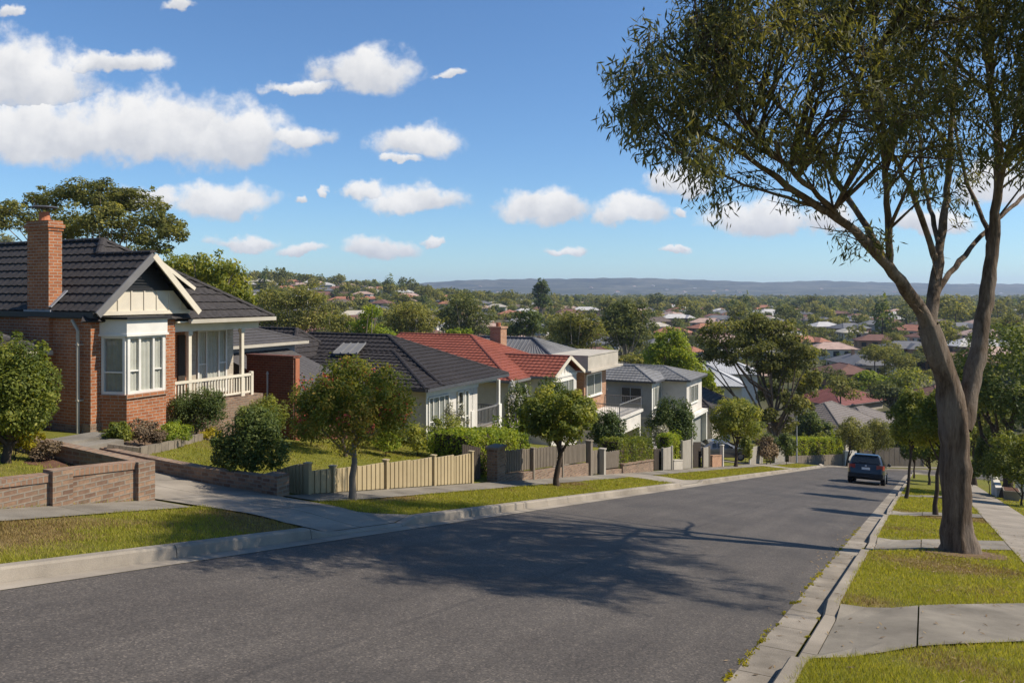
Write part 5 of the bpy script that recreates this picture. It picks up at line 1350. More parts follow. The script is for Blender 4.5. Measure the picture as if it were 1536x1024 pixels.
    if not sedan:
        m = MB(); m.prism([(-.55, -1.66, 1.455), (.55, -1.66, 1.455), (.58, -1.4, 1.51), (-.58, -1.4, 1.51)], (0, 0, .03)); m.build('spoiler', body_mat, t)
    return t
plain('car_glass_solid', (.012, .015, .017), .06, .02, 2, .6)
X, Y = ray(1302, 45.5); car('parked_car', 'dark navy hatchback seen from behind, standing in the road near the right kerb', (X, Y, float(slope_z(sw(X, Y)[0]))+.0), 'car_navy', 1.07)
X, Y = px2w(1078, -13.6); car('parked_car', 'silver grey sedan parked in a driveway behind the short tan brick wall', (X, Y, T(X, Y)+.06), 'car_silver', 1.0, rad(-62), True, False)
# ------------------------------------------------------------------ leaves and trees
def leaf_arr(P, Dr, Nn, L, W):
    """rhombic leaves: P centres, Dr long axis, Nn rough normal"""
    Dr = Dr/(np.linalg.norm(Dr, axis=1)[:, None]+1e-9); S = np.cross(Nn, Dr); S /= np.linalg.norm(S, axis=1)[:, None]+1e-9
    L = np.broadcast_to(np.asarray(L, float), (len(P),))[:, None]; W = np.broadcast_to(np.asarray(W, float), (len(P),))[:, None]
    n2 = np.cross(Dr, S)
    V = np.stack([P-Dr*L/2, P+S*W/2+n2*W*.12, P+Dr*L/2, P-S*W/2+n2*W*.12], 1).reshape(-1, 3)
    return V, np.arange(len(V)).reshape(-1, 4)
def unit(r, n):
    v = r.normal(size=(n, 3)); return v/np.linalg.norm(v, axis=1)[:, None]
def clump_leaves(r, cl, n, L, W, out=.55, up=.35, droop=0., shell=.6):
    """cl: list of (centre, radii). Leaves spread through the outer part of each clump."""
    Cc = np.array([c for c, _ in cl], float); Rr = np.array([q for _, q in cl], float)
    wgt = (Rr.prod(1))**.6; wgt /= wgt.sum(); k = r.choice(len(cl), n, p=wgt)
    d = unit(r, n); rr = (shell+(1-shell)*r.uniform(0, 1, n)**.7)*(1+.12*r.normal(size=n))
    P = Cc[k]+d*Rr[k]*rr[:, None]
    N = d*out+unit(r, n)*(1-out)+np.array([0, 0, up]); N /= np.linalg.norm(N, axis=1)[:, None]
    a = unit(r, n); Dr = np.cross(N, a)+np.array([0, 0, -droop])
    sc = r.uniform(.65, 1.3, n)
    V, F = leaf_arr(P, Dr, N, L*sc, W*sc)
    ct = r.normal(0, .13, len(cl))
    tint = np.clip(.45+ct[k]+r.normal(0, .16, n), 0, 1)
    return V, F, tint
def blob_clumps(r, c, R, k, size=.42, flat=1., inner=True):
    """k smaller clumps over the surface of an ellipsoid, uneven in size"""
    d = unit(r, k*3); d = d[d[:, 2] > -.55][:k]; cl = []
    for q in d:
        s = r.uniform(.7, 1.25)*size
        cl.append((np.array(c)+q*np.array(R)*(1-s*.55)*r.uniform(.75, 1.05), np.array(R)*s*np.array([1, 1, flat])))
    for q in unit(r, k):
        if q[2] > -.4: cl.append((np.array(c)+q*np.array(R)*r.uniform(.9, 1.1), np.array(R)*size*r.uniform(.28, .5)))
    if inner: cl.append((np.array(c), np.array(R)*.6))
    return cl
def mesh_join(parts):
    V = []; F = []; o = 0
    for v, f in parts: V.append(v); F.append(np.asarray(f)+o); o += len(v)
    return np.concatenate(V), np.concatenate(F)
def branchy(r, base, top, cl, rad, fork=.45, bend=.12, sides=7, low=.0):
    """a trunk from base to top and limbs from it into each clump"""
    base = np.array(base, float); top = np.array(top, float); H_ = np.linalg.norm(top-base)
    n = 7; t = np.linspace(0, 1, n); tr = base+(top-base)*t[:, None]; tr[1:-1] += r.normal(0, bend*H_*.12, (n-2, 3))*[1, 1, .2]
    rr = rad*(1-.6*t); rr[0] *= 1.35
    parts = [tube_arr(tr, rr, sides)]
    for c, R in cl:
        f = min(.92, max(fork, r.uniform(fork, .95))); s = base+(top-base)*f; e = np.array(c)-np.array([0, 0, R[2]*.15])
        m = (s+e)/2+np.array([0, 0, -.08])*np.linalg.norm(e-s)+r.normal(0, .04, 3)*np.linalg.norm(e-s)
        q = np.stack([s, (s+m)/2+r.normal(0, .02, 3), m, (m+e)/2, e]); parts.append(tube_arr(q, rad*np.array([.5, .42, .34, .24, .12]), max(4, sides-2)))
    return mesh_join(parts)
PLANT = {}
def plant(name, label, cat, box, base, mat, n, L=.09, W=.05, k=16, seed=0, trunk=None, size=.42, ry=1., bark='bark_dark', group=None, rad=None, fork=.35, extra=None, droop=.1, up=.35, Y=None, sink=.02, shell=.6, sides=7):
    """a tree or shrub whose crown fills box = (x0, y0, x1, y1) at the distance of its foot"""
    r = np.random.RandomState(seed+int(abs(box[0]))*7+int(box[1]))
    if Y is None: bx, by, bz = hit(*base)
    else: bx, by = ray(base[0], Y); bz = T(bx, by)
    cx = ((box[0]+box[2])/2-768)/FOC*by; cz = zof((box[1]+box[3])/2, by)
    R = np.array([(box[2]-box[0])/2/FOC*by, (box[2]-box[0])/2/FOC*by*ry, (box[3]-box[1])/2/FOC*by])
    loc = np.array([bx, by, bz]); c = np.array([cx, by, cz])-loc
    cl = blob_clumps(r, c, R, k, size)
    V, F, tint = clump_leaves(r, cl, n, L, W, droop=droop, up=up, shell=shell)
    if trunk is None:
        me = np_mesh(name, V, F, mat, tint); o = link(name, me, loc=loc); tag(o, label, cat, group); root = o
        st = branchy(r, (0, 0, -.1), c*.9, cl[:6], max(.015, R[0]*.035), .1, sides=5); s = link('stem', np_mesh('stem', *st, bark, smooth=True), root); ORG[s] = Vector((0, 0, 0))
    else:
        root = thing(name, loc, label, cat, group)
        link('crown', np_mesh('crown', V, F, mat, tint), root)
        top = c+np.array([0, 0, -R[2]*.1]); tr = branchy(r, (0, 0, -.15), top, cl[:10], rad or trunk, fork, sides=sides)
        link('trunk', np_mesh('trunk', *tr, bark, smooth=True), root)
    if extra:
        m2, n2, L2 = extra
        tips = [(np.array(q), np.array(R_)*1.02) for q, R_ in cl[:-1]]
        sel = [(q+np.array([r.uniform(-.8, .8), -.75, r.uniform(-.3, .6)])*R_, R_*.42) for q, R_ in [tips[i] for i in r.choice(len(tips), max(3, len(tips)//2), replace=False)]]
        V, F, t2 = clump_leaves(r, sel, n2, L2, L2*.8, shell=.3, up=.2)
        link('blossom', np_mesh('blossom', V, F, m2, t2), root)
    PLANT[label] = root
    return root
def hedge(name, label, px0, px1, y0, y1, v0, v1, mat, n, L=.06, group=None, top=.12, seed=1, frame=None):
    Hh = frame or HS; r = np.random.RandomState(seed+int(px0))
    ua, ub = Hh.u(px0, v0), Hh.u(px1, v0); za, zb = Hh.z(y0, ua, v0), Hh.z(y1, ub, v0); loc = np.array(Hh.P((ua+ub)/2, (v0+v1)/2, Hh.g((ua+ub)/2, (v0+v1)/2)))
    m = int(n); f = r.uniform(0, 1, m); side = r.uniform(0, 1, m); g = r.uniform(0, 1, m)
    Lu, Lv = ub-ua, v1-v0
    h = za+(zb-za)*f-loc[2]
    u = ua+Lu*f; v = v0+Lv*g; z = h*r.uniform(0.02, 1, m)
    face = r.choice(5, m, p=np.array([.34, .3, .1, .16, .1]))       # front, top, back, near end, far end
    inset = np.abs(r.normal(0, .05, m)); lump = .05*np.sin(u*5+seed)+.05*np.sin(v*7+z*6)
    v = np.where(face == 0, v0+inset+lump, np.where(face == 2, v1-inset, v)); z = np.where(face == 1, h-inset+lump-top*np.abs(2*g-1)**3, z)
    u = np.where(face == 3, ua+inset+lump, np.where(face == 4, ub-inset, u))
    rd = np.clip((z-(h-.25))/.25, 0, 1)**2*.12; v = np.where(face == 0, v+rd, v)
    X, Y_ = Hh.xy(u, v)
    base = terrain(X, Y_)-loc[2]; z = np.where(face == 1, z, np.maximum(z, base+.02))
    P = np.stack([X-loc[0], Y_-loc[1], z], 1)
    nr = np.array([(DY, -DX, .1), (0, 0, 1.), (-DY, DX, .1), (-DX, -DY, .1), (DX, DY, .1)])[face]
    N = nr*.6+unit(r, m)*.6; Dr = np.cross(N, unit(r, m)); sc = r.uniform(.7, 1.3, m)
    V, F = leaf_arr(P, Dr, N, L*sc, L*.6*sc)
    tint = np.clip(.42+.12*np.sin(u*3)+r.normal(0, .17, m), 0, 1)
    o = link(name, np_mesh(name, V, F, mat, tint), loc=loc); tag(o, label, 'hedge', group)
    c = MB(); c.box8([np.subtract(Hh.P(a, b, Hh.g(a, b)), 0) for a, b in ((ua+.12, v0+.12), (ub-.12, v0+.12), (ub-.12, v1-.12), (ua+.12, v1-.12))],
                     [Hh.P(a, b, z_-.16) for a, b, z_ in ((ua+.12, v0+.16, za), (ub-.12, v0+.16, zb), (ub-.12, v1-.16, zb), (ua+.12, v1-.16, za))])
    c.build('woody_core', 'bark_dark', o); return o
# ------------------------------------------------------------------ the big gum on the right verge
def big_gum():
    r = np.random.RandomState(11); Y0 = 16.4
    base = hit(1437, 829); loc = np.array(base); Y0 = base[1]
    t = thing('gum_tree', loc, 'large smooth-barked eucalyptus with forked trunk on the right grass verge', 'tree')
    def pt(px, py, dy): Y = Y0+dy; return np.array([(px-768)/FOC*Y, Y, zof(py, Y)])-loc
    def px2m(p): return p/FOC*Y0
    limbs = [   # (points (column, row, depth), widths in columns)
        ([(1437, 835, 0), (1437, 822, 0), (1436, 800, 0), (1436, 750, 0), (1434, 690, 0), (1431, 640, 0), (1427, 600, 0), (1418, 560, -.05), (1402, 520, -.1), (1392, 488, -.12)], [66, 57, 51, 49, 48, 49, 44, 39, 37, 36]),
        ([(1440, 640, .05), (1452, 600, .15), (1462, 550, .25), (1473, 490, .4), (1482, 430, .5), (1489, 370, .6), (1494, 320, .6), (1499, 270, .5), (1495, 190, .3), (1484, 110, .1), (1472, 30, 0), (1462, -40, 0)], [38, 34, 30, 27, 25, 23, 19, 15, 13, 11, 9, 6]),
        ([(1396, 500, -.1), (1385, 470, -.2), (1362, 438, -.4), (1333, 400, -.7), (1302, 365, -1), (1268, 335, -1.3), (1232, 312, -1.6), (1190, 285, -2.), (1150, 255, -2.3), (1105, 225, -2.6), (1050, 195, -2.8), (1000, 165, -3), (950, 140, -3.1)], [34, 30, 26, 22, 19, 16, 14, 12, 10, 8.5, 7, 5, 3]),
        ([(1393, 492, -.1), (1398, 455, 0), (1404, 420, .2), (1408, 380, .3), (1415, 335, .5), (1421, 285, .7), (1425, 220, .8), (1430, 150, 1.), (1437, 70, 1.2), (1446, -30, 1.4)], [30, 26, 24, 19, 16, 14, 12, 10, 8, 5]),
        ([(1333, 400, -.7), (1334, 360, -.9), (1330, 300, -1.1), (1326, 240, -1.3), (1322, 160, -1.5), (1314, 80, -1.7), (1306, -10, -1.8)], [16, 14, 12, 11, 9, 7, 4]),
        ([(1333, 402, -.7), (1300, 340, -.2), (1262, 280, .2), (1225, 225, .6), (1180, 170, 1.), (1130, 115, 1.4), (1080, 60, 1.8), (1040, 10, 2.1)], [17, 14, 12, 10, 9, 7, 5, 3]),
        ([(1268, 335, -1.3), (1225, 290, -1.9), (1175, 245, -2.4), (1120, 190, -2.9), (1070, 130, -3.3), (1025, 75, -3.6), (1000, 40, -3.7)], [11, 10, 9, 7, 6, 4, 2.5]),
        ([(1406, 395, .3), (1388, 345, 0), (1372, 300, -.2), (1352, 255, -.6), (1318, 200, -1.), (1285, 140, -1.4), (1262, 70, -1.8), (1250, 0, -2)], [14, 13, 11, 9, 8, 6.5, 5, 3]),
        ([(1403, 446, .0), (1412, 428, .12), (1432, 402, .4), (1455, 372, .7), (1478, 348, 1.), (1505, 322, 1.4), (1540, 290, 1.9), (1580, 240, 2.4), (1610, 170, 2.6)], [12, 12, 12, 11, 10, 9, 8, 6, 4]),
        ([(1489, 372, .6), (1478, 335, .9), (1462, 300, 1.2), (1448, 270, 1.4), (1438, 220, 1.8), (1425, 150, 2.2), (1405, 70, 2.5), (1390, -10, 2.6)], [12, 11, 9, 8, 7, 5.5, 4, 3]),
        ([(1408, 365, .3), (1396, 320, .8), (1385, 270, 1.2), (1378, 200, 1.6), (1382, 120, 2.), (1392, 40, 2.3)], [11, 9, 8, 7, 5, 3]),
        ([(1499, 285, .5), (1515, 220, .2), (1530, 140, -.1), (1550, 60, -.4), (1570, -20, -.6)], [11, 9, 7.5, 6, 3]),
        ([(1232, 312, -1.6), (1180, 298, -1.9), (1130, 282, -2.2), (1085, 262, -2.5), (1035, 240, -2.8), (990, 220, -3)], [7, 6, 5, 4, 3, 2]),
        ([(1498, 260, .45), (1530, 215, -.8), (1600, 150, -2.2), (1720, 70, -3.8), (1850, -40, -5.2), (1960, -160, -6.2)], [11, 10, 9, 8, 7, 5]),  # unseen limb added towards the eye, carries leaves that shade the road
        ([(1175, 245, -2.4), (1120, 215, -2.2), (1060, 160, -2.0), (1000, 110, -2.), (960, 80, -2)], [7, 6, 5, 4, 2]),
    ]
    parts = []; pool = []
    for k, (pts, wd) in enumerate(limbs):
        P = np.array([pt(*p) for p in pts]); R = np.array([px2m(w)/2*(.82 if k < 2 else .72) for w in wd])
        # resample smoothly
        s = np.concatenate([[0], np.cumsum(np.linalg.norm(np.diff(P, axis=0), axis=1))]); m = max(10, int(s[-1]/.22)); q = np.linspace(0, s[-1], m)
        Pi = np.stack([np.interp(q, s, P[:, i]) for i in range(3)], 1); Ri = np.interp(q, s, R)
        for _ in range(2): Pi[1:-1] = (Pi[:-2]+2*Pi[1:-1]+Pi[2:])/4
        Pi[1:-1] += r.normal(0, .012, (m-2, 3))
        Ri = Ri*(1+.05*np.sin(q*5+k)+.03*r.normal(size=m))
        V, F = tube_arr(Pi, Ri, 28 if k < 4 else 10)
        if k == 0:      # root flare and ribs
            th = np.tile(np.arange(28), m)*2*math.pi/28; zz = np.repeat(q, 28); fl = np.exp(-zz/.32)*.26*(1+np.sin(th*3+1))*.5
            cc = np.repeat(Pi, 28, 0); V = cc+(V-cc)*(1+fl+.045*np.sin(th*5+zz*1.3)+.035*np.sin(th*9-zz*2.1+1)+.02*np.sin(th*13+zz*3)+.014*r.normal(size=len(th)))[:, None]
        parts.append((V, F)); d = np.gradient(Pi, axis=0); d /= np.linalg.norm(d, axis=1)[:, None]
        for i in range(m):
            if k > 1 or i > m*.55: pool.append((Pi[i], d[i], Ri[i]))
    PP = np.array([p for p, _, _ in pool]); DD = np.array([p for _, p, _ in pool]); RR = np.array([p for _, _, p in pool])
    poly = [(930, 150), (948, 105), (978, 68), (1020, 32), (1052, -8), (1092, -70), (1150, -110), (1600, -110), (1640, -70), (1640, 230), (1540, 262), (1500, 250), (1482, 215), (1466, 262), (1440, 300), (1405, 300), (1372, 262), (1352, 278), (1322, 245), (1290, 232), (1255, 262), (1215, 242), (1195, 262), (1165, 232), (1145, 240), (1118, 258), (1085, 280), (1060, 290), (1040, 262), (1010, 240), (990, 232), (972, 200), (950, 182)]
    def inside(x, y):
        c = False; j = len(poly)-1
        for i in range(len(poly)):
            xi, yi = poly[i]; xj, yj = poly[j]
            if (yi > y) != (yj > y) and x < (xj-xi)*(y-yi)/(yj-yi)+xi: c = not c
            j = i
        return c
    targets = []
    while len(targets) < 470:
        px, py = r.uniform(895, 1640), r.uniform(-110, 305)
        if not inside(px, py): continue
        # thinner in the middle low crown where the sky shows through
        keep = .85 if px < 1130 or py < 110 else .55 if px < 1400 else .9
        if math.sin(px*.043+1.3*math.sin(py*.03))*math.sin(py*.055+px*.012) < -.05: keep *= (.1 if px < 1400 else .45)
        if 1130 < px < 1400 and py > 150: keep = .38
        if r.uniform() > keep: continue
        sp = .9+2.6*min(1, (px-895)/300)
        c = -4.6+2.0*min(1, max(0, (px-950)/350))
        targets.append(pt(px, py, c+r.uniform(-sp, sp)))
    m_ = 0
    while m_ < 190:                     # crown top above the frame, leaves added to deepen the road shadow
        px, py = r.uniform(1080, 1600), r.uniform(-300, -60)
        if py < -60-.75*min(px-1040, 1660-px): continue
        targets.append(pt(px, py, r.uniform(-5.5, .5))); m_ += 1
    m_ = 0
    while m_ < 150:                     # out-of-view side of the crown, added to throw shade nearer on the road
        q = np.array([r.uniform(6.6, 11.5), r.uniform(8.8, 13.2), r.uniform(3.6, 7.2)]); cx, cy = 768+FOC*q[0]/q[1], HOR-FOC*q[2]/q[1]
        if cx < 1590 and cy > -50: continue
        targets.append(q-loc); m_ += 1
    for px, py, dy in ((1302, 352, -1), (1310, 372, -.8), (1282, 340, -1.2), (1118, 278, -2.3), (1090, 285, -2.4), (1212, 300, -.5), (1200, 225, .5), (1420, 300, .8), (1402, 290, .8)): targets.append(pt(px, py, dy))
    br = []; tips = []; tdir = []
    for g in targets:
        v = g-PP; dist = np.linalg.norm(v, axis=1); co = (v*DD).sum(1)/(dist+1e-6)
        cost = dist*(1.6-.8*co)+(dist < .25)*2; i = int(np.argmin(cost)); s = PP[i]; L = dist[i]
        if L > 3.6: continue
        m = s+v[i]*.5+DD[i]*L*.12+np.array([0, 0, .06*L])+r.normal(0, .05, 3)*L
        q = np.stack([s, (s+m)/2, m, m*.4+g*.6+r.normal(0, .03, 3), g]); r0 = min(RR[i]*.6, .012+.012*L)
        br.append(tube_arr(q, np.linspace(r0, .005, 5), 5))
        ends = [(g, g-m)]
        for _ in range(3):
            f = r.uniform(.45, .95); b = m+(g-m)*f; e = b+unit(r, 1)[0]*r.uniform(.25, .6)*[1, 1, .7]+np.array([0, 0, -.02])
            br.append(tube_arr(np.stack([b, (b+e)/2+[0, 0, .03], e]), [.006, .005, .003], 4)); ends.append((e, e-b))
        for e, d in ends: tips.append(e); tdir.append(d/np.linalg.norm(d))
    # a few bare dead twigs under the crown
    for px, py, qx, qy in ((1240, 305, 1150, 300), (1200, 290, 1120, 262), (1180, 284, 1105, 290), (1290, 350, 1215, 340), (1302, 366, 1250, 345), (1150, 255, 1060, 268), (1405, 420, 1395, 372), (1420, 300, 1440, 345), (1385, 470, 1372, 455)):
        a, b = pt(px, py, -1.5), pt(qx, qy, -1.9); m = (a+b)/2+r.normal(0, .06, 3); br.append(tube_arr(np.stack([a, m, b]), [.014, .009, .003], 4))
        for _ in range(4): f = r.uniform(.3, .9); s = a+(b-a)*f; e = s+unit(r, 1)[0]*.3; br.append(tube_arr(np.stack([s, e]), [.006, .002], 4))
    link('trunk', np_mesh('trunk', *mesh_join(parts), 'bark_gum', smooth=True), t)
    link('branches', np_mesh('branches', *mesh_join(br), 'bark_gum', smooth=True), t)
    tips = np.array(tips); tdir = np.array(tdir); per = 33; n = len(tips)*per; k = np.repeat(np.arange(len(tips)), per)
    off = unit(r, n)*(r.uniform(0, 1, n)**.6*.29)[:, None]*[1, 1, .85]+np.array([0, 0, -.06])
    P = tips[k]+off; Dr = np.array([0, 0, -.75])+unit(r, n)*.75+tdir[k]*.35; N = unit(r, n)+np.array([0, 0, .2])
    sc = r.uniform(.6, 1.25, n); V, F = leaf_arr(P, Dr, N, .15*sc, .027*sc)
    ct = r.normal(0, .15, len(tips)); hi = (P[:, 2]-P[:, 2].min())/np.ptp(P[:, 2])
    patch = .12*np.sin(P[:, 0]*1.7+1)*np.sin(P[:, 1]*1.3)
    tint = np.clip(.38+ct[k]+patch+r.normal(0, .15, n), 0, 1)
    link('crown', np_mesh('crown', V, F, 'leaf_gum', tint), t)
    m = np.random.RandomState(2); q = MB()
    n_ = 26; ring = [(base[0]+.95*math.cos(a)*(1+.15*math.sin(3*a)), base[1]+.75*math.sin(a)*(1+.1*math.cos(2*a))) for a in np.linspace(0, 2*math.pi, n_, endpoint=False)]
    q.add([(x, y, T(x, y)+.012) for x, y in ring]+[(base[0], base[1], base[2]+.06)], [(i, (i+1) % n_, n_) for i in range(n_)])
    tag(q.build('mulch', 'mulch'), kind='stuff')
big_gum()
# ------------------------------------------------------------------ gardens and street trees, left side
G1 = 'shrubs in the garden of the brick house'
plant('shrub', 'large dark rounded shrub on a short trunk at the left edge', 'shrub', (-52, 508, 82, 676), (10, 694), 'leaf_street', 26000, .062, .034, 30, 1, trunk=.09, group=G1, size=.36, fork=.3)
plant('shrub', 'bright yellow-green bush under the large dark shrub', 'shrub', (-10, 622, 55, 685), (24, 690), 'leaf_yellow', 3800, .085, .03, 14, 2, group=G1)
plant('shrub', 'dry brownish bush right of the yellow bush', 'shrub', (45, 657, 98, 692), (72, 694), 'leaf_brown', 2600, .05, .022, 12, 3, group=G1)
plant('shrub', 'low green bush at the left end of the bed under the bay window', 'shrub', (152, 632, 196, 669), (174, 671), 'leaf_street', 2200, .07, .035, 10, 4, group=G1)
plant('shrub', 'low purplish brown bush under the middle of the bay window', 'shrub', (190, 630, 244, 671), (216, 673), 'leaf_brown', 3000, .065, .03, 12, 5, group=G1)
plant('shrub', 'low lime green bush beside the purplish one', 'shrub', (232, 634, 288, 668), (260, 669), 'leaf_bright', 2600, .07, .03, 12, 6, group=G1)
plant('shrub', 'dense round dark green bush in front of the veranda', 'shrub', (250, 582, 338, 658), (294, 657), 'leaf_dark', 13000, .06, .034, 24, 7, group=G1)
plant('shrub', 'small yellowish tuft at the foot of the round dark bush', 'shrub', (300, 642, 334, 661), (318, 661), 'leaf_yellow', 900, .06, .03, 7, 8, group=G1)
plant('shrub', 'thin grey-brown shrub under the veranda balustrade', 'shrub', (332, 592, 384, 650), (358, 655), 'leaf_grey', 2600, .06, .02, 14, 9, group=G1)
plant('shrub', 'loose olive shrub behind the dark bush at the end of the lawn', 'shrub', (366, 596, 432, 665), (400, 664), 'leaf_street', 4200, .08, .035, 18, 10, group=G1)
plant('shrub', 'bushy dark green shrub with lighter top beside the driveway pillar', 'shrub', (326, 615, 428, 722), (378, 727), 'leaf_dark', 17000, .066, .034, 26, 11, group=G1)
plant('crape_myrtle', 'street tree with autumn green and orange crown and red flowers', 'tree', (446, 538, 616, 692), (530, 750), 'leaf_crape', 21000, .066, .036, 34, 12, trunk=.085, extra=('blossom', 620, .04), size=.33, bark='bark_pale', fork=.42, shell=.5)
plant('lawn_tree', 'small tree standing on the lawn behind the crape myrtle', 'tree', (462, 560, 552, 650), (518, 685), 'leaf_dark', 5000, .085, .045, 16, 13, trunk=.07)
G2 = 'shrubs along the black roofed house'
for i, (b, f, m, n, lab) in enumerate([
    ((436, 596, 500, 668), (466, 668), 'leaf_dark', 4200, 'dark shrub between brick side wall and crape myrtle'),
    ((545, 628, 606, 672), (575, 675), 'leaf_dark', 3000, 'dark low shrub right behind the crape myrtle trunk'),
    ((600, 636, 652, 682), (626, 684), 'leaf_street', 3000, 'light green shrub below the left end of the white front wall'),
    ((640, 622, 704, 684), (670, 688), 'leaf_street', 4200, 'tall loose shrub below the white window of the black roofed house'),
    ((664, 604, 700, 660), (682, 680), 'leaf_grey', 1500, 'wispy grey shrub with pale flowers against the white front wall'),
    ((556, 648, 600, 680), (578, 684), 'leaf_bright', 1800, 'small bright green shrub at the edge of the lawn')]):
    plant('shrub', lab, 'shrub', b, f, m, n, .085, .045, 14, 20+i, group=G2)
hedge('hedge', 'rounded bright green hedge behind the brick gate pillar', 702, 793, 648, 645, .9, 2.3, 'leaf_bright', 11000, .085, top=.3)
plant('shrub', 'dense dark green shrub against the cream wall left of the red roofed gable', 'shrub', (796, 566, 852, 668), (824, 690), 'leaf_dark', 6500, .11, .06, 20, 30, Y=36, group=G2)
plant('shrub', 'tall shrub sprinkled with white flowers beside the porch of the black roofed house', 'shrub', (756, 572, 800, 668), (778, 690), 'leaf_dark', 5000, .1, .055, 18, 31, Y=35, group=G2, extra=('render_white', 700, .06))
plant('street_tree', 'round dense green street tree in front of the picket fence', 'tree', (784, 580, 896, 674), (836, 729), 'leaf_street', 19000, .1, .055, 30, 32, trunk=.1, size=.34, fork=.45, shell=.5)
plant('shrub', 'dark rounded shrub behind the short picket fence', 'shrub', (884, 618, 938, 684), (910, 700), 'leaf_dark', 6000, .11, .06, 18, 33, Y=35)
hedge('hedge', 'tall clipped hedge standing on the low brick wall', 929.5, 978.5, 659, 657, -.04, .9, 'leaf_street', 9000, .085, seed=3)
plant('shrub', 'tall dark tree-like shrub in front of the grey rendered house', 'shrub', (971, 598, 1040, 682), (1005, 690), 'leaf_dark', 12000, .13, .065, 24, 34, Y=45, trunk=.12)
plant('shrub', 'pale grey-leaved shrub under the tall dark shrub', 'shrub', (974, 638, 1006, 680), (990, 690), 'leaf_grey', 2200, .12, .05, 12, 35, Y=43)
hedge('hedge', 'narrow clipped green hedge between two pale fence panels', 1006, 1023, 652, 652, .15, .9, 'leaf_bright', 3500, .1, seed=4)
plant('street_tree', 'yellow-green street tree in front of the silver parked car', 'tree', (1068, 596, 1144, 674), (1103, 700), 'leaf_street', 12000, .14, .075, 24, 36, trunk=.12, size=.36, fork=.4, shell=.5)
plant('shrub', 'green shrub behind the pale fence panel past the driveway', 'shrub', (1108, 652, 1128, 692), (1118, 690), 'leaf_street', 1800, .14, .08, 10, 37, Y=57)
plant('shrub', 'low dark domed shrub left of the large gum trunk', 'shrub', (1132, 654, 1166, 692), (1150, 690), 'leaf_brown', 3200, .14, .08, 14, 38, Y=60)
plant('shrub', 'dark drooping shrub right of the large gum trunk', 'shrub', (1166, 650, 1194, 690), (1180, 690), 'leaf_dark', 3000, .16, .08, 14, 39, Y=64)
hedge('hedge', 'long bright lime hedge at the bend of the street', 1186, 1265, 657, 658, .25, 1.6, 'leaf_bright', 12000, .16, seed=5, frame=BL)
hedge('hedge', 'dark clipped hedge behind the paling fence beyond the navy car', 1288, 1388, 655, 652, .4, 2.2, 'leaf_dark', 9000, .18, seed=6, frame=BL2)
plant('olive_tree', 'grey-olive street tree left of the bend, the nearer to the bright hedge', 'tree', (1250, 628, 1304, 682), (1270, 688), 'leaf_gum_far', 7000, .17, .09, 20, 40, trunk=.12, Y=77.5)
plant('olive_tree', 'grey-olive street tree directly above the navy car', 'tree', (1292, 630, 1342, 682), (1306, 687), 'leaf_gum_far', 7000, .17, .09, 20, 41, trunk=.12, Y=80.5)
plant('shrub', 'dark shrub mass at the far end of the street', 'shrub', (1300, 664, 1352, 692), (1326, 690), 'leaf_dark', 4500, .2, .1, 18, 42, Y=96)
plant('sapling', 'thin young tree on the left verge past the silver car', 'tree', (1140, 650, 1168, 674), (1156, 696), 'leaf_dark', 900, .14, .07, 8, 43, trunk=.045)
plant('sapling', 'thin young tree on the left verge beside the street lamp', 'tree', (1198, 650, 1224, 672), (1210, 692), 'leaf_street', 900, .16, .08, 8, 44, trunk=.05)
# right side
plant('street_tree', 'dark round street tree on the right verge, its thin trunk nearest the car', 'tree', (1336, 588, 1408, 690), (1358, 748), 'leaf_street', 13000, .11, .06, 26, 50, trunk=.07, size=.36, fork=.5, shell=.5)
plant('street_tree', 'leafy street tree on the right verge just left of the big gum trunk', 'tree', (1372, 588, 1452, 690), (1404, 773), 'leaf_street', 14000, .09, .05, 26, 51, trunk=.075, size=.34, fork=.5, shell=.5)
plant('street_tree', 'smaller dark street tree farther down the right verge', 'tree', (1362, 640, 1426, 700), (1393, 727), 'leaf_dark', 5500, .15, .08, 20, 52, trunk=.08, fork=.5)
plant('street_tree', 'farthest slim street tree on the right verge', 'tree', (1352, 650, 1392, 694), (1371, 717), 'leaf_dark', 3500, .18, .1, 16, 53, trunk=.07, fork=.5)
plant('garden_tree', 'broad olive tree with dark limbs over the right-hand garden', 'tree', (1440, 486, 1600, 672), (1508, 728), 'leaf_dark', 17000, .17, .08, 40, 54, trunk=.24, size=.3, fork=.3, Y=38, shell=.5)
plant('garden_tree', 'dull brown-green tree behind the big gum trunk', 'tree', (1420, 540, 1500, 690), (1462, 725), 'leaf_gum_far', 8000, .2, .09, 26, 55, trunk=.16, Y=52)
plant('shrub', 'black-green shrub in deep shade beside the right footpath', 'shrub', (1466, 636, 1502, 732), (1484, 732), 'leaf_dark', 5000, .13, .07, 18, 56, Y=40)
plant('shrub', 'glossy green hedge-like shrub above the low white wall', 'shrub', (1488, 650, 1580, 738), (1532, 744), 'leaf_street', 15000, .1, .055, 28, 57, Y=33)
plant('shrub', 'low shrub under the dull brown-green tree', 'shrub', (1444, 690, 1474, 722), (1458, 722), 'leaf_street', 2500, .14, .07, 12, 58, Y=50)
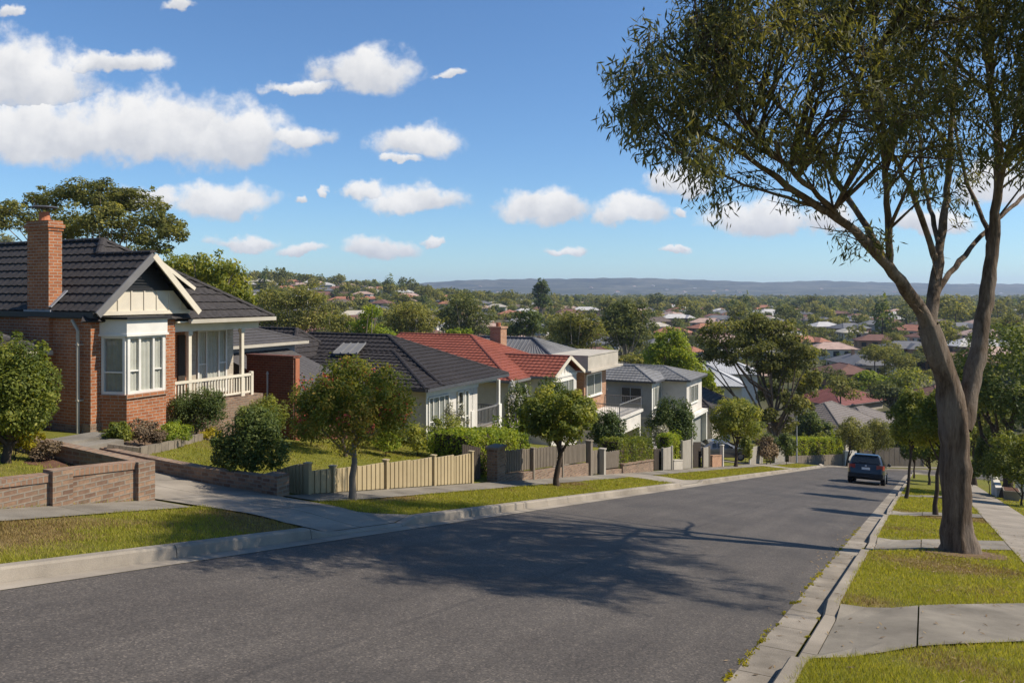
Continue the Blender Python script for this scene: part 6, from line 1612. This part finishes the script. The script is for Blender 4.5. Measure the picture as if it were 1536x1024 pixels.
# weeds in the joints along the right gutter
def weeds():
    r = np.random.RandomState(9); q = []
    for s0 in r.uniform(4.3, 22, 90): q.append((s0, -1.44+r.normal(0, .015), .03))
    for s0 in r.uniform(6, 40, 26): q.append((s0, -1.07+r.normal(0, .01), .02))
    P = []; 
    for s0, w, sp in q:
        n = r.randint(5, 16); P.append(np.stack([s0+r.normal(0, sp*1.6, n), w+r.normal(0, sp*.6, n)], 1))
    P = np.concatenate(P); X, Y = xy(P[:, 0], P[:, 1]); n = len(X); Z = terrain(X, Y)+np.where(P[:, 1] < -1.0, .05, .02)
    B = np.stack([X, Y, Z+.012], 1); Dr = unit(r, n)+[0, 0, .8]; V, F = leaf_arr(B, Dr, unit(r, n), r.uniform(.02, .05, n), r.uniform(.012, .022, n))
    tag(link('weeds', np_mesh('weeds', V, F, 'leaf_yellow', r.uniform(0, .6, n))), kind='stuff')
weeds()
# fallen leaves under the gum and along the verges
def litter():
    r = np.random.RandomState(19); s = np.concatenate([r.uniform(4, 20, 500), r.uniform(14, 24, 500)]); w = np.concatenate([r.uniform(-1.7, 2.9, 500), r.uniform(-1.8, 2.6, 500)])
    X, Y = xy(s, w); Z = terrain(X, Y)+np.where(w < -1, .062, .035); n = len(s); a = r.uniform(0, 6.28, n)
    Dr = np.stack([np.cos(a), np.sin(a), r.normal(-.05, .15, n)], 1); V, F = leaf_arr(np.stack([X, Y, Z], 1), Dr, np.array([0, 0, 1.])+unit(r, n)*.25, r.uniform(.05, .11, n), r.uniform(.012, .022, n))
    tag(link('leaf_litter', np_mesh('leaf_litter', V, F, 'leaf_brown', r.uniform(0, 1, n))), kind='stuff')
litter()
for i, (b, f, Yd, m) in enumerate([((1338, 650, 1392, 696), (1365, 690), 99, 'leaf_dark'), ((1385, 640, 1440, 694), (1412, 690), 97, 'leaf_far'), ((1430, 655, 1475, 692), (1452, 690), 94, 'leaf_street'), ((1340, 622, 1400, 668), (1370, 690), 112, 'leaf_gum_far')]):
    plant('garden_tree', ['dark clump of shrubs straight ahead where the street ends', 'grey-green tree at the end of the street left of the gum trunk', 'low green tree at the end of the right footpath', 'tawny tree behind the shrubs that close the street'][i], 'tree', b, f, m, 5000, .24, .13, 18, 70+i, trunk=.15, Y=Yd)

for i, (b, f, Yd, m, lab) in enumerate([((1212, 652, 1262, 690), (1238, 690), 90, 'leaf_street', 'leafy shrub filling the corner behind the bright lime hedge'), ((1255, 655, 1300, 690), (1280, 690), 95, 'leaf_dark', 'dark rounded shrub behind the olive trees'),
     ((1400, 600, 1450, 680), (1425, 690), 92, 'leaf_far', 'tall grey-green tree behind the right verge trees'), ((1330, 640, 1362, 690), (1346, 690), 97, 'leaf_bright', 'bright green shrub at the end of the road')]):
    plant('garden_tree', lab, 'tree', b, f, m, 4500, .2, .11, 16, 90+i, trunk=.12, Y=Yd)
# ------------------------------------------------------------------ single trees of the middle distance
def gum_px(label, blobs, base, Y, mat='leaf_gum_far', n=9000, L=None, rad=.25, seed=0, name='gum_tree', cat='tree', group=None, depth=1., fork=.3, bark='bark_pale', up=.4, out=.5):
    """a tree whose crown is the named blobs (column, row, half width, half height) at distance Y"""
    r = np.random.RandomState(seed+100); bx, by = ray(base, Y); loc = np.array((bx, by, T(bx, by))); L = L or 2.6*Y/800
    root = thing(name, loc, label, cat, group); cl = []; m = FOC
    w = max(abs(b[0]-base) for b in blobs)/FOC*Y
    for (cx, cy, rx, ry) in blobs:
        dy = r.uniform(-.6, .6)*max(w, 2)*depth; yy = Y+dy
        c = np.array([(cx-768)/FOC*yy, yy, zof(cy, yy)])-loc; R = np.array([rx, (rx+ry)/2, ry])/FOC*Y
        cl += blob_clumps(r, c, R, 9, .46, .8)
        if len(blobs) < 9: cl += blob_clumps(r, c-np.array([0, dy*1.6, 0]), R*.9, 5, .46, .8)
    V, F, tint = clump_leaves(r, cl, n, L, L*.5, out=out, up=up, droop=.15, shell=.55)
    link('crown', np_mesh('crown', V, F, mat, tint), root)
    top = np.mean([c for c, _ in cl], 0)*np.array([.6, .6, 1]); k = r.choice(len(cl), min(len(cl), 22), replace=False)
    tr = branchy(r, (0, 0, -.3), top*np.array([1, 1, .8]), [cl[i] for i in k], rad, fork, sides=7)
    link('trunk', np_mesh('trunk', *tr, bark, smooth=True), root); return root
gum_px('tall spreading gum with umbrella crown rising behind the brick house chimney', [(20, 330, 42, 26), (72, 302, 44, 24), (128, 290, 44, 26), (165, 300, 42, 28), (140, 330, 50, 30), (205, 306, 44, 26), (238, 332, 38, 24), (258, 352, 20, 18), (195, 352, 44, 22), (90, 345, 50, 25), (-30, 320, 50, 36), (222, 372, 34, 16)], 150, 62, n=28000, rad=.2, seed=1, bark='bark_gum', L=.26, depth=.5)
gum_px('dense bright green tree behind the right end of the brick house roof', [(270, 405, 42, 30), (318, 402, 34, 24), (345, 430, 32, 30), (300, 440, 50, 34), (255, 430, 40, 34), (362, 452, 22, 26)], 305, 52, 'leaf_street', 14000, .24, .3, 2, 'garden_tree')
gum_px('drab olive gum above the grey cottage roof', [(420, 452, 36, 24), (465, 448, 34, 22), (440, 480, 52, 26), (395, 478, 26, 22), (490, 478, 26, 22)], 445, 112, seed=3, n=9000, L=.4)
gum_px('small yellowish gum beside the drab olive gum', [(505, 488, 26, 16), (522, 500, 24, 12)], 512, 100, 'leaf_gum_far', 3000, seed=4)
gum_px('bright green layered tree behind the black roof ridge', [(555, 470, 16, 14), (545, 488, 24, 12), (565, 502, 36, 14), (535, 506, 24, 10)], 552, 78, 'leaf_bright', 5000, .25, .2, 5, 'garden_tree')
gum_px('tawny gum standing left of the red roof ridge', [(610, 470, 34, 18), (640, 484, 30, 22), (590, 490, 30, 18), (625, 506, 44, 14)], 618, 118, seed=6, n=8000)
gum_px('broad grey-green gum above the red roof', [(690, 455, 30, 18), (672, 478, 32, 20), (712, 475, 30, 22), (694, 495, 34, 16)], 692, 165, 'leaf_far', 6500, seed=7)
gum_px('palm-like bright shrub tree beside the brick chimney of the red roofed house', [(684, 502, 16, 10), (700, 500, 10, 8)], 688, 95, 'leaf_bright', 1400, seed=8, name='garden_tree')
gum_px('dark bushy tree right behind the brick chimney', [(788, 478, 26, 16), (780, 496, 24, 14), (800, 494, 18, 14)], 788, 150, 'leaf_dark', 4000, seed=9, name='garden_tree')
gum_px('broad round gum above the grey metal roof', [(862, 480, 34, 18), (845, 502, 32, 22), (880, 500, 30, 24), (862, 520, 36, 14)], 862, 112, seed=10, n=8000)
gum_px('tall round-headed gum with bare stem above the flat parapet', [(938, 468, 32, 18), (925, 492, 30, 22), (955, 490, 30, 24), (940, 512, 34, 12)], 940, 120, 'leaf_far', 8500, seed=11, rad=.3)
gum_px('bright green dense tree behind the grey rendered house roof', [(1008, 510, 24, 22), (1000, 540, 34, 26), (1025, 545, 30, 30), (1048, 568, 22, 22), (985, 535, 18, 20)], 1012, 84, 'leaf_bright', 13000, .3, .25, 12, 'garden_tree')
gum_px('low yellowish scrub tree left of the bright green tree', [(950, 540, 26, 10), (968, 548, 16, 10)], 958, 105, 'leaf_gum_far', 2500, seed=13, name='garden_tree')
gum_px('very large spreading gum at the left of the lower street', [(1080, 505, 34, 24), (1120, 492, 40, 22), (1165, 505, 42, 26), (1195, 535, 30, 30), (1130, 525, 44, 22), (1078, 535, 26, 20), (1210, 575, 20, 28), (1180, 560, 36, 26), (1195, 612, 24, 22), (1160, 590, 26, 18), (1150, 548, 34, 20), (1180, 640, 20, 16), (1150, 625, 20, 14)], 1163, 72, n=22000, rad=.26, seed=14, bark='bark_gum', L=.28, depth=.45)
gum_px('dark tall pine on the skyline left of centre', [(812, 426, 9, 9), (812, 440, 14, 14), (812, 455, 16, 12)], 812, 330, 'leaf_dark', 2600, .9, .4, 15, 'pine_tree')
gum_px('rounded lime-topped tree in the hollow above the red hip roof', [(1305, 568, 24, 12), (1325, 578, 20, 12), (1290, 580, 16, 12)], 1308, 150, 'leaf_bright', 4200, seed=16, name='garden_tree')
gum_px('dusky tree beside the faded red hip roof', [(1330, 590, 26, 16), (1350, 600, 22, 16)], 1340, 128, 'leaf_far', 4200, seed=17, name='garden_tree')
gum_px('dark dense tree in the valley above the lime-topped tree', [(1340, 545, 30, 16), (1370, 552, 26, 16), (1355, 565, 30, 12)], 1352, 190, 'leaf_dark', 4500, seed=18, name='garden_tree')
gum_px('mid green tree left of the valley trees', [(1285, 540, 24, 14), (1265, 548, 14, 10)], 1280, 205, 'leaf_far', 3500, seed=19, name='garden_tree')
gum_px('dark tree beside the cream wall of the taupe roofed house', [(1215, 630, 22, 22), (1232, 645, 16, 18), (1205, 650, 20, 18)], 1216, 92, 'leaf_dark', 5000, seed=20, name='garden_tree')
gum_px('olive tree between the white roofs and the large spreading gum', [(1060, 575, 12, 10), (1072, 588, 12, 10)], 1066, 88, 'leaf_street', 1800, seed=21, name='garden_tree')
# ------------------------------------------------------------------ the valley suburb
rs = np.random.RandomState(5)
def proto_tree(kind, n, L, seed):
    r = np.random.RandomState(seed); h = 9.
    if kind == 'gum': c = (0, 0, 6.2); R = (3.8, 3.8, 2.6); k = 12; sz = .44
    elif kind == 'round': c = (0, 0, 4.6); R = (3.5, 3.5, 3.6); k = 12; sz = .45
    elif kind == 'pine': c = (0, 0, 6); R = (2.3, 2.3, 5.5); k = 14; sz = .4
    else: c = (0, 0, 3.4); R = (4.2, 4.0, 2.8); k = 12; sz = .45
    cl = blob_clumps(r, c, R, k, sz)
    V, F, t = clump_leaves(r, cl, n, L, L*.6, out=.55, up=.4, shell=.55)
    tv, tf = tube_arr(np.array([(0, 0, -1), (0, 0, 2), (.1, 0, c[2])]), [.28, .2, .1], 5)
    return V, F, t, tv, tf
def proto_mesh(kind, n, L, seed, mat):
    V, F, t, tv, tf = proto_tree(kind, n, L, seed)
    return np_mesh('tree', np.concatenate([V, tv]), np.concatenate([F, tf+len(V)]), [mat, 'bark_dark'], np.concatenate([t, np.zeros(len(tf))]), midx=np.concatenate([np.zeros(len(F)), np.ones(len(tf))]))
KINDS = [('gum', 'leaf_gum_far', 'olive gum'), ('round', 'leaf_far', 'round grey-green tree'), ('round', 'leaf_dark', 'dark dense tree'), ('broad', 'leaf_street', 'bright leafy tree'), ('gum', 'leaf_far', 'dusky gum'), ('pine', 'leaf_dark', 'tall dark conifer')]
KP = np.array([.32, .24, .16, .1, .14, .04])
PROTO = [[proto_mesh(k, 1500, .5, 10+i*3+q, m) for q in range(2)] for i, (k, m, _) in enumerate(KINDS)]
PROTO_LO = [[proto_mesh(k, 420, .95, 50+i*3+q, m) for q in range(2)] for i, (k, m, _) in enumerate(KINDS)]
def place_word(px):
    for a, w in ((-60, 'beyond the chimney'), (420, 'beyond the brick house veranda'), (540, 'beyond the drab olive gum'), (650, 'beyond the black roof'), (760, 'beyond the red roof'), (860, 'beyond the grey metal roof'), (960, 'beyond the flat parapet'), (1060, 'beyond the grey rendered house'), (1230, 'beyond the large spreading gum'), (1345, 'above the navy car'), (1440, 'behind the forked gum trunk'), (9999, 'right of the forked gum trunk')):
        if px < a or a == 9999: return w
def dist_word(R):
    for a, w in ((135, 'in the nearest row'), (165, 'behind the nearest row'), (200, 'in the second row'), (250, 'mid valley'), (310, 'past mid valley'), (400, 'far up the valley'), (9e9, 'near the skyline')):
        if R < a: return w
# houses in loose rows
HV = []
def far_house_mesh(L, Wd, roof, wall, seed):
    H_ = 2.9; r = random.Random(seed); o = .45; rh = min(L, Wd)*.5*.42; h = Wd/2
    m = MB(); m.box(-L/2, L/2, -Wd/2, Wd/2, -2.5, H_)
    m.cur = 1
    for s, fy in ((-1, -Wd/2), (1, Wd/2)):
        x = -L/2+.8
        while x < L/2-2:
            w_ = r.uniform(1.1, 2.2); y = fy+s*.02; m.quad((x, y, 1.0), (x+w_, y, 1.0), (x+w_, y, 2.35), (x, y, 2.35)); x += w_+r.uniform(1, 2.4)
    for s in (-1, 1):
        x = s*(L/2+.02); m.quad((x, -1.6, 1), (x, -.2, 1), (x, -.2, 2.3), (x, -1.6, 2.3)); m.quad((x, .9, 1), (x, 2.2, 1), (x, 2.2, 2.3), (x, .9, 2.3))
    wm = m
    q = MB(); c = [(-L/2-o, -Wd/2-o, H_), (L/2+o, -Wd/2-o, H_), (L/2+o, Wd/2+o, H_), (-L/2-o, Wd/2+o, H_)]; a, b = (-L/2+h*.9, 0, H_+rh), (L/2-h*.9, 0, H_+rh)
    q.quad(c[0], c[1], b, a); q.quad(c[1], c[2], b); q.quad(c[2], c[3], a, b); q.quad(c[3], c[0], a); q.quad(*[(x, y, z-.03) for x, y, z in c[::-1]])
    for i in range(4): q.bar(np.add(c[i], (0, 0, -.06)), np.add(c[(i+1) % 4], (0, 0, -.06)), .14, .14)
    for p_, s_ in ((a, b), (c[0], a), (c[1], b), (c[2], b), (c[3], a)): q.bar(p_, s_, .22, .1)
    if r.random() < .6:   # a projecting wing with its own hip
        x0 = r.uniform(-L*.2, L*.2); y0 = -Wd/2-2.4
        wm.cur = 0; wm.box(x0, x0+4.2, y0, -Wd/2+.2, -2.5, H_-.02); wm.cur = 1; wm.quad((x0+1, y0-.02, 1), (x0+3.2, y0-.02, 1), (x0+3.2, y0-.02, 2.3), (x0+1, y0-.02, 2.3))
        e = [(x0-.4, y0-.4, H_+.01), (x0+4.6, y0-.4, H_+.01), (x0+4.6, 0, H_+.01), (x0-.4, 0, H_+.01)]; t0, t1 = (x0+2.1, y0+2, H_+rh*.75), (x0+2.1, .3, H_+rh*.75)
        q.quad(e[0], e[1], t0); q.quad(e[1], e[2], t1, t0); q.quad(e[3], e[0], t0, t1)
    cm = None
    if r.random() < .4: cm = MB(); cm.box(L*.1, L*.1+.7, .6, 1.2, H_, H_+rh+.9)
    wo = wm.build('tmp', [wall, 'window_dark'], None); qo = q.build('tmp', roof, None); co = cm.build('tmp', 'brick_tan', None) if cm else None
    out = (wo.data, qo.data, co.data if co else None)
    for o_ in (wo, qo, co):
        if o_: D.objects.remove(o_)
    return out
plain('window_dark', (.03, .033, .036), .15, .05, 2, .5)
plain('roof_terracotta', (.32, .14, .085), .8, .25, .8); plain('roof_redbrown', (.15, .075, .055), .8, .25, .8); plain('roof_pink', (.4, .28, .225), .8, .2, .8); plain('roof_brown', (.13, .1, .08), .8, .25, .8)
plain('roof_slate', (.13, .13, .135), .7, .2, .8); plain('roof_pale', (.46, .44, .41), .6, .12, .8); plain('roof_cream', (.42, .38, .31), .7, .12, .8)
ROOFS = [('roof_terracotta', 'orange-red tiled', .13), ('roof_redbrown', 'red-brown tiled', .16), ('roof_pink', 'faded pink tiled', .12), ('roof_brown', 'brown tiled', .12), ('roof_slate', 'slate grey', .2), ('roof_pale', 'whitish metal', .13), ('roof_cream', 'pale cream', .08)]
WALLS = ['render_cream', 'brick_tan', 'render_white', 'brick_garden']
HM = {}
for i, (rf, _, _) in enumerate(ROOFS):
    for q in range(3): HM[i, q] = far_house_mesh([11.5, 13.5, 16][q], [8.2, 8.8, 9.5][q], rf, WALLS[(i+q) % 4], i*3+q)
houses = []; taken = [(1258, 96), (1300, 108), (1262, 130), (1120, 95), (1142, 120)]
occ = [ray(p, y) for p, y in taken]
for row, Yr in enumerate(np.concatenate([np.arange(128, 330, 25), np.arange(340, 640, 33)])):
    Xr = -.72*Yr+rs.uniform(0, 10)
    while Xr < .74*Yr:
        x = Xr+rs.uniform(-2.5, 2.5); y = Yr+rs.uniform(-7, 7)+8*math.sin(x*.011+row)
        Xr += rs.uniform(19, 27)*(1 if Yr < 330 else 1.12)
        s, w = sw(x, y)
        if s < 98 or (abs(w+4) < 9 and s < 140): continue
        if any(math.hypot(x-a, y-b) < 17 for a, b in occ): continue
        if rs.uniform() < .12: continue
        houses.append((x, y)); occ.append((x, y))
houses.sort(key=lambda p: math.hypot(*p))
NAMED = {}
def uniq(base, extra):
    """first user keeps the plain description; later ones get what stands next to them"""
    return base if base not in NAMED and not NAMED.setdefault(base, 1) == 0 and False else base
for x, y in houses[:230]:
    i = rs.choice(len(ROOFS), p=np.array([q for _, _, q in ROOFS])/sum(q for _, _, q in ROOFS)); q = rs.randint(3); R = math.hypot(x, y); px = 768+FOC*x/y
    wm, qm, cm = HM[i, q]; o = link('house', wm, loc=(x, y, T(x, y)-.1)); o.rotation_euler[2] = rs.choice([0, math.pi/2])*(rs.uniform() < .4)+rs.uniform(-.5, .3)+.15
    size = ['small', 'mid-sized', 'long'][q]
    tag(o, f"{size} {ROOFS[i][1]} roofed house {place_word(px)}, {dist_word(R)}", 'house', 'houses across the valley')
    c = link('roof', qm, o); c.location = (0, 0, 0)
    if cm and R < 330: c2 = link('chimney', cm, c)
# trees
cand = []
hx = np.array([p[0] for p in houses]); hy = np.array([p[1] for p in houses])
def scatter(n, r0, r1, amax=.76):
    R = np.sqrt(rs.uniform(r0*r0, r1*r1, n)); a = rs.uniform(-amax, amax, n); return R*np.sin(a), R*np.cos(a)
big = []
for x, y in zip(*scatter(4200, 104, 640)):
    s, w = sw(x, y); R = math.hypot(x, y)
    if s < 92 or (abs(w+4) < 7 and s < 118): continue
    d = np.hypot(hx-x, hy-y)
    if d.min() < 8.2: continue
    if any(math.hypot(x-a, y-b) < 11 for a, b in occ[:5]): continue
    # keep the view of the named houses open
    px = 768+FOC*x/y
    if R < 128 and 1180 < px < 1345: continue
    k = rs.choice(len(KINDS), p=KP); sc = rs.uniform(.5, 1.15)*(1.12 if KINDS[k][0] in ('gum', 'pine') else .82)
    if rs.uniform() < .08: sc *= 1.4
    front = (d < 60) & (hy > y) & (np.abs(hx/hy-x/y) < 8/R)          # a house just behind: keep it low
    if front.any() and R > 120: sc *= .6
    big.append((x, y, k, sc, sc*1./R))
big.sort(key=lambda b: -b[4])
for x, y, k, sc, _ in big[:300]:
    R = math.hypot(x, y); px = 768+FOC*x/y; me = (PROTO if R < 260 else PROTO_LO)[k][rs.randint(2)]
    o = link('tree' if KINDS[k][0] != 'pine' else 'conifer', me, loc=(x, y, T(x, y)-.1)); z_ = rs.uniform(.85, 1.2); o.scale = (sc*rs.uniform(.9, 1.15), sc, sc*z_); o.rotation_euler[2] = rs.uniform(0, 6.28)
    tag(o, f"{'small' if sc < .75 else 'large' if sc > 1.05 else 'mid-sized'} {KINDS[k][2]} {place_word(px)}, {dist_word(R)}", 'tree', 'trees across the valley')
# everything farther reads as one mass of trees and roofs
def mass():
    r = np.random.RandomState(77); sets = {}
    lo = {}
    for lvl, (n, L) in enumerate(((260, 1.15), (90, 2.0), (36, 3.2))):
        for i, (k, m, _) in enumerate(KINDS): lo[lvl, i] = proto_tree(k, n, L, 90+i)[:3]
    pts = [(x, y, k, sc) for x, y, k, sc, _ in big[300:]]
    for n, r0, r1 in ((2600, 600, 1000), (3200, 1000, 1700), (2600, 1700, 2700)):
        for x, y in zip(*scatter(n, r0, r1)): pts.append((x, y, r.choice(len(KINDS), p=KP), r.uniform(.6, 1.25)))
    for mat in sorted({m for _, m, _ in KINDS}):
        VV = []; FF = []; TT = []; o = 0
        for x, y, k, sc in pts:
            if KINDS[k][1] != mat: continue
            R = math.hypot(x, y); v, f, t = lo[0 if R < 650 else 1 if R < 1100 else 2, k]
            a = r.uniform(0, 6.28); c, s = math.cos(a), math.sin(a); z = hill_top(x, y)
            w = np.stack([v[:, 0]*c-v[:, 1]*s, v[:, 0]*s+v[:, 1]*c, v[:, 2]*r.uniform(.85, 1.15)], 1)*sc+[x, y, z-.3]
            VV.append(w); FF.append(f+o); TT.append(np.clip(t+r.normal(0, .12), 0, 1)); o += len(v)
        if VV: sets[mat] = (np.concatenate(VV), np.concatenate(FF), np.concatenate(TT))
    mats = list(sets); V = []; F = []; Tn = []; MI = []; o = 0
    for i, m in enumerate(mats):
        v, f, t = sets[m]; V.append(v); F.append(f+o); Tn.append(t); MI.append(np.full(len(f), i)); o += len(v)
    tag(link('woodland', np_mesh('woodland', np.concatenate(V), np.concatenate(F), mats, np.concatenate(Tn), midx=np.concatenate(MI))), kind='stuff')
    # roofs and walls of the far suburb
    for name, mats_, cnt in (('far_suburb', ['roof_terracotta', 'roof_pale', 'roof_pink', 'roof_slate', 'render_white'], 1),):
        m = MB()
        P = [(x, y) for x, y in houses[230:]]
        for n, r0, r1 in ((420, 600, 1000), (560, 1000, 1700), (420, 1700, 2600), (60, 2600, 3600)): P += list(zip(*scatter(n, r0, r1)))
        for x, y in P:
            z = hill_top(x, y)-.5; L, Wd = r.uniform(5, 8.5), r.uniform(4, 5.5); a = r.uniform(-.5, .5); c, s = math.cos(a), math.sin(a)
            p = lambda u, v, h: (x+u*c-v*s, y+u*s+v*c, z+h)
            m.cur = 4; b = [(-L, -Wd), (L, -Wd), (L, Wd), (-L, Wd)]; m.box8([p(u, v, -2) for u, v in b], [p(u, v, 3) for u, v in b])
            m.cur = int(r.choice(4, p=[.32, .3, .24, .14])); e = [p(u*1.06, v*1.1, 3.02) for u, v in b]; t0, t1 = p(-L+Wd, 0, 5), p(L-Wd, 0, 5)
            m.quad(e[0], e[1], t1, t0); m.quad(e[1], e[2], t1); m.quad(e[2], e[3], t0, t1); m.quad(e[3], e[0], t0)
        tag(m.build(name, mats_), kind='stuff')
HILLS = D.objects['hills']
_hv = np.array([v.co[:] for v in HILLS.data.vertices])
def hill_top(x, y):
    z = T(x, y)
    if y > 2300:
        yy = np.unique(_hv[:, 1]); a = x/y; zs = []
        for Yd in yy:
            row = _hv[_hv[:, 1] == Yd]; zs.append(np.interp(a, row[:, 0]/Yd, row[:, 2]))
        z = max(z, float(np.interp(y, yy, zs)))
    return z
mass()
# ------------------------------------------------------------------ haze
def haze():
    m = MB(); m.box(-7000, 7000, -7000, 7000, -60, 130)
    mt = D.materials.new('haze'); mt.use_nodes = True; nt = mt.node_tree; nt.nodes.clear()
    out = nt.nodes.new('ShaderNodeOutputMaterial'); v = nt.nodes.new('ShaderNodeVolumePrincipled')
    v.inputs['Density'].default_value = HAZE; v.inputs['Color'].default_value = (.6, .73, 1, 1); v.inputs['Anisotropy'].default_value = .2
    nt.links.new(v.outputs[0], out.inputs['Volume']); MATS['haze'] = mt
    o = m.build('haze', 'haze'); tag(o, kind='stuff')
HAZE = 1.25e-4
if HAZE: haze()
